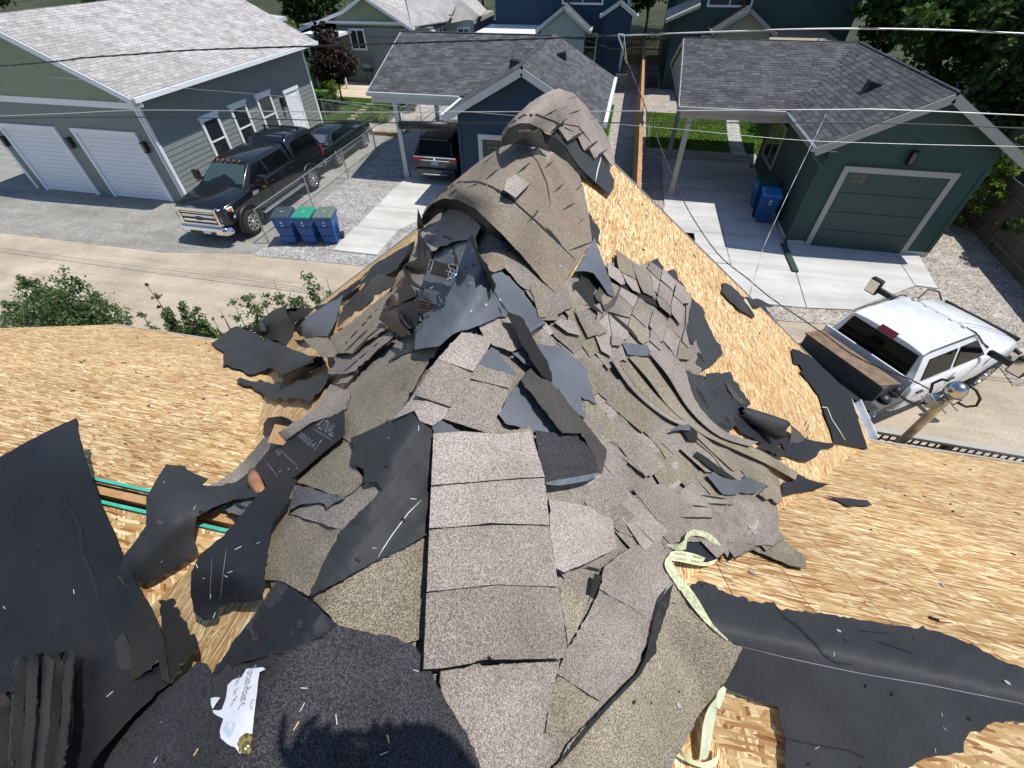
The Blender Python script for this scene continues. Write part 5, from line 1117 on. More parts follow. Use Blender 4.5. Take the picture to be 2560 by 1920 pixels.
def band(par, name, mat, key, top, bot, th=.004, h=.1, label=None, cat=None, group=None, sub=4):
    """ribbon between two polylines, smoothed; points (x, y[, h])"""
    def cr(L):
        L = [tuple(px(key, p)) + ((p[2] if len(p) > 2 else h),) for p in L]; out = []
        for i in range(len(L) - 1):
            p0, p1, p2, p3 = [np.array(L[max(0, min(len(L) - 1, j))]) for j in (i - 1, i, i + 1, i + 2)]
            for s in range(sub):
                u = s / sub; out.append(.5 * ((2 * p1) + (-p0 + p2) * u + (2 * p0 - 5 * p1 + 4 * p2 - p3) * u * u + (-p0 + 3 * p1 - 3 * p2 + p3) * u ** 3))
        out.append(np.array(L[-1])); return np.array(out)
    A, B_ = cr(top), cr(bot); n = len(A); R = np.vstack([A, B_]); t = hit_np(R[:, :2], R[:, 2]); X = rays_np(R[:, :2]) * t[:, None] + np.array([0, 0, H])
    V = [Vector(x) for x in X]; nor = []
    for i in range(n):
        a = V[i]; b = V[n + i]; j = min(i + 1, n - 1); k = max(i - 1, 0); nn = (V[j] - V[k]).cross(b - a).normalized(); nn = nn if nn.dot(EYE - a) > 0 else -nn; nor.append(nn)
    W_ = V + [v - nor[i % n] * th for i, v in enumerate(V)]; f = []
    for i in range(n - 1): f += [(i, i + 1, n + i + 1, n + i), (2 * n + i, 3 * n + i, 3 * n + i + 1, 2 * n + i + 1), (i, 2 * n + i, 2 * n + i + 1, i + 1), (n + i, n + i + 1, 3 * n + i + 1, 3 * n + i)]
    f += [(0, n, 3 * n, 2 * n), (n - 1, 3 * n - 1, 4 * n - 1, 2 * n - 1)]
    mb = MB().add([tuple(v) for v in W_], f); o = mb.part(name, MT[mat], None, 40)
    if par: o.parent = par
    if label and not par: tag(o, label, cat, group)
    elif label: o['label'] = label
    return o
FG, SG = 'torn underlay pieces', 'torn shingle pieces'
# ---- bottom layer
base = sheet('shingle_layer', 'bottom layer of brown shingles spread under the whole torn heap', 'shingles', 'sh', 'T',
    [(1000, 440), (1090, 520), (1220, 600), (1300, 575), (1345, 560), (1440, 610), (1490, 680), (1520, 780), (1500, 850), (1560, 930), (1640, 980), (1680, 1050), (1680, 1165), (1620, 1190), (1440, 1172), (1450, 1240), (1480, 1290), (1590, 1420), (1530, 1510), (1450, 1659), (1400, 1760), (600, 1760), (640, 1659), (700, 1500), (590, 1290), (575, 1200), (610, 1090), (650, 1010), (690, 960), (740, 850), (850, 720), (900, 560), (925, 470)], h=.012, res=24, rag=2, wav=.006)
for k_, p_ in (('D3', [(665, 640), (800, 750), (1000, 930), (1110, 1040), (1195, 1100)]), ('D3', [(595, 690), (700, 738)]), ('D3', [(715, 880), (765, 955), (870, 945)]), ('D3', [(870, 1030), (910, 1090)]), ('D3', [(895, 1103), (1000, 1060), (1100, 1045)]),
               ('D3', [(920, 1285), (1140, 1330), (1350, 1345)]), ('D3', [(790, 1400), (935, 1290)]), ('D3', [(700, 1405), (790, 1425)]), ('D3', [(850, 1500), (1020, 1530)]), ('D3', [(640, 840), (720, 880)]), ('D3', [(690, 770), (780, 805)]),
               ('D6', [(1560, 570), (1720, 660), (1895, 770)]), ('D6', [(1790, 405), (1985, 500)]), ('D6', [(1705, 225), (1890, 260)]), ('D6', [(1555, 130), (1640, 150)]), ('D6', [(1645, 130), (1800, 20)]), ('D6', [(1340, 740), (1430, 800)]), ('D6', [(1470, 430), (1585, 455)])):
    crack(base, k_, p_, 5, 'seam_shadow', lift=.02)  # dark ribbons painting the shadow lines along tab edges
sheet('shingle_piece', 'brown shingle tab field low on the right of the heap, above the yellow tape', 'shingles', 'sh', 'D3', [(790, 1290), (920, 1275), (1320, 1265), (1480, 1290), (1640, 1310), (1775, 1395), (1775, 1500), (1740, 1575), (1430, 1550), (1060, 1550), (850, 1500), (720, 1420)], h=.035, group=SG)
lf = bpy.context.scene.objects['shingle_piece']
for p_ in ([(1190, 1408), (1400, 1410)], [(1350, 1325), (1500, 1335)], [(1310, 1275), (1460, 1298)], [(920, 1285), (1140, 1330), (1350, 1345)], [(1560, 1390), (1620, 1410)]): crack(lf, 'D3', p_, 5, 'slot')  # slot shadows painted as raised dark ribbons
def S(label, mat, key, pts, h=.04, nm='shingle_piece', grp=SG, cat='shingles', **kw): return sheet(nm, label, cat, mat, key, pts, h=h, group=grp, **kw)
def U_(label, mat, key, pts, h=.03, **kw): return sheet('underlay_piece', label, 'underlayment', mat, key, pts, h=h, group=FG, th=kw.pop('th', .0025), **{'wav': .006, **kw})
S('brown shingle piece with olive stains right of the centre, beside the long dark crack', 'sh', 'D3', [(640, 560), (870, 600), (1020, 740), (1150, 860), (1250, 950), (1110, 1045), (1010, 940), (800, 750), (665, 640)], .035)
S('broad brown shingle sheet below the lattice of tabs', 'shp', 'D3', [(665, 645), (800, 755), (1000, 935), (1190, 1100), (1100, 1180), (900, 1105), (870, 1020), (870, 950), (765, 960), (690, 750)], .03)
S('olive shingle square left of the curved strips', 'sho', 'D3', [(600, 690), (700, 740), (870, 945), (760, 960), (715, 880), (640, 830)], .045)
S('pale brown tab right of the topmost strip with a lifted lower edge', 'shp', 'D6', [(1250, 20), (1480, 60), (1640, 150), (1665, 318, .075), (1500, 400, .085), (1342, 466, .085), (1290, 440), (1255, 200)], .055)
S('brown tab between the lifted pale tab and the yellow tape', 'sh', 'D6', [(1590, 430), (1720, 330), (1900, 270), (1960, 370), (1985, 500), (1980, 560), (1895, 770), (1720, 660), (1558, 568)], .045)
S('small brown wedge beside the lower right side of the topmost strip', 'sho', 'D6', [(1320, 560), (1500, 610), (1430, 800), (1370, 915), (1340, 740)], .05)
S('brown shingle tab with a straight slot, lower right of the topmost strip', 'sh', 'D6', [(1558, 572), (1722, 664), (1900, 772), (1890, 850), (1850, 900), (1720, 1100), (1570, 1255), (1400, 1150), (1300, 1080), (1370, 915), (1480, 740)], .04)
big = S('large olive brown sheet reaching down over bare boards at the lower right', 'sho', 'P', [(1664, 1440), (1690, 1462), (1722, 1520), (1818, 1600), (1856, 1620), (1816, 1702), (1748, 1785), (1702, 1850), (1660, 1912), (1610, 1990), (1340, 1990), (1395, 1910), (1420, 1860), (1520, 1760), (1590, 1690), (1640, 1590)], .035, th=.006)
S('shaded olive shingle below the lower right tab', 'sho', 'D6', [(1300, 1080), (1400, 1150), (1572, 1256), (1400, 1430), (1230, 1440), (1245, 1290)], .03)
crack(big, 'D6', [(1900, 900), (1800, 1085), (1660, 1230), (1480, 1430), (1310, 1640)], 9, lift=.02)
S('brown shingle running off the bottom edge under the topmost strip', 'sh', 'D6', [(590, 1060), (1320, 1000), (1300, 1080), (1245, 1290), (1215, 1500), (1080, 1800), (860, 1800), (720, 1480), (590, 1240)], .05)
U_('dark curled sliver standing between two tabs at the lower right', 'ash', 'D6', [(2010, 530, .10), (1985, 650, .09), (1905, 890, .06), (1905, 960), (1820, 1045), (1850, 950), (1888, 760, .07), (1960, 590, .10)], .05)
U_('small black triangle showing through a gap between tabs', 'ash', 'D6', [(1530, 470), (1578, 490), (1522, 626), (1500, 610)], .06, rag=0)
# ---- left olive shingles and the big diagonal felt
S('olive brown shingle left of the pale tabs', 'sho', 'D1', [(1050, 1265), (1260, 1150), (1380, 1060), (1640, 990), (1660, 1010), (1560, 1150), (1400, 1440), (1300, 1560), (1100, 1720), (985, 1640), (990, 1460)], .05)
S('olive shingle strip under the left edge of the diagonal felt', 'sho', 'D4', [(1000, 230), (1060, 200), (1040, 270), (1060, 430), (1145, 570), (990, 680), (660, 560), (670, 530)], .045)
S('brown shingle left of the diagonal felt', 'sh', 'D4', [(990, 680), (1140, 560), (1225, 565), (1262, 625), (1120, 760), (980, 900), (600, 780), (640, 720), (830, 710), (870, 750)], .04)
S('large olive shingle below the black curled piece at left', 'sho', 'D4', [(560, 780), (980, 890), (870, 1090), (755, 1355), (560, 1250), (400, 1240), (460, 1180), (470, 960), (505, 850)], .03)
S('olive shingle between the diagonal felt and the topmost strip', 'sho', 'D4', [(755, 1350), (1180, 1125), (1590, 925), (1560, 1650), (1400, 1680), (1000, 1600)], .04)
df = U_('large blue-black felt piece lying diagonally left of the topmost strip', 'felt', 'D4', [(1480, 70), (1515, 130), (1600, 180), (1612, 250), (1606, 560), (1592, 680), (1580, 930), (1380, 1035), (1180, 1130), (960, 1250), (755, 1357), (870, 1090), (980, 900), (1120, 760), (1262, 625), (1222, 567), (1140, 562), (1130, 480), (1040, 430), (1055, 350), (1040, 265), (1250, 170)], .065, wav=.006)
U_('small torn felt triangle above the diagonal felt', 'feltl', 'D4', [(1600, 180), (1640, 130), (1830, 225), (1620, 235)], .07)
crack(df, 'D4', [(1530, 690), (1440, 780), (1340, 915), (1290, 990), (1230, 1090)], 2.2, 'chalk_line', 'trim')
# pale tabs
pt = S('cluster of five pale brown tabs up the ridge from the topmost strip', 'shp', 'D1', [(1640, 1100), (1810, 915), (1960, 940), (2015, 970), (2000, 1010), (1890, 1185), (1925, 1140), (2170, 1215), (2140, 1305), (2060, 1480), (1990, 1610), (1680, 1515), (1610, 1560), (1520, 1530), (1480, 1455), (1330, 1520), (1480, 1345)], .06)
tabs(pt, 'D1', [[(1640, 1100, .075), (1810, 915, .07), (1960, 940, .07), (2015, 970, .07), (2000, 1010, .075), (1890, 1183, .09)], [(1642, 1103, .075), (1886, 1187, .075), (1730, 1428, .09), (1482, 1348, .09)], [(1925, 1142, .075), (2170, 1215, .08), (2140, 1302, .09), (1872, 1233, .09)], [(1870, 1238, .075), (2138, 1308, .08), (2060, 1480, .085), (1990, 1610, .09), (1682, 1512, .085), (1735, 1428, .08)], [(1478, 1352, .07), (1728, 1430, .075), (1685, 1508, .08), (1610, 1560, .08), (1520, 1530, .08), (1480, 1455, .08), (1335, 1518, .075)]], mats=('shp', 'shp', 'sh'))
U_('dull grey felt triangle between the pale tabs and the brown field', 'feltl', 'D3', [(75, 388), (218, 556), (205, 570), (0, 512), (-30, 490)], .05)
U_('dull felt triangle beside the cluster of pale tabs', 'feltl', 'D3', [(105, 790), (240, 588), (490, 905), (330, 900), (150, 850)], .05)
S('narrow pale tab row above the grey felt triangle', 'shp', 'D3', [(-10, 265), (150, 205), (300, 365), (190, 425), (75, 385), (20, 330)], .06)
S('ragged brown edge strip above the topmost strip', 'sho', 'D3', [(30, 925), (150, 900), (290, 865), (316, 905), (320, 950), (60, 965)], .075, rag=3)
U_('paler felt piece with a black glue strip right of centre', 'feltl', 'D3', [(190, 430), (300, 385), (350, 375), (490, 400), (600, 490), (640, 540), (662, 640), (692, 735), (598, 690), (625, 820), (560, 800), (490, 680), (330, 520), (270, 500)], .06)
gl = S('long brown twisted strip seen on its underside right of centre', 'back', 'D3', [(245, 590, .10), (262, 560, .09), (330, 515, .06), (500, 690, .06), (620, 840, .06), (752, 1010, .05), (745, 1070, .04), (722, 1152, .05), (660, 1010, .08), (600, 905, .11), (492, 905, .12), (360, 740, .12)], .08, free=True, back='sho')
bs = U_('square of black granular membrane with a shiny lower lip', 'capd', 'D3', [(325, 888, .08), (410, 905, .08), (600, 905, .08), (660, 1020, .08), (716, 1150, .10), (640, 1180, .10), (385, 1210, .11), (350, 1040, .09)], .08)

# loose rectangular tabs scattered over the brown field right of the ridge
def loose(par, region, n, a=(.66, .75), b=(.80, -.60), sa=(60, 100), sb=(42, 62), mats=('sh', 'shp', 'sh', 'sho', 'sh'), h0=.014, h1=.035, jit=.16, seed=3):
    R_ = random.Random(seed); c = 0; k = 0; x0, x1 = min(p[0] for p in region), max(p[0] for p in region); y0, y1 = min(p[1] for p in region), max(p[1] for p in region)
    while c < n and k < n * 30:
        k += 1; q = (R_.uniform(x0, x1), R_.uniform(y0, y1))
        if not in_poly(q[0], q[1], region): continue
        t_ = R_.gauss(0, jit); ca, sa_ = math.cos(t_), math.sin(t_); A = (a[0] * ca - a[1] * sa_, a[0] * sa_ + a[1] * ca); B_ = (b[0] * ca - b[1] * sa_, b[0] * sa_ + b[1] * ca); la, lb = R_.uniform(*sa) / 2, R_.uniform(*sb) / 2; h = R_.uniform(h0, h1)
        Q = [(q[0] + A[0] * u * la + B_[0] * v * lb, q[1] + A[1] * u * la + B_[1] * v * lb, h + R_.uniform(0, .012) + (.008 if u > 0 else 0)) for u, v in ((-1, -1), (1, -1), (1, 1), (-1, 1))]
        if R_.random() < .3: i = R_.randrange(4); Q[i] = tuple(np.array(Q[i]) * .75 + np.array(Q[(i + 2) % 4]) * .25)
        sheet('tab', None, None, R_.choice(mats), 'P', Q, h=h, parent=par, rag=.5, res=26, wav=.001); c += 1
loose(base, [(1250, 640), (1330, 650), (1420, 740), (1520, 860), (1600, 1010), (1700, 1110), (1820, 1190), (1900, 1290), (1840, 1340), (1620, 1340), (1500, 1260), (1400, 1180), (1380, 1080), (1330, 1010), (1290, 880), (1250, 760)], 66, sa=(80, 180), sb=(42, 58), jit=.09)
loose(base, [(1200, 1330), (1440, 1180), (1650, 1200), (1700, 1380), (1640, 1500), (1450, 1500)], 16, sa=(90, 130), sb=(70, 100), seed=9)
MT['ink'] = M('ink_dark', (.02, .02, .02), .7); MT['inkg'] = M('ink_grey', (.25, .25, .29), .7); MT['inkf'] = M('ink_faded', (.16, .165, .18), .7)
crack(bs, 'D3', [(388, 1206), (500, 1196), (640, 1170), (708, 1146)], 15, 'shiny_lip', 'gloss', lift=.006)
# ---- topmost strip of five cap tabs, the nearest thing to the eye
cap = S('topmost pale strip of joined cap shingles in the middle, nearest the camera', 'shp', 'P', [(1084, 1085), (1250, 1086), (1327, 1080), (1346, 1200), (1372, 1340), (1392, 1450), (1416, 1640), (1388, 1646), (1230, 1646), (1060, 1672), (1068, 1500), (1074, 1300), (1080, 1180)], .085, rag=0)
tabs(cap, 'P', [[(1084, 1084, .10), (1160, 1078), (1250, 1085), (1327, 1078, .10), (1362, 1192, .115), (1300, 1195), (1200, 1203), (1078, 1213, .115)]], ('shp',), h=.10, rag=.4)
tabs(cap, 'P', [[(1078, 1216, .10), (1200, 1206), (1300, 1198), (1362, 1195, .10), (1374, 1312, .117), (1300, 1310), (1227, 1307), (1144, 1317), (1073, 1320, .117)]], ('shp',), h=.10, rag=.4)
tabs(cap, 'D6', [[(520, 199, .10), (700, 192), (910, 177), (1250, 182, .10), (1310, 551, .118), (1100, 546), (930, 540), (750, 558), (505, 584, .118)], [(503, 590, .10), (750, 564), (930, 545), (1100, 551), (1312, 556, .10), (1370, 985, .122), (1200, 994), (905, 998, .118), (890, 975, .118), (780, 1020), (600, 1050), (485, 1057, .125)]], ('shp', 'sh'), h=.10, rag=.5)
U_('black sheet painting the shade under the broken lower edge of the topmost strip', 'ash', 'D6', [(905, 1003), (1050, 1001), (1030, 1022), (960, 1020)], .058, rag=0)  # shade in the gap painted as a black sheet
# ---- big felt pieces at the upper left of the ridge, tool belt lies on them
U_('dark underlay apron behind the pale tabs', 'felt', 'D1', [(1300, 1120), (1350, 1050), (1500, 1020), (1640, 985), (1660, 1010), (1560, 1020), (1420, 1060)], .06)
bf = U_('big blue-grey felt sheet under the tool belt with a curled right edge', 'feltl', 'D1', [(1610, 360), (1640, 330), (1740, 290), (1790, 275), (1850, 262), (1868, 250, .12), (1886, 230, .22), (1900, 270, .18), (1912, 330, .13), (1950, 400, .12), (2000, 480, .11), (2035, 590, .12), (2050, 650, .09), (2130, 790, .07), (1850, 895), (1740, 930), (1640, 1000), (1490, 1035), (1480, 900), (1500, 740), (1540, 560), (1590, 420)], .075, wav=.008, res=13)
crack(bf, 'D1', [(1745, 285), (1752, 360), (1772, 430), (1780, 480)], 9)
U_('paler felt flap overlapping the big blue-grey sheet', 'feltl', 'D1', [(1570, 800), (1640, 760), (1700, 770), (1770, 830), (1832, 890), (1742, 930), (1650, 1010), (1482, 1035), (1495, 880)], .095, rag=.6)
cu = sheet('underlay_piece', 'brown curled right rim of the big felt sheet', 'underlayment', 'back', 'D1', [(1860, 262, .10), (1886, 230, .26), (1912, 330, .24), (1955, 420, .22), (2010, 500, .21), (2042, 590, .20), (2020, 640, .12), (1975, 560, .10), (1930, 440, .10), (1900, 360, .10)], h=.12, free=True, back='felt', group=FG)
U_('long grey felt with a glue strip running down right of the big sheet', 'feltl', 'D3', [(-45, -90), (20, -130), (75, -90), (190, 0), (300, 130), (386, 258), (300, 332), (220, 270), (150, 190), (90, 80)], .06)
gs = bpy.context.scene.objects[[o.name for o in bpy.context.scene.objects if o.name.startswith('underlay_piece')][-1]]
for i in range(9): crack(gs, 'D3', [(296 + i * 9.5, 305 - i * 5.5), (301 + i * 9.5, 290 - i * 5.5)], 5, 'glue_dot', 'gloss', taper=False); crack(gs, 'D3', [(306 + i * 9, 318 - i * 6), (311 + i * 9, 306 - i * 6)], 4, 'glue_dot', 'ash', taper=False)
cu2 = sheet('underlay_piece', 'dark twisted felt edge between the tool belt felt and the brown tabs', 'underlayment', 'ash', 'D3', [(55, 20, .10), (110, 110, .12), (170, 190, .14), (240, 215, .12), (290, 290, .12), (330, 370, .10), (400, 480, .09), (430, 600, .07), (370, 570, .09), (310, 480, .11), (250, 380, .12), (200, 270, .13), (120, 130, .12)], h=.1, free=True, back='back', group=FG)
# ---- shingles at the foot of the first arch
a1 = S('pale brown shingles lying under the open end of the nearer arch', 'shp', 'D1', [(1505, 215), (1580, 170), (1660, 140), (1672, 90), (1690, 58), (1770, 62), (1860, 110), (1940, 180), (1905, 262), (1760, 285), (1600, 352), (1560, 290)], .12, res=14)
crack(a1, 'D1', [(1632, 216), (1690, 250), (1748, 278)], 7)
a2 = S('brown shingles right of the tool belt felt, below the nearer arch', 'sh', 'D1', [(1930, 178), (2010, 190), (2110, 250), (2212, 345), (2330, 480), (2420, 560), (2300, 640), (2212, 590), (2110, 468), (2010, 480), (1940, 400), (1905, 280)], .06)
crack(a2, 'D1', [(1930, 262), (1946, 312)], 7, 'slot'); crack(a2, 'D1', [(1964, 264), (1980, 300)], 6, 'slot'); crack(a2, 'D1', [(2100, 360), (2180, 325)], 4, 'slot')  # dark ribbons again, painting the shadow in each slot
S('brown tab with an ochre stain near the tool belt felt', 'shs', 'D1', [(1945, 380), (2060, 390), (2100, 430), (2110, 468), (2030, 500), (1985, 470)], .075)
S('brown shingles between the arch tip and the grey felt', 'sh', 'D2', [(840, 1420), (960, 1380), (1075, 1475), (1150, 1410), (1200, 1560), (1090, 1620), (1100, 1659), (980, 1659), (930, 1540)], .055)
S('narrow olive tab below the arch tip', 'sho', 'D2', [(905, 1410), (985, 1415), (1010, 1640), (960, 1640)], .065)
# ---- right lattice of tabs
rf = S('lattice of brown shingle tabs spread over the right side of the heap', 'sh', 'G1', [(70, 380), (105, 318), (235, 400), (235, 130), (430, 280), (560, 350), (700, 290), (860, 420), (870, 400), (1055, 560), (1265, 760), (1255, 900), (1190, 1230), (1250, 1530), (1240, 1659), (100, 1659), (-60, 1300), (-40, 900), (60, 640)], .03)
tabs(rf, 'G1', [[(235, 130), (430, 280), (470, 430), (500, 545), (290, 440), (265, 410), (240, 300)], [(450, 310), (560, 352), (650, 400), (690, 440), (730, 640), (790, 810), (600, 720), (548, 620), (473, 430)], [(105, 320), (262, 408), (300, 470), (350, 600), (300, 622), (120, 490)],
    [(298, 450), (500, 556), (562, 740), (450, 690), (380, 600)], [(700, 290), (858, 420), (825, 560), (662, 393)], [(692, 442), (824, 570), (790, 738), (742, 690)], [(872, 402), (1055, 560), (1015, 700), (838, 540)],
    [(836, 562), (1012, 712), (976, 918), (800, 750)], [(1065, 590), (1262, 762), (1253, 868), (1142, 878), (1022, 760)], [(1016, 772), (1140, 887), (1180, 960), (1112, 1168), (992, 1012), (985, 905)], [(800, 762), (978, 930), (985, 1048), (832, 920), (790, 820)]], h=.055)
tabs(rf, 'G1', [[(300, 630), (538, 762), (458, 928), (262, 740)], [(256, 744), (453, 932), (410, 1072), (122, 988)], [(546, 782), (738, 962), (640, 1206), (442, 1020)], [(746, 964), (938, 1130), (862, 1416), (682, 1178)], [(438, 1034), (640, 1220), (600, 1290), (412, 1080)],
    [(420, 1092), (696, 1380), (592, 1438), (382, 1240)], [(952, 1052), (1120, 1172), (1110, 1348), (922, 1178)], [(120, 1002), (400, 1232), (380, 1368), (180, 1400)], [(702, 1202), (958, 1530), (882, 1558), (690, 1390)], [(940, 1142), (1108, 1362), (1040, 1650), (872, 1402)], [(1112, 1372), (1248, 1532), (1240, 1655), (1064, 1640)], [(1192, 902), (1254, 884), (1190, 1230), (1236, 1500), (1132, 1390), (1186, 1200)],
    [(-60, 1180), (110, 1010), (170, 1390), (60, 1500), (-60, 1400)], [(0, 640), (100, 560), (280, 640), (220, 760), (110, 880), (40, 900)], [(100, 890), (240, 760), (120, 980), (20, 1080)]], h=.035)
tabs(rf, 'D3', [[(440, 250), (470, 230), (560, 240), (600, 330), (520, 310)], [(560, 165), (620, 220), (700, 320), (640, 340), (590, 240)], [(640, 195), (760, 300), (700, 330), (620, 230)], [(680, 320), (775, 385), (780, 455), (720, 420)], [(780, 320), (860, 360), (830, 390), (780, 385)]], h=.05)
U_('grey felt showing through a missing tab in the lattice', 'feltl', 'G1', [(300, 1410), (560, 1450), (640, 1440), (745, 1600), (580, 1600), (385, 1585)], .05, rag=.4)
U_('black felt corner poking out at the top of the lattice', 'felt', 'G1', [(560, 350), (700, 290), (795, 250), (885, 380), (862, 430), (705, 300), (650, 388)], .022)
U_('second black felt corner poking out right of the lattice', 'felt', 'G1', [(930, 432), (1012, 400), (1200, 680), (1062, 565)], .02)
U_('large black felt piece between the lattice and the bare right slope', 'felt', 'G1', [(1270, 790), (1420, 930), (1450, 1000), (1500, 1180), (1570, 1320), (1700, 1560), (1600, 1690), (1440, 1800), (1330, 1720), (1240, 1500), (1190, 1230), (1240, 950)], .014, rag=2)
crack(bpy.context.scene.objects[[o.name for o in bpy.context.scene.objects if o.name.startswith('underlay_piece')][-1]], 'G1', [(1235, 1370), (1300, 1470), (1370, 1590), (1440, 1680)], 8)
crack(rf, 'G1', [(100, 500), (300, 610), (540, 750), (790, 880), (990, 1080)], 13, lift=.035); crack(rf, 'G1', [(680, 1190), (800, 1350), (960, 1520), (1060, 1659)], 9, lift=.03)
crack(rf, 'G1', [(120, 1000), (250, 1100), (420, 1250), (560, 1430)], 7, lift=.03)
# ---- torn felts and the curl on the right
ft = U_('ragged dark felt field above the curl at right', 'felt', 'G2', [(60, 210), (190, 262), (265, 268), (300, 330), (300, 250), (380, 240), (580, 230), (620, 330), (690, 430), (760, 520), (820, 600), (730, 640), (690, 760), (610, 760), (600, 890), (545, 960), (440, 950), (240, 700), (130, 510), (110, 330)], .02, rag=3)
U_('brownish torn felt tongue inside the ragged felt field', 'back', 'G2', [(520, 350), (570, 360), (620, 440), (690, 520), (760, 590), (700, 600), (620, 530), (560, 440)], .03)
for p_ in ([(490, 650), (540, 760), (600, 880)], [(405, 720), (470, 830), (600, 890)], [(180, 380), (260, 520), (330, 650)], [(360, 440), (420, 480)], [(620, 700), (760, 780)]): crack(ft, 'G2', p_, 8)
def curl(label, A, B_, r0, r1, mat, turns=1.15, a0=0, n=26, name='curled_underlay'):
    """a real rolled sheet: spiral section swept from A to B"""
    A = Vector(A); B_ = Vector(B_); d = (B_ - A).normalized(); u = Vector((0, 0, 1)); s_ = d.cross(u).normalized(); u = s_.cross(d); m_ = 10; mb = MB(); vs = []
    for i in range(m_ + 1):
        f = i / m_; c = A.lerp(B_, f); r = r0 + (r1 - r0) * f
        for j in range(n):
            a = a0 + turns * 2 * math.pi * j / (n - 1); rr = r * (1 - .12 * j / n) * (1 + .07 * math.sin(3 * a + f * 3)); vs.append(c + s_ * (rr * math.cos(a)) + u * (rr * math.sin(a)) + d * (.015 * math.sin(5 * a) * (i in (0, m_))))
    fs = [(i * n + j, i * n + j + 1, (i + 1) * n + j + 1, (i + 1) * n + j) for i in range(m_) for j in range(n - 1)]
    mb.add(vs, fs); o = mb.part(name, [MT[mat], MT['ash']], None, True, fix=False); sd = o.modifiers.new('thick', 'SOLIDIFY'); sd.thickness = .003; tag(o, label, 'underlayment', FG); return o
def at(key, p, h):
    q = np.array([px(key, p)]); t = hit_np(q, np.array([h])); return Vector(rays_np(q)[0] * t[0]) + EYE
curl('rolled black felt tube with its dark open end toward the right valley', at('G2', (690, 680), .03), at('G2', (1150, 890), .15), .04, .085, 'felt', 1.1, -1.4)
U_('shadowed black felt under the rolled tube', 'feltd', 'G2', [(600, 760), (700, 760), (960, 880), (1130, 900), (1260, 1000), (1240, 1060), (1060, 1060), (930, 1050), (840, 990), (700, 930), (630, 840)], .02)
U_('brown felt flap right of the rolled tube', 'back', 'G2', [(1280, 840, .08), (1330, 880, .05), (1460, 1000, .02), (1400, 1030, .02), (1255, 1062, .02), (1285, 960, .05)], .03)
U_('black felt piece with a notched edge crossing the right valley', 'feltd', 'G2', [(1180, 1065), (1260, 1050), (1460, 1000), (1600, 1030), (1790, 1065), (1700, 1110), (1645, 1110), (1600, 1150), (1570, 1210), (1480, 1260), (1400, 1250), (1340, 1225), (1220, 1180), (1210, 1120)], .02, rag=2)
U_('narrow black folded felt left of the notched piece', 'ash', 'G2', [(920, 1060), (1120, 1080), (1170, 1110), (1260, 1200), (1180, 1205), (1000, 1130), (880, 1110)], .045, rag=2)
for i, (tp, bt, m_, hh, lb) in enumerate([
    ([(880, 455), (1000, 590), (1110, 740), (1230, 850), (1340, 925), (1500, 1000), (1700, 1090), (1870, 1185)], [(985, 440), (1090, 590), (1200, 740), (1300, 850), (1440, 930), (1640, 1000), (1750, 1060), (1885, 1140)], 'sho', .05, 'broad olive shingle strip curving down right of the heap'),
    ([(1000, 430), (1110, 560), (1215, 730), (1320, 850), (1440, 935), (1600, 985)], [(1120, 410), (1210, 520), (1270, 700), (1370, 830), (1480, 910), (1650, 960)], 'sh', .065, 'wide brown shingle strip curving beside the ragged felt'),
    ([(830, 500), (940, 650), (1050, 750), (1190, 850), (1290, 935), (1380, 1020), (1500, 1130)], [(880, 480), (990, 620), (1100, 740), (1230, 850), (1330, 930), (1440, 1020), (1545, 1120)], 'sho', .06, 'narrow olive strip second from the left among the curving ones'),
    ([(780, 470), (880, 620), (1000, 740), (1130, 830), (1230, 870)], [(812, 466), (925, 620), (1040, 730), (1160, 815), (1250, 850)], 'sh', .07, 'leftmost thin brown strip among the curving ones'),
    ([(1275, 950), (1380, 1040), (1440, 1120), (1530, 1190)], [(1320, 930), (1420, 1010), (1500, 1080), (1640, 1110)], 'sh', .05, 'short brown strip at the lower end of the curving ones')]):
    band(None, 'shingle_strip', m_, 'D3', [(a, b_, hh) for a, b_ in tp], [(a, b_, hh - .02) for a, b_ in bt], .005, label=lb, cat='shingles', group='curving shingle strips on the right slope')
U_('black sheet painting the shade in an opening between the curving strips, beside the film', 'ash', 'D3', [(1185, 872), (1250, 868), (1290, 905), (1286, 955), (1238, 950)], .065, rag=0)  # dark void between the strips painted as a black sheet
U_('crumpled clear blue film glinting between the strips', 'gloss', 'D3', [(1130, 885), (1180, 855), (1240, 850), (1248, 890), (1190, 888), (1140, 895)], .085, rag=1)
U_('long black sheet painting the shade under the short brown strip', 'ash', 'D3', [(1285, 1015), (1350, 1055), (1420, 1110), (1520, 1180), (1490, 1182), (1400, 1140), (1270, 1040)], .065, rag=0)  # shade below the strip painted as a black sheet
U_('dark green-grey felt lozenge below the short brown strip', 'feltl', 'D3', [(1345, 1160), (1395, 1130), (1480, 1170), (1540, 1190), (1580, 1165), (1705, 1218), (1640, 1260), (1500, 1272), (1440, 1270)], .055)
S('dark olive tab at the lower right end of the strips', 'sho', 'D3', [(1545, 1130), (1640, 1110), (1770, 1170), (1792, 1310), (1772, 1328), (1650, 1270), (1710, 1222), (1600, 1180)], .05)
U_('pointed black felt reaching onto the bare boards at right', 'feltd', 'D3', [(1870, 1145), (1960, 1185), (2066, 1212), (1950, 1245), (1800, 1278), (1788, 1200), (1850, 1195)], .016)
U_('thin black shred on the bare boards right of the pointed felt', 'felt', 'D7', [(985, -5), (1080, 10), (1240, 25), (1270, 55), (1200, 58), (1090, 45), (1040, 20)], .008)
U_('dark narrow felt just behind the pointed one', 'feltd', 'D3', [(1660, 1010), (1760, 1030), (1830, 1045), (1780, 1050), (1690, 1035)], .03)
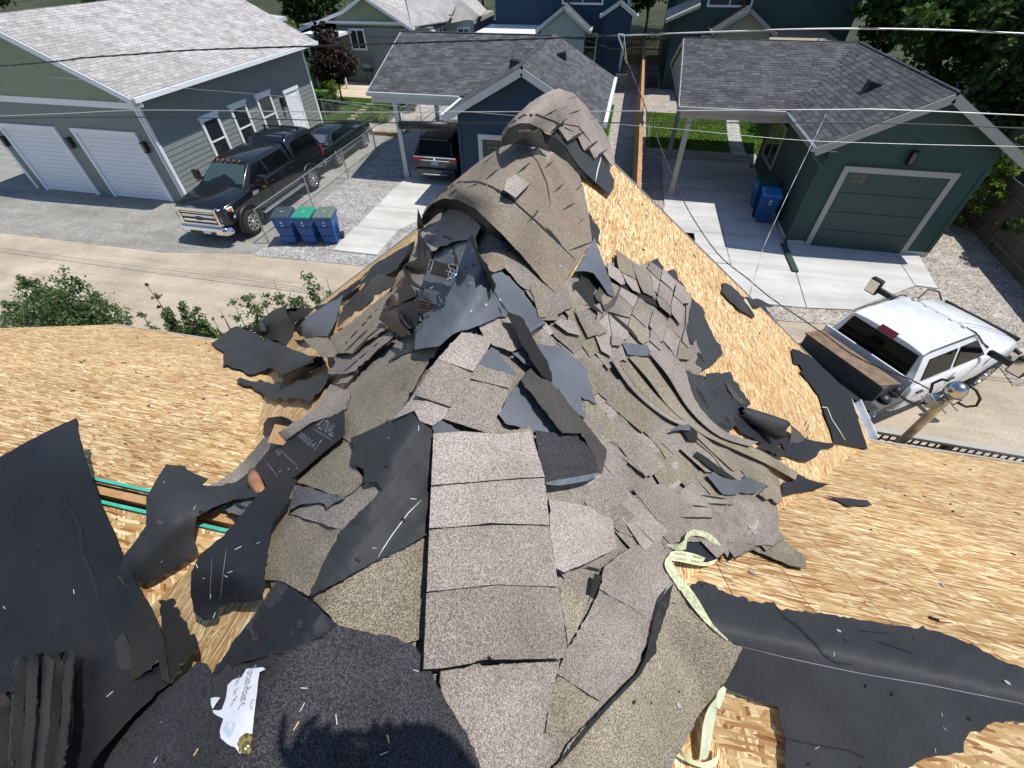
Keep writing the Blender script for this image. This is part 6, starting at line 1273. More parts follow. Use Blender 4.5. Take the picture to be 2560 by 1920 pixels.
S('small olive shingle half off the heap above the tape', 'sho', 'D7', [(470, 290), (680, 225), (760, 290), (866, 372), (866, 440), (760, 420), (600, 350)], .016, rag=1)
U_('black sheet painting the shadow under the loop of yellow tape', 'feltd', 'D7', [(-10, 300), (60, 290), (110, 248), (250, 262), (345, 285), (345, 375), (270, 402), (120, 400), (0, 360)], .02)  # the tape's shadow painted as a black sheet
rfelt = U_('long torn black felt lying on the boards at the lower right', 'felt', 'D7', [(160, 545, .02), (240, 520, .02), (380, 590, .02), (520, 643, .02), (672, 645), (700, 686), (980, 718), (1240, 760), (1430, 790), (1600, 812), (1740, 850), (1900, 915), (2000, 970), (2100, 1020), (2250, 1060), (2400, 1110), (2400, 1380), (2190, 1372), (1990, 1375), (1930, 1440), (1865, 1440), (1830, 1500), (1830, 1560), (1700, 1585), (1590, 1600), (1490, 1659), (1400, 1800), (690, 1800), (745, 1659), (740, 1480), (705, 1350), (700, 1285), (560, 1250), (380, 1172), (300, 1100), (300, 900), (240, 680)], .02, rag=2.2, res=16, wav=.002)
crack(rfelt, 'D7', [(690, 680), (740, 745), (820, 800), (880, 860), (950, 925), (975, 965), (1060, 1020), (1150, 1030)], 6)
crack(rfelt, 'D7', [(440, 910), (700, 975), (950, 1030), (1250, 1092), (1600, 1150), (1900, 1210), (2200, 1272), (2400, 1310)], 2.0, 'chalk_line', 'inkg')
for p_ in ([(1180, 820), (1400, 840)], [(1280, 880), (1520, 960)], [(700, 1470), (880, 1510), (1120, 1550), (1230, 1600)]): crack(rfelt, 'D7', p_, 3)
U_('black membrane strip along the right eave and rake', 'feltd', 'G2', [(1290, -40), (1370, -20), (1475, 35), (1540, 78), (1740, 265), (1968, 500), (2025, 690), (2090, 880), (2165, 1120), (1950, 1080), (1780, 1050), (1740, 900), (1700, 800), (1640, 620), (1600, 500), (1560, 450), (1490, 350), (1380, 222), (1420, 210), (1380, 150), (1310, 130)], .008, rag=.8)
U_('dark felt scrap hanging over the right rake', 'felt', 'G1', [(1690, 590), (1760, 600), (1830, 640), (2000, 800), (2145, 1062), (2118, 1075), (2000, 1000), (1900, 935), (1730, 765)], .012, rag=2)
# ---- left slope felts
U_('flat black felt on the boards at left, below the folded sheets', 'felt', 'D1', [(250, 1250), (310, 1240), (360, 1252), (560, 1262), (780, 1225), (900, 1180), (880, 1250), (840, 1310), (750, 1400), (690, 1372), (620, 1370), (520, 1388), (400, 1320)], .03, rag=2)
sheet('underlay_piece', 'big folded black felt with a rolled front edge at the left edge of the heap', 'underlayment', 'felt', 'D1', [(170, 920, .05), (215, 885, .09), (262, 870, .14), (370, 920, .14), (480, 965, .12), (560, 1000, .12), (720, 1060, .10), (840, 1100, .07), (800, 1150, .05), (720, 1210, .03), (645, 1262, .02), (590, 1280, .03), (575, 1262, .06), (565, 1200, .13), (500, 1165, .06), (420, 1185, .03), (350, 1206, .03), (250, 1165, .02), (158, 1150, .02), (165, 1050, .03), (75, 990, .02), (120, 965, .03)], h=.1, free=True, rag=2, group=FG, back='feltd', ctrl=[(620, 1150, .15), (720, 1120, .14), (400, 1060, .09)])
sheet('underlay_piece', 'black felt peak standing up behind the folded sheet at left', 'underlayment', 'felt', 'D1', [(355, 890, .05), (430, 830, .16), (500, 765, .28), (560, 740, .34), (608, 708, .42), (596, 770, .36), (620, 830, .28), (655, 870, .22), (640, 940, .14), (590, 1015, .08), (560, 1000, .08), (545, 970, .10), (470, 960, .06)], h=.15, free=True, rag=1.5, group=FG, back='feltd')
U_('black sheet painting the shade in the pocket between two felt folds at left', 'ash', 'D1', [(592, 752), (700, 744), (792, 746), (740, 805), (640, 850), (604, 800)], .10, rag=0)  # shade between the folds painted as a black sheet
sheet('underlay_piece', 'smooth grey felt with a bright crease on the left slope', 'underlayment', 'feltl', 'D1', [(660, 900, .08), (690, 860, .14), (750, 800, .18), (850, 735, .16), (940, 690, .12), (990, 655, .10), (960, 760, .10), (925, 860, .09), (880, 942, .06), (760, 950, .06), (690, 940, .06)], h=.1, free=True, rag=1, group=FG, ctrl=[(800, 850, .15), (720, 885, .16)])
U_('dark felt strip at the left rake above the crease', 'feltd', 'D1', [(780, 742), (900, 690), (1040, 590), (1180, 480), (1200, 440), (1110, 560), (1120, 570), (1020, 650), (900, 720), (820, 770)], .05)
sheet('underlay_piece', 'olive backed felt flap leaning over the left slope', 'underlayment', 'back', 'D1', [(960, 790, .12), (1000, 720, .16), (1060, 660, .20), (1150, 600, .2), (1235, 510, .2), (1350, 540, .16), (1335, 590, .14), (1240, 650, .12), (1100, 770, .10), (1000, 830, .08), (950, 880, .08)], h=.12, free=True, rag=2, group=FG, back='felt')
dl = U_('stack of dark felt layers with staples on the left rake', 'felt', 'D1', [(1150, 520), (1180, 470), (1240, 420), (1290, 395), (1380, 340), (1485, 285), (1470, 340), (1410, 400), (1360, 480), (1290, 515), (1180, 560), (1100, 580)], .07, rag=1.5)
crack(dl, 'D1', [(1290, 500), (1300, 450), (1450, 330)], 4); crack(dl, 'D1', [(1310, 510), (1400, 420)], 4)
s2 = S('laminated shingle stack lying lengthwise on the left slope', 'sho', 'D1', [(900, 950), (1040, 850), (1170, 740), (1300, 640), (1345, 560), (1400, 480), (1440, 430), (1480, 330), (1510, 300), (1500, 400), (1420, 500), (1330, 660), (1245, 790), (1290, 880), (1180, 960), (1100, 1020), (1050, 1062), (930, 1062)], .10)
for p_ in ([(960, 1040), (1090, 900), (1230, 750)], [(1000, 1050), (1100, 950), (1160, 895)], [(1060, 1050), (1180, 930), (1270, 860)], [(1110, 760), (1200, 690)]): crack(s2, 'D1', p_, 4)
S('rounded olive shingle end at the lower tip of the left stack', 'sho', 'D1', [(710, 955), (800, 950), (882, 950), (920, 1000), (950, 1050), (930, 1086), (880, 1086), (830, 1075), (770, 1020)], .13)
s3 = S('brown shingle layers under the left stack', 'sh', 'D1', [(930, 1070), (1100, 1040), (1200, 960), (1290, 890), (1340, 940), (1200, 1060), (1080, 1180), (980, 1205), (880, 1200), (920, 1120)], .07)
crack(s3, 'D1', [(990, 1190), (1120, 1080), (1260, 960)], 4)
S('thin brown shingle strip on the bare boards left of the ridge', 'sh', 'D1', [(930, 1275), (970, 1235), (1050, 1150), (1130, 1065), (1180, 1050), (1120, 1150), (1020, 1262)], .04)
U_('small dark felt under the tool pouches', 'feltd', 'D1', [(1205, 1010), (1290, 900), (1370, 930), (1300, 1000), (1220, 1030)], .06)
sp1 = sheet('shingle_piece', 'upright brown shard beside the open arch end', 'shingles', 'back', 'D1', [(1506, 55, .48), (1512, 80, .42), (1525, 115, .34), (1548, 188, .14), (1524, 200, .1), (1503, 210, .12), (1500, 150, .26)], free=True, rag=0, group=SG)
sp2 = sheet('shingle_piece', 'upright brown shingle fan above the tool belt', 'shingles', 'back', 'D1', [(1506, 214, .24), (1535, 262, .20), (1570, 310, .16), (1605, 362, .10), (1590, 410, .09), (1555, 415, .09), (1480, 425, .09), (1488, 360, .13), (1502, 290, .18)], free=True, rag=.5, group=SG)
for p_ in ([(1518, 260), (1515, 410)], [(1545, 300), (1560, 400)]): crack(sp2, 'D1', p_, 4)
# ---- left edge of the ridge: curved shingle, printed membrane, wood
sheet('underlay_piece', 'black domed felt showing behind the curved shingle', 'underlayment', 'felt', 'D4', [(440, 160, .10), (470, 122, .14), (560, 113, .16), (610, 130, .12), (650, 160, .08), (600, 210, .06), (520, 262, .05), (460, 275, .05), (435, 235, .05)], free=True, rag=.8, group=FG)
tag(MB().obox(at('D4', (640, 260), .07), (1, 0, 0), (0, .9, .4), (0, -.4, .9), (-.11, -.05, -.02), (.11, .05, .02)).part('wood_block', MT['wood']), 'orange wood scrap wedged under the curved shingle', 'wood')
sheet('shingle_piece', 'long curved grey brown shingle bending over the bare boards at left', 'shingles', 'sh', 'D4', [(8, 592, .03), (120, 570, .05), (300, 425, .09), (430, 270, .13), (560, 215, .15), (650, 150, .14), (740, 108, .12), (830, 0, .10), (900, -110, .06), (1040, -60, .05), (1015, 60, .06), (870, 122, .08), (780, 150, .10), (650, 238, .10), (560, 310, .08), (470, 400, .07), (380, 470, .05), (250, 565, .04), (100, 605, .03)], free=True, rag=1, group=SG, th=.005)
pm = U_('black membrane with faded printed numbers left of the ridge', 'feltd', 'D4', [(380, 462), (460, 362), (560, 302), (640, 255), (700, 202), (780, 155), (870, 125), (940, 100), (998, 62), (1000, 240), (900, 320), (650, 532), (600, 560), (555, 545), (460, 602), (440, 560)], .085, rag=.8, wav=.002)
for p_ in ([(770, 190), (850, 240), (930, 292)], [(545, 330), (610, 400), (680, 462)], [(450, 420), (500, 480), (550, 550)]): crack(pm, 'D4', p_, 1.6, 'chalk_line', 'inkf')
U_('black felt behind the printed membrane', 'felt', 'D4', [(0, 600), (140, 600), (330, 500), (400, 470), (480, 600), (420, 650), (220, 700), (60, 780), (-60, 700)], .04)
mf = sheet('underlay_piece', 'folded black felt with a rounded front fold, left of the ridge over the slot', 'underlayment', 'felt', 'P', [(365, 1246, .10), (390, 1200, .11), (416, 1160, .12), (463, 1166, .10), (469, 1175, .10), (520, 1198, .07), (502, 1216, .08), (560, 1214, .08), (640, 1222, .08), (655, 1240, .08), (580, 1250, .08), (532, 1268, .09), (492, 1292, .10), (484, 1339, .07), (494, 1378, .04), (434, 1424, .04), (361, 1459, .05), (318, 1448, .07), (292, 1440, .10), (311, 1388, .13), (340, 1350, .15), (365, 1314, .15)], h=.12, free=True, rag=.8, group=FG, ctrl=[(400, 1350, .17), (450, 1310, .17), (340, 1400, .15)], back='feltd')
ml = sheet('underlay_piece', 'smooth black leaf shaped membrane curling over the bare gap, lower left', 'underlayment', 'feltd', 'P', [(692, 1192, .12), (740, 1198, .11), (718, 1250, .10), (681, 1307, .09), (672, 1347, .09), (660, 1440, .08), (664, 1465, .08), (650, 1500, .05), (608, 1508, .04), (590, 1506, .04), (543, 1522, .04), (540, 1545, .03), (511, 1552, .03), (485, 1532, .05), (476, 1480, .12), (478, 1430, .18), (500, 1385, .2), (552, 1345, .18), (600, 1290, .16), (645, 1235, .14)], h=.12, free=True, rag=1, group=FG, back='ash', ctrl=[(570, 1430, .16)])
for p_ in ([(530, 1395), (527, 1450), (524, 1500)], [(566, 1370), (558, 1430), (550, 1500)]): crack(ml, 'P', p_, 1.3, 'chalk_line', 'inkg')
S('grey granule scraps in a dark stack at the foot of the printed membrane', 'shg', 'D4', [(175, 760), (260, 700), (460, 655), (440, 700), (350, 770), (300, 800), (220, 780)], .05, rag=3)
gr_ = bpy.context.scene.objects[[o.name for o in bpy.context.scene.objects if o.name.startswith('shingle_piece')][-1]]; crack(gr_, 'D4', [(240, 720), (350, 765)], 9)
S('dark grey underside strip right of the leaf shaped membrane', 'shg', 'D4', [(650, 590), (740, 600), (1000, 675), (930, 710), (870, 750), (830, 708), (700, 720), (620, 760)], .055, rag=2)
tag(MB().tube([at('D4', (370, 500), .05), at('D4', (385, 560), .07), at('D4', (430, 640), .06)], .03, 12, rs=[.026, .034, .02]).part('leather_roll', M('tan_leather', (.34, .16, .09), .6, var=.3, scale=12), smooth=True), 'worn orange tan leather roll under the printed membrane', 'leather')
# ---- lower left
lm = sheet('underlay_piece', 'huge black membrane sheet at the left edge with a raised pointed corner', 'underlayment', 'feltd', 'P', [(-70, 1190, .10), (0, 1142, .12), (60, 1108, .16), (130, 1072, .22), (190, 1045, .30), (197, 1085, .27), (210, 1140, .22), (226, 1190, .16), (238, 1230, .13), (270, 1300, .12), (300, 1375, .13), (335, 1450, .12), (365, 1500, .11), (392, 1560, .10), (405, 1620, .10), (422, 1702, .12), (380, 1740, .14), (330, 1785, .16), (270, 1850, .18), (230, 1900, .2), (200, 1990, .22), (-70, 1990, .2), (-70, 1600, .16)], h=.15, free=True, rag=1, group=FG, back='ash', res=22, th=.005, ctrl=[(120, 1300, .12), (150, 1500, .12), (60, 1700, .15)])
crack(lm, 'D5', [(405, 35), (440, 100), (485, 190), (490, 300), (530, 420), (575, 530), (602, 660)], 11); crack(lm, 'D5', [(602, 660), (660, 790), (700, 930), (715, 1050), (755, 1155), (830, 1160), (826, 1220), (862, 1285)], 9)
gsr = sheet('shingle_piece', 'grey granular strip running down the huge black membrane', 'shingles', 'capd', 'D5', [(604, 650, .135), (680, 720, .135), (760, 850, .13), (795, 930, .13), (800, 1040, .13), (790, 1110, .13), (760, 1150, .13), (730, 1080, .135), (705, 930, .135), (660, 790, .135)], h=.135, free=True, rag=1, group=SG, wav=.001)
sheet('underlay_piece', 'black sliver overlapping the huge membrane along its right side', 'underlayment', 'ash', 'D5', [(720, 490, .14), (800, 560, .13), (900, 640, .12), (960, 760, .12), (1000, 900, .12), (1030, 1140, .13), (990, 1120, .14), (965, 1000, .14), (800, 1130, .14), (800, 1000, .14), (780, 850, .14), (690, 700, .14)], h=.14, free=True, rag=2, group=FG)
rgf = sheet('underlay_piece', 'ragged black felt scrap in the bare gap', 'underlayment', 'ash', 'D5', [(965, 640, .06), (1060, 625, .05), (1092, 740, .04), (1140, 770, .04), (1150, 850, .04), (1200, 872, .04), (1212, 922, .05), (1120, 1020, .09), (1035, 1140, .12), (1005, 950, .11), (985, 800, .09)], h=.06, free=True, rag=3, group=FG)
# old folded bundle: five stiff pleats
bt = thing('folded_felt_bundle', 'bundle of old pleated black felt in the bottom left corner', 'underlayment', tuple(at('D5', (250, 1300), .2)))
bt.location = (0, 0, 0)
xs_ = [0, 70, 90, 165, 235, 262, 330, 395, 455]; tops = [1215, 1200, 1000, 985, 962, 975, 1000, 945, 942]
for i in range(len(xs_) - 1):
    a, b_ = xs_[i], xs_[i + 1]; ha, hb = (.25, .262) if i % 2 else (.265, .248)
    sheet('pleat', None, None, ('ash', 'felt', 'ash', 'feltd')[i % 4], 'D5', [(a, tops[i], ha - .02), ((a + b_) / 2, (tops[i] + tops[i + 1]) / 2 - 12, ha), (b_, tops[i + 1], hb - .02), (b_ - 10 - i * 3, 1350, hb), (b_ - 20 - i * 9, 1720, hb + .02), (a - 20 - i * 9, 1720, ha + .02), (a - 8 - i * 2, 1350, ha)], h=.25, free=True, rag=1.2, parent=bt, back='ash', wav=.001)
gc = sheet('shingle_piece', 'large dark granular sheet across the bottom with a torn paper label on it', 'shingles', 'capd', 'D5', [(1690, 515, .10), (1800, 580, .09), (1900, 650, .085), (2050, 780, .08), (2196, 820, .08), (2370, 850, .08), (2500, 895, .08), (2560, 960, .085), (2640, 1090, .085), (2720, 1250, .085), (2860, 1480, .085), (2990, 1800, .085), (500, 1800, .12), (560, 1620, .12), (740, 1420, .12), (860, 1290, .11), (980, 1160, .10), (1080, 1130, .10), (1205, 1010, .09), (1250, 1020, .09), (1290, 1090, .08), (1400, 930, .085), (1540, 740, .09)], h=.085, free=False, rag=1.5, group=SG, res=22, th=.006)
U_('smooth black fold at the top of the dark granular sheet', 'feltd', 'D5', [(1690, 517), (1800, 582), (1900, 652), (2050, 780), (1960, 860), (1850, 900), (1740, 950), (1600, 985), (1480, 1010), (1300, 1086), (1400, 932), (1540, 742)], .095, rag=1)
# paper label
pl = U_('torn white paper label with grey print on the dark granular sheet', 'paper', 'G3', [(740, 205), (860, 192), (1000, 180), (1040, 210), (940, 262), (918, 430), (900, 600), (880, 760), (862, 900), (830, 1230), (640, 1560), (550, 1450), (500, 1440), (430, 1400), (330, 1310), (315, 1190), (370, 1000), (300, 965), (222, 920), (200, 860), (290, 868), (350, 850), (390, 740), (420, 640), (432, 540), (440, 460), (490, 410), (540, 372), (600, 355), (660, 340), (700, 270)], .104, rag=.3, wav=.001, res=8, back='paper', th=.0008)
U_('small white paper corner torn from the label', 'paper', 'G3', [(172, 672), (240, 655), (320, 662), (250, 760), (198, 840), (175, 770)], .104, rag=.2, back='paper', th=.0008)
crack(pl, 'G3', [(560, 1070), (480, 1120), (440, 1200), (470, 1300)], 26, 'pale_blue_patch', 'pblue', lift=.001)
U_('crumpled gold foil scrap at the lower end of the paper label', 'gold', 'G3', [(640, 1290), (720, 1230), (822, 1240), (812, 1400), (790, 1560), (700, 1560), (620, 1520), (590, 1400)], .108, rag=1, wav=.008, res=6, back='gold')
curl('rolled front edge of the big folded felt at the left', at('D1', (592, 1222), .085), at('D1', (825, 1118), .075), .05, .042, 'felt', .8, .6)
# ---- arches
A1 = sheet('shingle_arch', 'nearer shingle sheet bridging the ridge like a tunnel', 'shingles', 'shs', 'D2', [(150, 940, .30), (210, 860, .34), (300, 818, .36), (400, 828, .34), (520, 888, .26), (700, 1060, .17), (850, 1220, .11), (1000, 1400, .07), (1075, 1470, .05), (1190, 1320, .05), (1330, 1120, .04), (1300, 900, .04), (1270, 750, .04), (1240, 660, .05), (1160, 570, .08), (1060, 500, .13), (960, 465, .19), (900, 450, .24), (780, 438, .30), (690, 468, .34), (570, 545, .36), (450, 640, .37), (280, 780, .36), (180, 880, .32)], free=True, rag=.8, group='arched shingle sheets on the ridge', back='ash', res=13, th=.007, smooth=0, ctrl=[(600, 700, .33), (760, 600, .28), (420, 750, .39), (700, 900, .20), (900, 800, .17), (1000, 1100, .09)])  # black underside paints the shade inside the tunnel
for p_, w_ in (([(180, 900), (280, 780), (400, 705), (530, 702), (640, 742), (800, 850), (950, 985), (1080, 1110), (1215, 1245)], 5), ([(640, 742), (790, 835)], 8), ([(590, 690), (685, 610)], 4), ([(765, 515), (830, 455)], 5), ([(812, 645), (900, 572)], 6), ([(805, 815), (905, 712)], 4), ([(1000, 610), (1060, 560)], 4), ([(1010, 1020), (1120, 1150)], 8), ([(1170, 1180), (1330, 1118)], 4), ([(1215, 765), (1262, 720)], 9), ([(330, 800), (420, 735)], 4), ([(470, 745), (560, 700)], 3), ([(700, 830), (760, 770)], 4), ([(880, 990), (960, 900)], 4), ([(1060, 780), (1140, 710)], 4), ([(850, 455), (950, 560), (1010, 700), (1040, 860)], 3), ([(1120, 900), (1210, 850)], 4), ([(560, 590), (650, 520)], 3), ([(1235, 990), (1270, 960)], 7)): crack(A1, 'D2', p_, w_, 'seam_shadow')  # dark ribbons painting shadow lines between the courses
tabs(A1, 'D2', [[(735, 690, .30), (800, 650, .285), (900, 715, .22), (800, 815, .24), (720, 760, .28)], [(900, 450, .245), (1060, 502, .14), (1000, 610, .14), (900, 572, .2), (830, 560, .25), (850, 500, .25)]], ('shp', 'sh'), rag=.3)
A2 = sheet('shingle_arch', 'farther shingle sheet arched over the ridge end, with stepped tabs hanging right', 'shingles', 'sh', 'D2', [(690, 455, .30), (715, 385, .40), (760, 328, .46), (830, 298, .48), (900, 300, .44), (960, 330, .36), (1035, 365, .28), (1090, 325, .24), (1160, 425, .18), (1225, 390, .16), (1275, 490, .12), (1310, 475, .11), (1345, 548, .09), (1400, 505, .08), (1470, 600, .05), (1485, 560, .06), (1450, 420, .08), (1400, 330, .12), (1350, 265, .16), (1270, 160, .24), (1200, 90, .32), (1100, 58, .40), (1050, 70, .42), (980, 105, .45), (900, 155, .47), (830, 220, .48), (760, 290, .47), (705, 360, .42)], free=True, rag=.6, group='arched shingle sheets on the ridge', back='ash', res=12, th=.007, ctrl=[(900, 230, .48), (1100, 200, .36), (1250, 330, .19), (1380, 450, .09)])  # inner shade of this arch put into its black underside
for p_, w_ in (([(760, 300), (860, 240), (950, 240), (1060, 285), (1200, 360)], 5), ([(1000, 250), (1080, 205)], 4), ([(1085, 215), (1155, 182)], 4), ([(1170, 235), (1255, 205)], 4), ([(1180, 135), (1225, 110)], 4), ([(1160, 130), (1200, 110)], 3), ([(1040, 365), (1155, 268)], 8), ([(1160, 425), (1275, 355)], 7), ([(1275, 490), (1370, 420)], 6), ([(1340, 545), (1430, 480)], 6), ([(1100, 300), (1230, 320), (1330, 440)], 3), ([(1230, 330), (1300, 310)], 3), ([(1310, 275), (1360, 260)], 3)): crack(A2, 'D2', p_, w_, 'seam_shadow')  # shadow lines of the stepped tabs painted as dark ribbons
sheet('underlay_piece', 'grey felt triangle standing between the two arches', 'underlayment', 'feltl', 'D2', [(780, 440, .30), (860, 395, .36), (962, 338, .42), (985, 370, .38), (1000, 430, .30), (1035, 500, .20), (960, 470, .22), (880, 455, .26)], free=True, rag=.3, group=FG)
sheet('underlay_piece', 'black sheet inside the farther arch', 'underlayment', 'ash', 'D2', [(985, 370, .22), (1040, 380, .22), (1110, 430, .16), (1200, 560, .09), (1290, 660, .05), (1350, 700, .03), (1290, 690, .02), (1180, 610, .03), (1100, 530, .06), (1030, 500, .12)], free=True, rag=.5, group=FG)  # black sheet below the right side of the arch
tg = sheet('underlay_piece', 'smooth grey membrane tongue hanging below the stepped tabs', 'underlayment', 'felt', 'D2', [(1045, 370, .20), (1090, 335, .20), (1120, 400, .17), (1160, 440, .14), (1225, 400, .13), (1275, 500, .10), (1345, 555, .07), (1390, 525, .06), (1440, 610, .05), (1482, 690, .04), (1478, 750, .04), (1450, 790, .04), (1400, 750, .04), (1350, 705, .05), (1240, 600, .08), (1150, 470, .13)], free=True, rag=.6, group=FG, th=.004)
crack(tg, 'D2', [(1392, 530), (1370, 610), (1352, 702)], 3, 'chalk_line', 'trim')
sheet('underlay_piece', 'pale thin lath inside the mouth of the farther arch', 'underlayment', 'trimt', 'D2', [(820, 345, .42), (870, 342, .42), (925, 352, .38), (900, 362, .38), (820, 360, .41)], free=True, rag=0, group=FG)
# ragged bits right of the nearer arch
U_('ragged felt fringe along the right edge of the nearer arch', 'felt', 'D2', [(1270, 930), (1310, 920), (1360, 1000), (1385, 1050), (1370, 1110), (1395, 1150), (1340, 1120), (1300, 1020)], .03, rag=3)
sheet('underlay_piece', 'long grey felt tongue hanging down beside the arch tip', 'underlayment', 'feltl', 'D2', [(1330, 1120, .06), (1345, 1090, .07), (1380, 1180, .08), (1420, 1300, .08), (1460, 1400, .07), (1485, 1480, .06), (1478, 1502, .06), (1440, 1480, .07), (1380, 1390, .09), (1340, 1335, .09), (1270, 1320, .08), (1210, 1325, .07), (1270, 1225, .06)], free=True, rag=.8, group=FG)
U_('black sheet painting the shade in the hollow under the hanging felt tongue', 'ash', 'D2', [(1190, 1430), (1250, 1350), (1330, 1340), (1385, 1392), (1340, 1470), (1345, 1560), (1408, 1622), (1300, 1560), (1212, 1560), (1230, 1490)], .03, rag=2)  # dark hole painted as a black sheet
U_('brown torn felt right of the black hollow', 'back', 'D2', [(1385, 1390), (1480, 1500), (1530, 1420), (1480, 1560), (1430, 1605), (1390, 1540), (1350, 1500)], .05, rag=3)

sheet('underlay_piece', 'black sheet added to paint the shade inside the farther arch', 'underlayment', 'ash', 'D2', [(680, 500, .10), (700, 420, .18), (740, 360, .26), (780, 325, .30), (850, 300, .34), (940, 320, .30), (1020, 385, .18), (1010, 470, .10), (900, 470, .10), (780, 460, .10)], free=True, rag=.3, group=FG)  # added black sheet paints the shaded interior of the arch
sheet('underlay_piece', 'black sheet added to paint the shade inside the mouth of the nearer arch', 'underlayment', 'ash', 'D2', [(145, 975, .24), (180, 890, .28), (240, 836, .31), (310, 816, .32), (400, 828, .30), (520, 888, .22), (640, 1000, .15), (730, 1088, .10), (700, 1110, .07), (560, 1030, .07), (430, 930, .08), (330, 900, .08), (260, 930, .08), (170, 1010, .08)], free=True, rag=.3, group=FG)  # added black sheet paints the dark crescent under the rim
# ================================================================ lettering, tape, tool belt, mast, cables
def text3d(st, key, p0, p1, pup, h, mat, parent, name='lettering', lift=.001, ext=0):
    ev = o_ev[parent.name][0] if parent.name in o_ev else (lambda Q: hit_np(Q, np.full(len(Q), h)))
    Q = np.array([px(key, p) for p in (p0, p1, pup)]); t = ev(Q) - lift; X = rays_np(Q) * t[:, None] + np.array([0, 0, H]); a, b_, c = [Vector(x) for x in X]
    cu_ = bpy.data.curves.new('t', 'FONT'); cu_.body = st; cu_.size = 1; cu_.resolution_u = 2; to = bpy.data.objects.new('t', cu_); COL.objects.link(to)
    bpy.context.view_layer.update(); me = bpy.data.meshes.new_from_object(to); COL.objects.unlink(to); bpy.data.objects.remove(to)
    xs = [v.co.x for v in me.vertices]; W_ = max(xs) - min(xs); u = b_ - a; v = c - a; n = u.cross(v).normalized(); n = n if n.dot(EYE - a) > 0 else -n
    su = u.length / W_; ud = u.normalized(); vd = (v - ud * v.dot(ud)); sv = vd.length / .72; vd.normalize()
    for vt in me.vertices: x, y = vt.co.x - min(xs), vt.co.y; vt.co = a + ud * (x * su) + vd * (y * sv) + n * .0006
    me.materials.clear(); me.materials.append(MT[mat]); o = bpy.data.objects.new(name, me); link(o); o.parent = parent; return o
text3d('3880641', 'G5', (950, 740), (1350, 1075), (1070, 640), .09, 'inkf', pm)
text3d('78', 'G5', (420, 1100), (530, 1200), (480, 1030), .09, 'inkf', pm)
text3d('AZNAZ', 'G5', (1350, 520), (1760, 760), (1560, 330), .09, 'inkf', pm)
text3d('Standarc', 'G3', (765, 245), (605, 865), (880, 262), .105, 'inkg', pl)
text3d('ras de Ri', 'G3', (590, 350), (485, 815), (660, 362), .105, 'inkg', pl)
text3d('for', 'G3', (800, 730), (800, 900), (868, 735), .105, 'inkg', pl)
text3d('22', 'D5', (955, 165), (990, 172), (958, 145), .1, 'inkf', mf)
# ---- yellow tape
t_ = NT('warning_tape'); c_ = t_.coord(); v_ = t_.voro(c_, 110); bw = t_.sep(v_)[0]; nn2 = t_.noise(c_, 30, 2)
col_ = t_.mix(t_.math('MULTIPLY', t_.math('GREATER_THAN', bw, .52), .55), (.60, .62, .40), (.27, .31, .19)); t_.set(col_, .55, 0, .3); MT['tapep'] = t_.m
MT['tape'] = M('tape_yellow', (.72, .74, .44), .55, var=.08, scale=20); MT['tapeg'] = M('tape_pale_green', (.56, .60, .42), .55, var=.15, scale=20)
tr = thing('plastic_tape', 'looped yellow printed warning tape lying over the right edge of the heap', 'tape', (0, 0, 0))
band(tr, 'tape_loop', 'tapep', 'G4', [(40, 560, .03), (200, 562, .05), (400, 560, .08), (560, 450, .09), (600, 300, .08), (700, 190, .07), (850, 155, .07), (1050, 180, .07), (1250, 260, .07), (1400, 380, .06), (1550, 550, .05), (1605, 750, .03), (1560, 860, .02), (1480, 960, .01)],
     [(60, 580, .03), (220, 680, .04), (400, 740, .05), (590, 705, .06), (625, 580, .06), (650, 400, .06), (760, 340, .05), (900, 322, .05), (1100, 372, .05), (1300, 510, .04), (1420, 640, .03), (1490, 760, .02), (1500, 850, .012), (1440, 935, .01)], th=.0008)
tt_ = band(tr, 'tape_text_side', 'tape', 'G4', [(150, 840, .05), (200, 780, .05), (380, 740, .045), (700, 790, .04), (1000, 880, .03), (1180, 950, .02), (1380, 970, .012), (1470, 950, .008)], [(200, 960, .05), (240, 1012, .05), (400, 1032, .045), (700, 1092, .04), (1000, 1150, .03), (1180, 1155, .02), (1340, 1110, .012), (1460, 1000, .008)], th=.0008)
for row, (a, b_, c, d) in enumerate([((300, 830), (700, 895), (308, 760), 0), ((225, 955), (690, 1025), (238, 885), 0)]):
    text3d('EQUIPMENT /' if row == 0 else 'TY EQUIPMENT /', 'G4', a, b_, c, .0535, 'ink', tt_, lift=.004)
text3d('SIEMPRE USE', 'G4', (790, 915), (1330, 1030), (800, 845), .04, 'ink', tt_, lift=.006); text3d('SIEMPRE USE', 'G4', (750, 1040), (1280, 1140), (762, 975), .042, 'ink', tt_, lift=.006)
band(tr, 'tape_tail', 'tapep', 'G4', [(165, 830, .05), (60, 950, .06), (20, 1100, .06), (60, 1250, .06), (160, 1420, .055), (280, 1600, .05), (420, 1820, .05)], [(205, 930, .05), (225, 1040, .055), (330, 1200, .055), (430, 1400, .05), (560, 1600, .05), (700, 1760, .05), (820, 1900, .05)], th=.0008)
band(tr, 'tape_tail', 'tapep', 'D7', [(95, 558, .05), (150, 645, .05), (240, 755, .05), (320, 830, .045), (386, 882, .04)], [(150, 545, .05), (215, 640, .05), (290, 770, .05), (345, 830, .045), (392, 876, .04)], th=.0008)
band(tr, 'tape_tail', 'tapeg', 'D7', [(375, 1150, .015), (330, 1190, .02), (318, 1250, .03), (322, 1290, .04)], [(384, 1165, .015), (372, 1210, .02), (352, 1270, .03), (338, 1300, .04)], th=.0008)
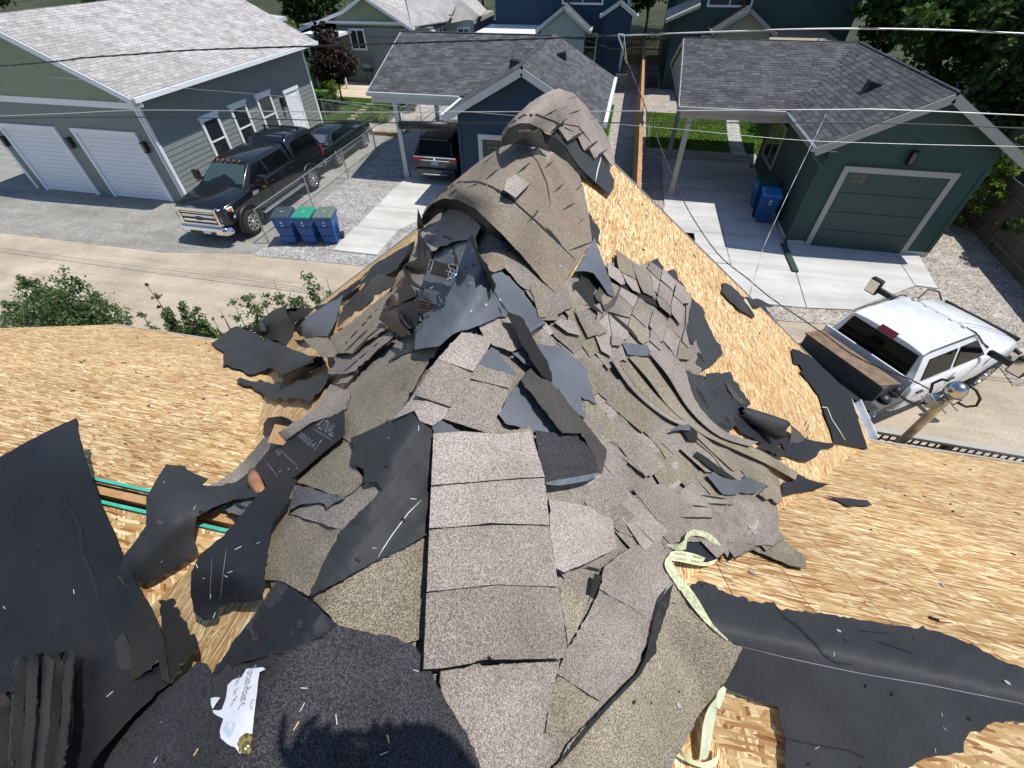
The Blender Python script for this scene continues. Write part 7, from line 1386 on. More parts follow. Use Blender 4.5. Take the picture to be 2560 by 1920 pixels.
band(tr, 'tape_twist', 'tapeg', 'D7', [(318, 1232, .05), (268, 1300, .06), (238, 1400, .06), (226, 1520, .04), (215, 1612, .02)], [(326, 1290, .03), (308, 1380, .03), (296, 1450, .03), (282, 1540, .02), (262, 1600, .01)], th=.0008)
band(tr, 'tape_loop', 'tape', 'D7', [(68, 1510, .05), (130, 1570, .05), (195, 1618, .03), (260, 1622, .02), (320, 1590, .03), (330, 1540, .03)], [(85, 1560, .02), (140, 1622, .02), (205, 1650, .015), (262, 1660, .015), (322, 1640, .015), (338, 1560, .02)], th=.0008)
for lb, pts in (('small tuft of pale yellow string at the lower end of the right slope', [(1460, 830), (1490, 780), (1520, 820), (1480, 900), (1510, 950), (1480, 990)]), ('loose loop of pale cord lying on the black strip at the right eave', [(1640, 635), (1690, 640), (1720, 700), (1745, 770), (1830, 900), (1900, 1015)])):
    tag(MB().tube([at('G2', p, .015) for p in pts], .006, 6).part('cord', MT['tapeg'], None, True), lb, 'cord')
tag(MB().tube([at('D9', p, .03) for p in ((410, 640), (440, 680), (480, 740))], .018, 6, rs=[.022, .014, .008]).part('cord', MT['tapeg'], None, True), 'short bleached strap end on the right rake', 'cord')
# ---- tool belt on the big felt
MT['leath'] = M('belt_leather_black', (.018, .016, .016), .5, var=.3, scale=30, bump=(80, .3, .003)); MT['pouch'] = M('pouch_leather_brown', (.075, .045, .04), .6, var=.35, scale=14, bump=(50, .4, .004))
tb_ = thing('tool_belt', 'black leather tool belt with silver buckle and dark brown pouches', 'tool belt', (0, 0, 0))
hb = .16
band(tb_, 'belt_strap', 'leath', 'B', [(385, 600, .17), (400, 560, .19), (450, 528, .20), (520, 508, .20), (620, 497, .20), (760, 497, .20), (900, 532, .20), (1010, 560, .20), (1105, 585, .20), (1128, 620, .19)], [(440, 670, .12), (470, 690, .12), (500, 690, .12), (560, 680, .12), (640, 675, .12), (740, 690, .12), (900, 730, .12), (1000, 752, .12), (1070, 742, .12), (1122, 690, .12)], .005)
band(tb_, 'belt_strap', 'leath', 'B', [(378, 590, .20), (392, 680, .19), (440, 770, .18), (520, 845, .17), (620, 885, .16), (740, 882, .15)], [(410, 560, .17), (440, 660, .15), (490, 750, .14), (560, 820, .13), (640, 862, .13), (745, 905, .12)], .006)
def wire(key, pts, h, r, name, mat, par): return MB().tube([at(key, p[:2], p[2] if len(p) > 2 else h) for p in pts], r, 8).part(name, MT[mat], par, True)
bkl = wire('B', [(1005, 572), (1060, 556), (1112, 572), (1130, 620), (1112, 700), (1060, 748), (1000, 744), (1002, 700), (1040, 640), (1005, 572)], .205, .0045, 'buckle', 'chrome', tb_)
wire('B', [(970, 650), (1020, 655), (1075, 690)], .21, .0035, 'buckle_prong', 'chrome', tb_)
wire('B', [(1040, 600), (1090, 640), (1080, 700), (1030, 720)], .208, .004, 'buckle_ring', 'chrome', tb_)
wire('B', [(752, 500), (798, 505), (795, 520), (742, 680), (715, 665), (752, 500)], .206, .004, 'strap_keeper', 'chrome', tb_)
wire('B', [(735, 885), (770, 890), (800, 872)], .15, .006, 'rivet', 'chrome', tb_); wire('B', [(975, 760), (1010, 765), (1035, 745)], .14, .007, 'rivet', 'chrome', tb_); wire('B', [(450, 820), (475, 840), (505, 900), (490, 915), (465, 880)], .17, .003, 'metal_clip', 'metal', tb_)
def flap(label, mat, pts, nm='pouch', **k): return sheet(nm, label, None, mat, 'B', pts, free=True, rag=.3, parent=tb_, th=.005, res=7, back=mat, wav=.001, **k)
flap('front brown pouch', 'pouch', [(38, 1322, .14), (62, 1250, .17), (112, 1130, .19), (180, 1165, .18), (280, 1140, .17), (300, 1290, .15), (380, 1425, .12), (462, 1505, .09), (420, 1540, .08), (362, 1565, .07), (240, 1480, .09), (150, 1410, .11)])
flap(None, 'pouch', [(112, 1130, .20), (140, 1060, .23), (230, 960, .25), (300, 905, .24), (310, 1000, .21), (300, 1110, .18), (210, 1150, .19)])
flap('dark inside of the pouch', 'leath', [(300, 905, .16), (340, 840, .19), (360, 760, .22), (400, 740, .22), (460, 820, .2), (520, 920, .18), (555, 1000, .16), (520, 1060, .15), (560, 1160, .13), (590, 1260, .11), (565, 1400, .08), (480, 1505, .06), (400, 1430, .08), (300, 1280, .11), (290, 1120, .13)])
flap(None, 'pouch', [(300, 905, .245), (330, 840, .25), (355, 735, .26), (380, 700, .25), (372, 790, .24), (330, 900, .23), (240, 1010, .225), (150, 1110, .21), (118, 1125, .2), (160, 1050, .235)])
flap(None, 'pouch', [(540, 1060, .17), (610, 1045, .18), (700, 1070, .17), (790, 1105, .15), (785, 1180, .12), (700, 1215, .11), (600, 1270, .10), (565, 1180, .13)])
flap(None, 'leath', [(640, 960, .13), (700, 1020, .14), (760, 1065, .15), (800, 1110, .13), (780, 1180, .10), (740, 1150, .12), (690, 1060, .13), (560, 1050, .16), (540, 990, .16)])
band(tb_, 'pouch_strap', 'leath', 'B', [(280, 1120, .19), (400, 1060, .2), (520, 1010, .19), (560, 960, .18), (540, 900, .18)], [(290, 1150, .18), (410, 1095, .18), (530, 1040, .17), (585, 970, .16), (570, 900, .16)], .005)
band(tb_, 'pouch_strap', 'leath', 'B', [(300, 1230, .15), (360, 1330, .15), (430, 1420, .13), (480, 1440, .12)], [(320, 1215, .15), (380, 1310, .15), (440, 1390, .13), (490, 1420, .12)], .005)
for k in range(4): band(tb_, 'pouch_fold', 'pouch' if k % 2 else 'leath', 'B', [(545, 1075 + k * 38, .175), (620, 1058 + k * 40, .19), (700, 1085 + k * 36, .18), (735, 1130 + k * 24, .16)], [(550, 1100 + k * 38, .165), (620, 1085 + k * 40, .175), (695, 1108 + k * 36, .17), (725, 1145 + k * 24, .15)], .003)
# ---- staples, cap nails and stray nails as parts of the felts they sit in
stm = MB().box((-.012, -.0008, 0), (.012, .0008, .0016)).mesh('staple', MT['white']); nlm = MB().lathe((0, 0, 0), (0, 0, 1), [(0, .0135), (.003, .0135), (.004, .009)], 10).mesh('cap_nail', MT['trimt']); chm = MB().hexa([(-.012, -.006, 0), (.012, -.008, 0), (.010, .007, 0), (-.009, .008, 0)], [(-.009, -.004, .005), (.010, -.006, .004), (.008, .005, .006), (-.007, .006, .004)]).mesh('chip', MT['ash'])
cpm = MB().hexa([(-.016, -.002, 0), (.016, -.003, 0), (.014, .003, 0), (-.015, .002, 0)], [(-.013, -.001, .003), (.013, -.002, .003), (.012, .002, .003), (-.012, .001, .003)]).mesh('splinter', MT['osbx'])
def scatter(o, n, meshes, seed, spread=1.0):
    R_ = random.Random(seed); ev, out = o_ev[o.name]; x0, y0 = out.min(0); x1, y1 = out.max(0); P = []
    poly = [tuple(q) for q in out]
    while len(P) < n:
        q = (R_.uniform(max(x0, 0), min(x1, 2560)), R_.uniform(max(y0, 0), min(y1, 1920)))
        if in_poly(q[0], q[1], poly): P.append(q)
    P = np.array(P); t = ev(P); X = rays_np(P) * (t - .002)[:, None] + np.array([0, 0, H])
    e1 = ev(P + [6, 0]); e2 = ev(P + [0, 6]); X1 = rays_np(P + [6, 0]) * e1[:, None] + np.array([0, 0, H]); X2 = rays_np(P + [0, 6]) * e2[:, None] + np.array([0, 0, H]); X0 = rays_np(P) * t[:, None] + np.array([0, 0, H])
    for a, b_, c, pos in zip(X0, X1, X2, X):
        nn = (Vector(b_) - Vector(a)).cross(Vector(c) - Vector(a)).normalized(); nn = nn if nn.dot(EYE - Vector(a)) > 0 else -nn
        m_ = R_.choice(meshes); q = nn.to_track_quat('Z', 'Y').to_matrix().to_4x4(); mm = Matrix.Translation(Vector(pos)) @ q @ Matrix.Rotation(R_.uniform(0, 6.28), 4, 'Z') @ Matrix.Scale(R_.uniform(.35, .75) * (1.25 if m_ is stm else 1), 4)
        s_ = bpy.data.objects.new(m_.name.split('.')[0], m_); COL.objects.link(s_); s_.matrix_basis = mm; s_.parent = o
scatter(lm, 12, [stm, stm, chm], 1); scatter(rfelt, 16, [stm, nlm, chm, chm, stm, chm], 2); scatter(df, 12, [stm, chm], 3); scatter(bf, 20, [nlm, chm, chm], 4); scatter(gc, 18, [stm, cpm, chm, chm], 5); scatter(pm, 4, [stm], 6); scatter(mf, 7, [stm, chm], 7); scatter(ml, 8, [stm], 8); scatter(ft, 14, [chm, stm], 9); scatter(A1, 14, [nlm, chm, chm], 10); scatter(big, 10, [chm, nlm], 12); scatter(cap, 3, [chm], 13); scatter(base, 26, [chm], 14); scatter(rf, 12, [chm], 15)
hr = bpy.data.objects['house']
for i in range(210):
    main = random.random() < .66
    if main: x = random.uniform(-7.5, -1.6) if random.random() < .5 else random.uniform(.9, 5.5); y = random.uniform(.8, 4.05); z = ZM - PM * (y - YM); n_ = Vector((0, PM, 1)).normalized()
    else: x = random.uniform(.3, 3.5); y = random.uniform(1.5, 4.7); z = ZR - PW * (x - XR); n_ = Vector((PW, 0, 1)).normalized()
    if roof_z(x, y) > z + .01: continue
    o = bpy.data.objects.new('nail_scrap', chm if random.random() < .75 else nlm); COL.objects.link(o); o.parent = hr
    o.matrix_basis = Matrix.Translation((x, y, z + .001)) @ n_.to_track_quat('Z', 'Y').to_matrix().to_4x4() @ Matrix.Rotation(random.uniform(0, 6), 4, 'Z') @ Matrix.Diagonal((random.uniform(.6, 2), random.uniform(.5, 1.2), random.uniform(.8, 2), 1))
# ---- service pole with dome cap and conduit loops at the right
MT['polew'] = M('pole_tan', (.34, .26, .15), .65, var=.35, scale=7, fine=(50, .2)); yp = 4.62
tp = on_y(*px('E7', (1555, 1235)), yp); xp = tp.x
t = thing('utility_pole', 'tan service pole with shiny metal dome cap and looping black conduits', 'pole', (xp, yp, 0))
MB().tube([(xp, yp, 0), (xp, yp, tp.z - .02)], .052, 16).part('pole_shaft', MT['polew'], t, True)
MB().lathe((xp, yp, tp.z - .10), (0, 0, 1), [(-.01, .08), (.01, .10), (.06, .11), (.11, .106), (.15, .085), (.18, .055), (.19, .01)], 28).part('dome_cap', NT('dome_metal').set((.55, .56, .57), .22, 1), t, True)
def pt3(p, y=None, dz=0): q = on_y(*px('E7', p), y or yp); return (q.x, q.y, q.z + dz)
MB().tube([pt3((1470, 1150), 4.72), pt3((1400, 1140), 4.78), pt3((1310, 1180), 4.75), pt3((1280, 1290), 4.7), pt3((1220, 1375), 4.62), pt3((1130, 1385), 4.56), pt3((1040, 1340), 4.52), pt3((985, 1290), 4.5)], .016, 8).part('conduit', MT['black'], t, True)
MB().tube([pt3((1660, 1190), 4.6), pt3((1740, 1250), 4.56), pt3((1780, 1330), 4.52), pt3((1740, 1400), 4.5), pt3((1640, 1410), 4.5), pt3((1560, 1370), 4.52)], .015, 8).part('conduit', MT['leath'], t, True)
for pp in ([(1200, 1310), (1330, 1350), (1420, 1400)], [(1420, 1330), (1520, 1390), (1600, 1340)], [(1290, 1290), (1360, 1390), (1440, 1475)], [(1500, 1390), (1555, 1450)]): MB().tube([pt3(p, 4.55) for p in pp], .009, 6).part('clamp', MT['metal'], t, True)
MB().box((xp - .18, yp - .05, tp.z - .32), (xp - .06, yp + .07, tp.z - .18)).part('connector', MT['metal'], t)
MB().lathe(pt3((975, 1280), 4.5), (-.5, .2, .5), [(0, .02), (.02, .05), (.07, .05), (.09, .03)], 14).part('insulator', MT['black'], t)
# ---- overhead cables
MT['cabw'] = M('cable_bare', (.62, .63, .63), .4, .5); MT['cabk'] = M('cable_black', (.02, .02, .022), .5)
def cable(lb, pts, r, mat, yy=9.6, twist=None, grp='overhead cables along the alley', name='overhead_cable'):
    P = [on_y(u, v, yy if not isinstance(yy, (list, tuple)) else yy[i]) for i, (u, v) in enumerate(pts)]; Q = []
    for i in range(len(P) - 1):
        p0, p1, p2, p3 = [P[max(0, min(len(P) - 1, j))] for j in (i - 1, i, i + 1, i + 2)]
        for s in range(6): u = s / 6; Q.append(.5 * ((2 * p1) + (-p0 + p2) * u + (2 * p0 - 5 * p1 + 4 * p2 - p3) * u * u + (-p0 + 3 * p1 - 3 * p2 + p3) * u ** 3))
    Q.append(P[-1]); a = Q[0] + (Q[0] - Q[1]).normalized() * 14; b_ = Q[-1] + (Q[-1] - Q[-2]).normalized() * 14
    if twist is None: Q = [a] + Q + [b_]
    o = MB().tube(Q, r, 8).part(name, MT[mat], None, True); tag(o, lb, 'cable', grp)
    if twist:
        L = [0]; 
        for i in range(1, len(Q)): L.append(L[-1] + (Q[i] - Q[i - 1]).length)
        n = int(L[-1] / .05); W_ = []
        for i in range(n):
            s = L[-1] * i / n; k = max(j for j in range(len(L)) if L[j] <= s); k = min(k, len(Q) - 2); q = Q[k].lerp(Q[k + 1], (s - L[k]) / max(L[k + 1] - L[k], 1e-6)); a_ = s / twist * 6.283; W_.append(q + Vector((0, math.cos(a_), math.sin(a_))) * (r * 1.05))
        MB().tube(W_, r * .5, 5).part('twisted_wire', MT['cabk'], o, True)
    return o
cable('thick dark twisted cable crossing the top of the view on the left', [(-300, 185), (0, 165), (155, 152), (206, 145), (334, 136), (490, 125), (860, 113), (1060, 106), (1225, 101), (1389, 95), (1549, 89)], .013, 'cabk', twist=.6)
cable('thick pale cable crossing the top of the view on the right', [(1549, 89), (1811, 79), (2056, 72), (2315, 74), (2560, 84), (2900, 100)], .011, 'cabw', twist=1.6)
cable('bare silvery cable above the black one, crossing both garages', [(0, 290), (175, 283), (272, 278), (389, 275), (583, 277), (860, 280), (1060, 280), (1500, 278), (2065, 274), (2219, 274), (2560, 288)], .0075, 'cabw')
cable('thin black cable just below the bare silvery one', [(0, 296), (350, 293), (860, 302), (992, 307), (1560, 307), (1700, 307), (2065, 307), (2315, 311), (2560, 321)], .010, 'cabk', yy=9.7)
cable('thin glinting wire low across the green garage wall', [(1600, 315), (1730, 326), (1883, 341), (2027, 352), (2195, 358), (2339, 362), (2487, 365)], .004, 'cabw', yy=9.9)
p0_, p1_ = on_y(999, 313, 9.68), on_y(1120, 315, 9.68)
sc_ = thing('splice_case', 'black cylindrical splice case hanging from the cable before the blue carport', 'splice case', (p0_.x, p0_.y, 0)); MB().tube([p0_, p1_], .085, 14).part('case_body', MT['black'], sc_, True)
for f in (.1, .45, .85): q = p0_.lerp(p1_, f); MB().tube([q + Vector((0, 0, .02)), q + Vector((0, 0, .15))], .008, 6).part('hanger', MT['cabw'], sc_)
cable('black service drop running from the hanger down to the service pole', [(1542, 87), (1571, 162), (1599, 230), (1627, 303), (1660, 390), (1687, 455), (1730, 541), (1797, 637), (1871, 698), (1933, 749), (2063, 837), (2106, 870), (2157, 900), (2213, 925), (2268, 945), (2327, 975)], .008, 'cabk', yy=[9.6, 9.3, 9.0, 8.7, 8.3, 8.0, 7.6, 7.1, 6.75, 6.4, 5.8, 5.55, 5.3, 5.05, 4.85, 4.65], twist=.28, grp='service drop cables')
cable('thin grey wire dropping from the green garage eave to the right rake', [(2065, 285), (2037, 345), (1979, 465), (1917, 599), (1902, 640), (1871, 749)], .0045, 'cabw', yy=[9.6, 9.0, 7.8, 6.5, 6.1, 5.2], twist=.5, grp='service drop cables')
cable('sagging black cable loop left of the hanger', [(1413, 95), (1460, 99), (1507, 115), (1545, 123), (1600, 117), (1640, 100), (1700, 88)], .008, 'cabk', twist=.6, grp='service drop cables')
hz = thing('cable_hanger', 'pale metal hanger where the service drop leaves the thick cable', 'hanger', tuple(on_y(1550, 92, 9.6))); hz.location = (0, 0, 0)
a_, b__ , c_2 = on_y(1545, 86, 9.55), on_y(1560, 86, 9.55), on_y(1567, 158, 9.45); MB().tube([a_, b__], .012, 6).part('bracket', MT['cabw'], hz); MB().tube([a_, c_2], .010, 6).part('arm', MT['cabw'], hz); MB().tube([b__, c_2], .006, 6).part('arm', MT['cabw'], hz)

q = on_z(1712, 598, .075); t = thing('plastic_tray', 'black plastic tray on the white driveway against the right rake', 'tray', (q.x, q.y, .06))
MB().box((q.x - .28, q.y - .24, .065), (q.x + .28, q.y + .24, .10)).part('base', MT['black'], t)
for a, b_ in (((-.28, -.24), (-.24, .24)), ((.24, -.24), (.28, .24)), ((-.24, -.24), (.24, -.20)), ((-.24, .20), (.24, .24))): MB().box((q.x + a[0], q.y + a[1], .101), (q.x + b_[0], q.y + b_[1], .2)).part('rim', MT['black'], t)
for dx_ in (-.1, .06): MB().box((q.x + dx_, q.y - .06, .101), (q.x + dx_ + .05, q.y + .08, .112)).part('sticker', MT['white'], t)
a_, b__ = on_y(1902, 768, 5.02), on_y(1984, 868, 5.02); MB().bar(a_, b__, .05, .07).part('rake_trim', MT['metal'], bpy.data.objects['house'])
U_('dark felt corner hanging past the right rake', 'felt', 'P', [(1862, 742), (1900, 748), (1935, 766), (1895, 768), (1870, 760)], .03)
# ================================================================ vegetation
MT['leafd'] = leafmat('leaves_dark', (.018, .036, .012), (.065, .11, .03)); MT['leafm'] = leafmat('leaves_mid', (.03, .06, .014), (.085, .145, .035)); MT['leafy'] = leafmat('leaves_yellow_green', (.10, .16, .02), (.20, .26, .05)); MT['leafr'] = leafmat('leaves_dark_red', (.022, .012, .012), (.055, .028, .022), trans=.2)
MT['leafb'] = leafmat('leaves_shrub', (.06, .10, .04), (.15, .22, .095)); MT['bark'] = M('bark', (.07, .05, .038), .9, var=.3, scale=8, fine=(40, .3))
NR = np.random.RandomState(3)
def leaves(name, parent, blobs, n, size, mat, per=60, cs=(.10, .24), asp=.55):
    """diamond leaves in many small clumps spread through ellipsoids"""
    C_ = []; R_ = []
    vol = np.array([b[3] * b[4] * b[5] for b in blobs]); pr = vol / vol.sum()
    nc = max(12, n // per)
    bi = NR.choice(len(blobs), nc, p=pr); B_ = np.array(blobs)[bi]
    d = NR.normal(size=(nc, 3)); d /= np.linalg.norm(d, axis=1)[:, None]; rr = NR.uniform(.25, 1.05, nc) ** .45
    cc = B_[:, :3] + d * rr[:, None] * B_[:, 3:6]; cr = NR.uniform(cs[0], cs[1], nc) * B_[:, 3:6].mean(1)
    li = NR.randint(0, nc, n); p = cc[li] + NR.normal(size=(n, 3)) * cr[li][:, None] * np.array([.8, .8, .55])
    nrm = NR.normal(size=(n, 3)) + np.array([0, 0, .9]); nrm /= np.linalg.norm(nrm, axis=1)[:, None]
    u = np.cross(nrm, NR.normal(size=(n, 3))); u /= np.linalg.norm(u, axis=1)[:, None]; v = np.cross(nrm, u); s = size * NR.uniform(.6, 1.35, n)[:, None]
    V = np.stack([p - u * s, p + v * s * asp + nrm * s * .12, p + u * s, p - v * s * asp + nrm * s * .12], 1).reshape(-1, 3); Fc = np.arange(4 * n).reshape(-1, 4)
    me = bpy.data.meshes.new(name); me.vertices.add(4 * n); me.vertices.foreach_set('co', V.ravel()); me.loops.add(4 * n); me.loops.foreach_set('vertex_index', Fc.ravel().astype(np.int32)); me.polygons.add(n); me.polygons.foreach_set('loop_start', np.arange(0, 4 * n, 4, dtype=np.int32)); me.materials.append(MT[mat]); me.update(); me.validate()
    o = bpy.data.objects.new(name, me); link(o, parent)
    if parent: o.matrix_parent_inverse = wm(parent).inverted()
    return o
def tree(x, y, h, r, label, mat='leafd', n=9000, size=.13, grp=None, trunk=.16, zb=.35, cat='tree', name='tree', blobs=None):
    t = thing(name, label, cat, (x, y, 0), 0, grp); base_z = h * zb
    bl = blobs or [(x + NR.uniform(-.45, .45) * r, y + NR.uniform(-.45, .45) * r, base_z + (h - base_z) * f, r * NR.uniform(.45, .75), r * NR.uniform(.45, .75), (h - base_z) * .24) for f in (.12, .3, .35, .5, .55, .7, .85)]
    mb = MB().tube([(x, y, 0), (x + .05, y, base_z * .6), (x - .03, y + .05, base_z * 1.2), (x, y, h * .8)], trunk, 10, rs=[trunk, trunk * .8, trunk * .6, trunk * .15])
    mb.part('trunk', MT['bark'], t, True); lb = MB()
    for b_ in bl: lb.tube([(x, y, base_z * .8), (x * .5 + b_[0] * .5, y * .5 + b_[1] * .5, (base_z + b_[2]) / 2), b_[:3]], .04, 6, rs=[trunk * .45, trunk * .25, .012])
    lb.part('limbs', MT['bark'], t, True); leaves('crown', t, bl, n, size, mat)
    return t
GT = 'dark trees on the right'
for x, y, h, r, lb, m_, n in [(13.6, 20.5, 7.5, 2.6, 'dark dense tree just right of the green garage roof', 'leafd', 15000), (16.8, 17.0, 7, 2.8, 'dark broad tree at the right edge of the picture', 'leafd', 15000), (13.2, 27.0, 8, 2.8, 'dark tree behind the ridge of the green garage', 'leafm', 15000),
    (17.8, 24.0, 8.5, 3.4, 'tall shaded tree in the second row on the right', 'leafd', 16000), (22.5, 21.0, 8.5, 3.8, 'large dark tree at the far right', 'leafd', 14000), (13.8, 35.0, 8.5, 2.7, 'tree beside the dark green house wall with lit yellowish leaves', 'leafm', 14000), (18.5, 32.5, 9, 3.8, 'big shaded tree in the top right of the view', 'leafd', 14000), (25, 30, 10, 4.6, 'tree filling the upper right corner', 'leafd', 12000), (16.5, 42, 9, 3.6, 'farther tree beyond the green house', 'leafm', 9000), (31, 24, 9, 4.5, 'outermost tree at the right', 'leafd', 8000), (23, 40, 10, 5, 'background tree right of the green house', 'leafd', 8000)]:
    tree(x, y, h, r, lb, m_, n, .15, GT)
tree(11.4, 31.5, 3.4, 1.2, 'yellow-green lit shrub beside the green house', 'leafy', 3500, .09, None, .05, .15, 'shrub', 'shrub')
tree(12.0, 17.6, 2.6, .9, 'light green bush under the right eave of the green garage', 'leafy', 3000, .07, None, .04, .12, 'shrub', 'shrub')
tree(12.4, 15.2, 2.3, 1.0, 'leafy bush against the weathered board fence', 'leafm', 3500, .07, None, .04, .12, 'shrub', 'shrub')
# background trees beyond the houses
GB = 'background trees beyond the houses'
for i, (x, y, h, r, m_) in enumerate([(-40, 46, 9, 5, 'leafd'), (-33, 50, 9, 5, 'leafd'), (-26.5, 42, 7, 3.2, 'leafd'), (-23.5, 54, 9, 5, 'leafd'), (-8, 60, 8, 4.5, 'leafm'), (-3, 58, 9, 4, 'leafd'), (1.0, 52, 8, 2.6, 'leafm'), (4, 62, 10, 5, 'leafd'), (-36, 36, 8, 4.5, 'leafd'), (-17, 62, 9, 5, 'leafd'), (-45, 30, 9, 5, 'leafd'), (-30, 27, 6, 3, 'leafd')]):
    tree(x, y, h, r, ['shaded tree at the far left behind the garages', 'second shaded tree from the far left', 'dark tree behind the pale shed roof', 'dark tree beyond the grey cottage', 'green tree left of the navy house', 'dark tree behind the navy house', 'green tree in the gap between the two tall houses', 'tall tree behind the dark green house', 'dark tree at the upper left corner', 'farthest tree beyond the grey cottage', 'leftmost tree in the background', 'low dark tree left behind the pale garage roof'][i], m_, 6500, .2, GB)
tree(-22.0, 31.5, 3.6, 1.3, 'yellow-green lit bush beyond the pale garage roof', 'leafy', 4500, .09, None, .05, .1, 'shrub', 'shrub')
tree(-20.5, 32.0, 2.6, 1.1, 'dark green hedge bush beside the grey cottage porch', 'leafm', 3500, .09, None, .05, .1, 'shrub', 'shrub')
# dark red plum tree
q = on_y(836, 160, 28.4); tree(q.x - .1, 28.4, 4.2, 1.4, 'dark purple-red plum tree in front of the grey cottage', 'leafr', 11000, .075, None, .06, .36, blobs=[(q.x, 28.4, 2.0, 1.25, 1.1, .85), (q.x - .5, 28.5, 1.7, 1.0, .9, .6), (q.x + .45, 28.4, 1.9, .9, .8, .6), (q.x - .2, 28.6, 2.9, .75, .7, .8), (q.x - .45, 28.5, 3.6, .4, .4, .7), (q.x + .35, 28.5, 3.7, .22, .22, .8)])
def tuft(x, y, h, n, label, mat='leafy', w_=.35):
    t = thing('grass_clump', label, 'plant', (x, y, 0)); mb = MB(); R_ = random.Random(int(x * 100))
    for i in range(n):
        a = R_.uniform(0, 6.28); r0 = R_.uniform(0, w_ * .3); r1 = R_.uniform(w_ * .4, w_ * 1.3); hh = h * R_.uniform(.5, 1); c, s = math.cos(a), math.sin(a); b = .012
        P = [(x + c * r0, y + s * r0, .02), (x + c * (r0 + r1) / 2, y + s * (r0 + r1) / 2, hh), (x + c * r1, y + s * r1, hh * .75)]
        mb.add([(P[0][0] - s * b, P[0][1] + c * b, P[0][2]), (P[0][0] + s * b, P[0][1] - c * b, P[0][2]), (P[1][0] + s * b, P[1][1] - c * b, P[1][2]), (P[1][0] - s * b, P[1][1] + c * b, P[1][2]), P[2]], [(0, 1, 2, 3), (3, 2, 4)])
    mb.part('blades', MT[mat], t, fix=False); return t
tuft(-18.9, 30.6, .9, 220, 'arching yellow-green grass clump near the plum tree', w_=.7); tuft(-13.2, 27.5, .6, 160, 'green clump in the gravel bed behind the blue carport', 'leafm', .5); tuft(-12.9, 25.0, .5, 160, 'light green clump at the corner of the far lawn', w_=.5)
tree(-12.3, 27.6, 1.3, .7, 'round green bush by the wire fence beyond the carport', 'leafm', 2600, .06, None, .03, .1, 'shrub', 'shrub', blobs=[(-12.3, 27.6, .55, .6, .6, .45)]); tree(-13.4, 25.3, .9, .5, 'small pale bush at the lawn corner behind the coupe', 'leafy', 1500, .05, None, .03, .1, 'shrub', 'shrub', blobs=[(-13.4, 25.3, .35, .5, .45, .3)])
tree(-17.2, 26.6, 1.4, .6, 'dark leafy bush behind the corner of the grey garage', 'leafm', 3000, .06, None, .03, .1, 'shrub', 'shrub', blobs=[(-17.0, 26.4, .55, .9, .7, .5)])
# shrubs along the alley below the left eave
def shrub(label, stems, mat='leafb', n=1400, size=.045):
    x0 = sum(s[0] for s in stems) / len(stems); t = thing('shrub', label, 'shrub', (x0, 6.4, 0)); bl = []; st = MB()
    for (sx, sy, top, lean, rad) in stems:
        pts = [Vector((sx, sy, 0)), Vector((sx + lean * .4, sy, top * .5)), Vector((sx + lean, sy + .05, top))]; st.tube(pts, .012, 5, rs=[.018, .012, .004])
        for f in (.25, .45, .62, .78, .92): p = pts[0].lerp(pts[2], f); bl.append((p.x, p.y, p.z, rad * (1.15 - f * .8), rad * (1.15 - f * .8), top * .12))
    st.part('stems', MT['bark'], t, True); leaves('foliage', t, bl, n, size, mat, 22, (.22, .5)); return t
def sx_(u, v, y=6.4): q = on_y(u, v, y); return q
L1 = []
for u, v, rr in [(30, 700, .5), (60, 692, .45), (110, 696, .5), (140, 705, .5), (95, 720, .55), (175, 735, .5), (205, 742, .45), (240, 752, .35), (20, 745, .6), (262, 768, .2), (150, 765, .6)]:
    q = sx_(u, v); L1.append((q.x + NR.uniform(-.1, .1), 6.4 + NR.uniform(-.3, .3), q.z, NR.uniform(-.15, .15), rr))
shrub('large leafy green shrub at the left edge beyond the bare eave', L1, n=8000, size=.045)
L2 = [(sx_(u, v).x, 6.4, sx_(u, v).z, l, r) for u, v, l, r in [(372, 712, -.15, .10), (400, 770, 0, .22), (345, 778, 0, .15), (440, 760, .05, .22), (470, 765, .1, .22), (420, 800, 0, .3), (490, 790, .1, .2)]]
shrub('small sparse shrub with one long shoot in the middle of the left eave', L2, n=4200, size=.04)
L3 = [(sx_(u, v).x, 6.4, sx_(u, v).z, l, r) for u, v, l, r in [(580, 760, 0, .3), (610, 740, 0, .3), (640, 735, .05, .3), (680, 705, 0, .22), (720, 735, 0, .3), (770, 700, 0, .25), (800, 695, .1, .2), (560, 800, 0, .2), (650, 790, 0, .4), (740, 750, 0, .3)]]
shrub('spreading green shrub behind the black felt peak at left', L3, n=8000, size=.04)
L4 = [(sx_(545, 775).x, 6.4, sx_(545, 775).z, 0, .06), (sx_(530, 800).x, 6.4, sx_(530, 800).z, .0, .08)]; shrub('thin bare twig with few leaves between two shrubs', L4, n=160, size=.03)
shrub('green weeds by the alley edge in front of the white pickup', [(10.6, 9.9, .35, .1, .3), (10.9, 10.1, .3, 0, .3), (11.3, 9.8, .3, 0, .3), (10.3, 9.6, .2, 0, .25)], 'leafm', 1500, .04)
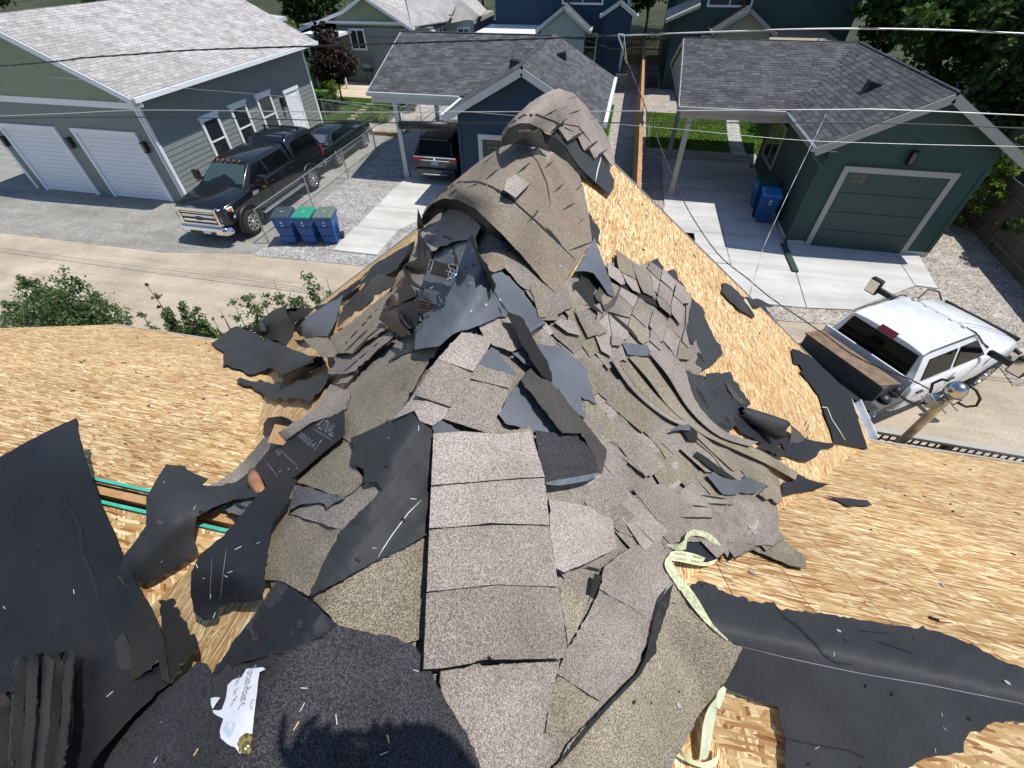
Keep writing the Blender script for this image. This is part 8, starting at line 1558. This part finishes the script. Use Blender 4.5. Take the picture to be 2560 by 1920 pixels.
# grass blades on the lawns
def grass(x0, x1, y0, y1, n, mat='leafm'):
    p = np.stack([NR.uniform(x0, x1, n), NR.uniform(y0, y1, n), np.full(n, .02)], 1); a = NR.uniform(0, 6.28, n); h_ = NR.uniform(.03, .075, n); s = .02
    u = np.stack([np.cos(a) * s, np.sin(a) * s, np.zeros(n)], 1); tp_ = p + np.stack([NR.normal(0, .02, n), NR.normal(0, .02, n), h_], 1)
    V = np.stack([p - u, p + u, tp_], 1).reshape(-1, 3); me = bpy.data.meshes.new('grass'); me.from_pydata(V.tolist(), [], np.arange(3 * n).reshape(-1, 3).tolist()); me.materials.append(MT[mat]); o = bpy.data.objects.new('grass', me); link(o); o['kind'] = 'stuff'; return o
MT['leafg'] = leafmat('grass_blade', (.07, .14, .02), (.15, .25, .045), trans=.3)
grass(1.6, 8, 23.7, 29.8, 26000, 'leafg'); grass(-15.6, -12.6, 24.8, 30, 16000, 'leafg'); grass(-20, -15.6, 24.3, 29.5, 12000, 'leafg'); grass(-2.5, -.5, 23.6, 31, 9000, 'leafg')
# ================================================================ the person taking the picture (out of frame; only the shadow falls into view)
def caster(key, p, zc):
    q = np.array([px(key, p)]); t = hit_np(q, np.array([.085])); X = Vector(rays_np(q)[0] * t[0]) + EYE; return X + SUN * ((zc - X.z) / SUN.z)
def photographer():
    t = thing('person', 'person in dark work clothes behind the camera, arms raised forward', 'person', (.75, -.55, 0)); t.location = (0, 0, 0)
    V = []; E_ = []; R_ = []
    def v(p, r, prev=None):
        V.append(tuple(p)); R_.append(r)
        if prev is not None: E_.append((prev, len(V) - 1))
        return len(V) - 1
    bz = roof_z(.8, -.65)
    pel = v((.78, -.62, bz + .92), .15); ab = v((.78, -.6, bz + 1.12), .14, pel); ch = v((.76, -.56, bz + 1.36), .165, ab); nk = v((.74, -.52, bz + 1.56), .06, ch); hd = v((.72, -.47, bz + 1.70), .095, nk); v((.72, -.45, bz + 1.82), .085, hd)
    for sg in (-1, 1):
        hp = v((.78 + sg * .12, -.62, bz + .86), .10, pel); kn = v((.8 + sg * .16, -.55, bz + .48), .065, hp); fx = .8 + sg * .2; an = v((fx, -.62, roof_z(fx, -.62) + .09), .045, kn); v((fx, -.45, roof_z(fx, -.45) + .04), .04, an)
    Z = 7.47
    def hand(shx, wrist, palm, fingers, elbow):
        sh = v((.76 + shx, -.52, bz + 1.50), .065, ch); el = v(elbow, .085, sh); wr = v(wrist, .06, el); pa = v(palm, .07, wr)
        for f in fingers:
            pr = pa
            for i, q in enumerate(f): pr = v(q, (.0105, .0095, .008, .0075)[min(i, 3)], pr)
    c5 = lambda a, b, z=Z: caster('D5', (a, b), z)
    hand(-.17, c5(2050, 1760, Z + .0), c5(1870, 1640), [[c5(1730, 1600), c5(1712, 1500), c5(1728, 1400), c5(1742, 1325)], [c5(1800, 1520), c5(1850, 1420), c5(1905, 1365), c5(1950, 1345)], [c5(1870, 1530), c5(1940, 1450), c5(1995, 1410), c5(2035, 1400)], [c5(1950, 1560), c5(2030, 1480), c5(2080, 1445), c5(2110, 1430)], [c5(2000, 1600), c5(2090, 1540), c5(2130, 1500)]], (.50, -.16, 7.32))
    c6 = lambda a, b, z=Z: caster('D6', (a, b), z)
    hand(.17, c6(640, 1640), c6(330, 1500), [[c6(140, 1470), c6(40, 1450), c6(-30, 1470)], [c6(200, 1440), c6(190, 1400), c6(160, 1390)], [c6(280, 1430), c6(285, 1395), c6(250, 1380)], [c6(370, 1420), c6(385, 1385), c6(350, 1370)], [c6(430, 1440), c6(455, 1400), c6(430, 1380)]], (1.02, -.10, 7.34))
    me = bpy.data.meshes.new('body'); me.from_pydata(V, E_, []); bm = bmesh.new(); bm.from_mesh(me); sk = bm.verts.layers.skin.verify(); bm.verts.ensure_lookup_table()
    for i, vv in enumerate(bm.verts): vv[sk].radius = (R_[i], R_[i]); vv[sk].use_root = (i == 0)
    bm.to_mesh(me); bm.free(); o = bpy.data.objects.new('body', me); me.materials.append(M('work_clothes', (.03, .035, .05), .8)); link(o, t)
    o.modifiers.new('skin', 'SKIN').use_smooth_shade = True; o.modifiers.new('sub', 'SUBSURF').levels = 1; o.modifiers['sub'].render_levels = 1
    pc = (c5(2060, 1640) + c6(160, 1600)) / 2; ph = MB().box((pc.x - .13, pc.y - .16, 7.465), (pc.x + .16, pc.y + .03, 7.475)).part('unseen_phone', MT['black'], None); tag(ph, 'oversized black phone above the viewpoint, enlarged to fill out the hand shadow', 'unseen_phone')  # unseen slab, enlarged to fill the shadow between the hands
photographer()
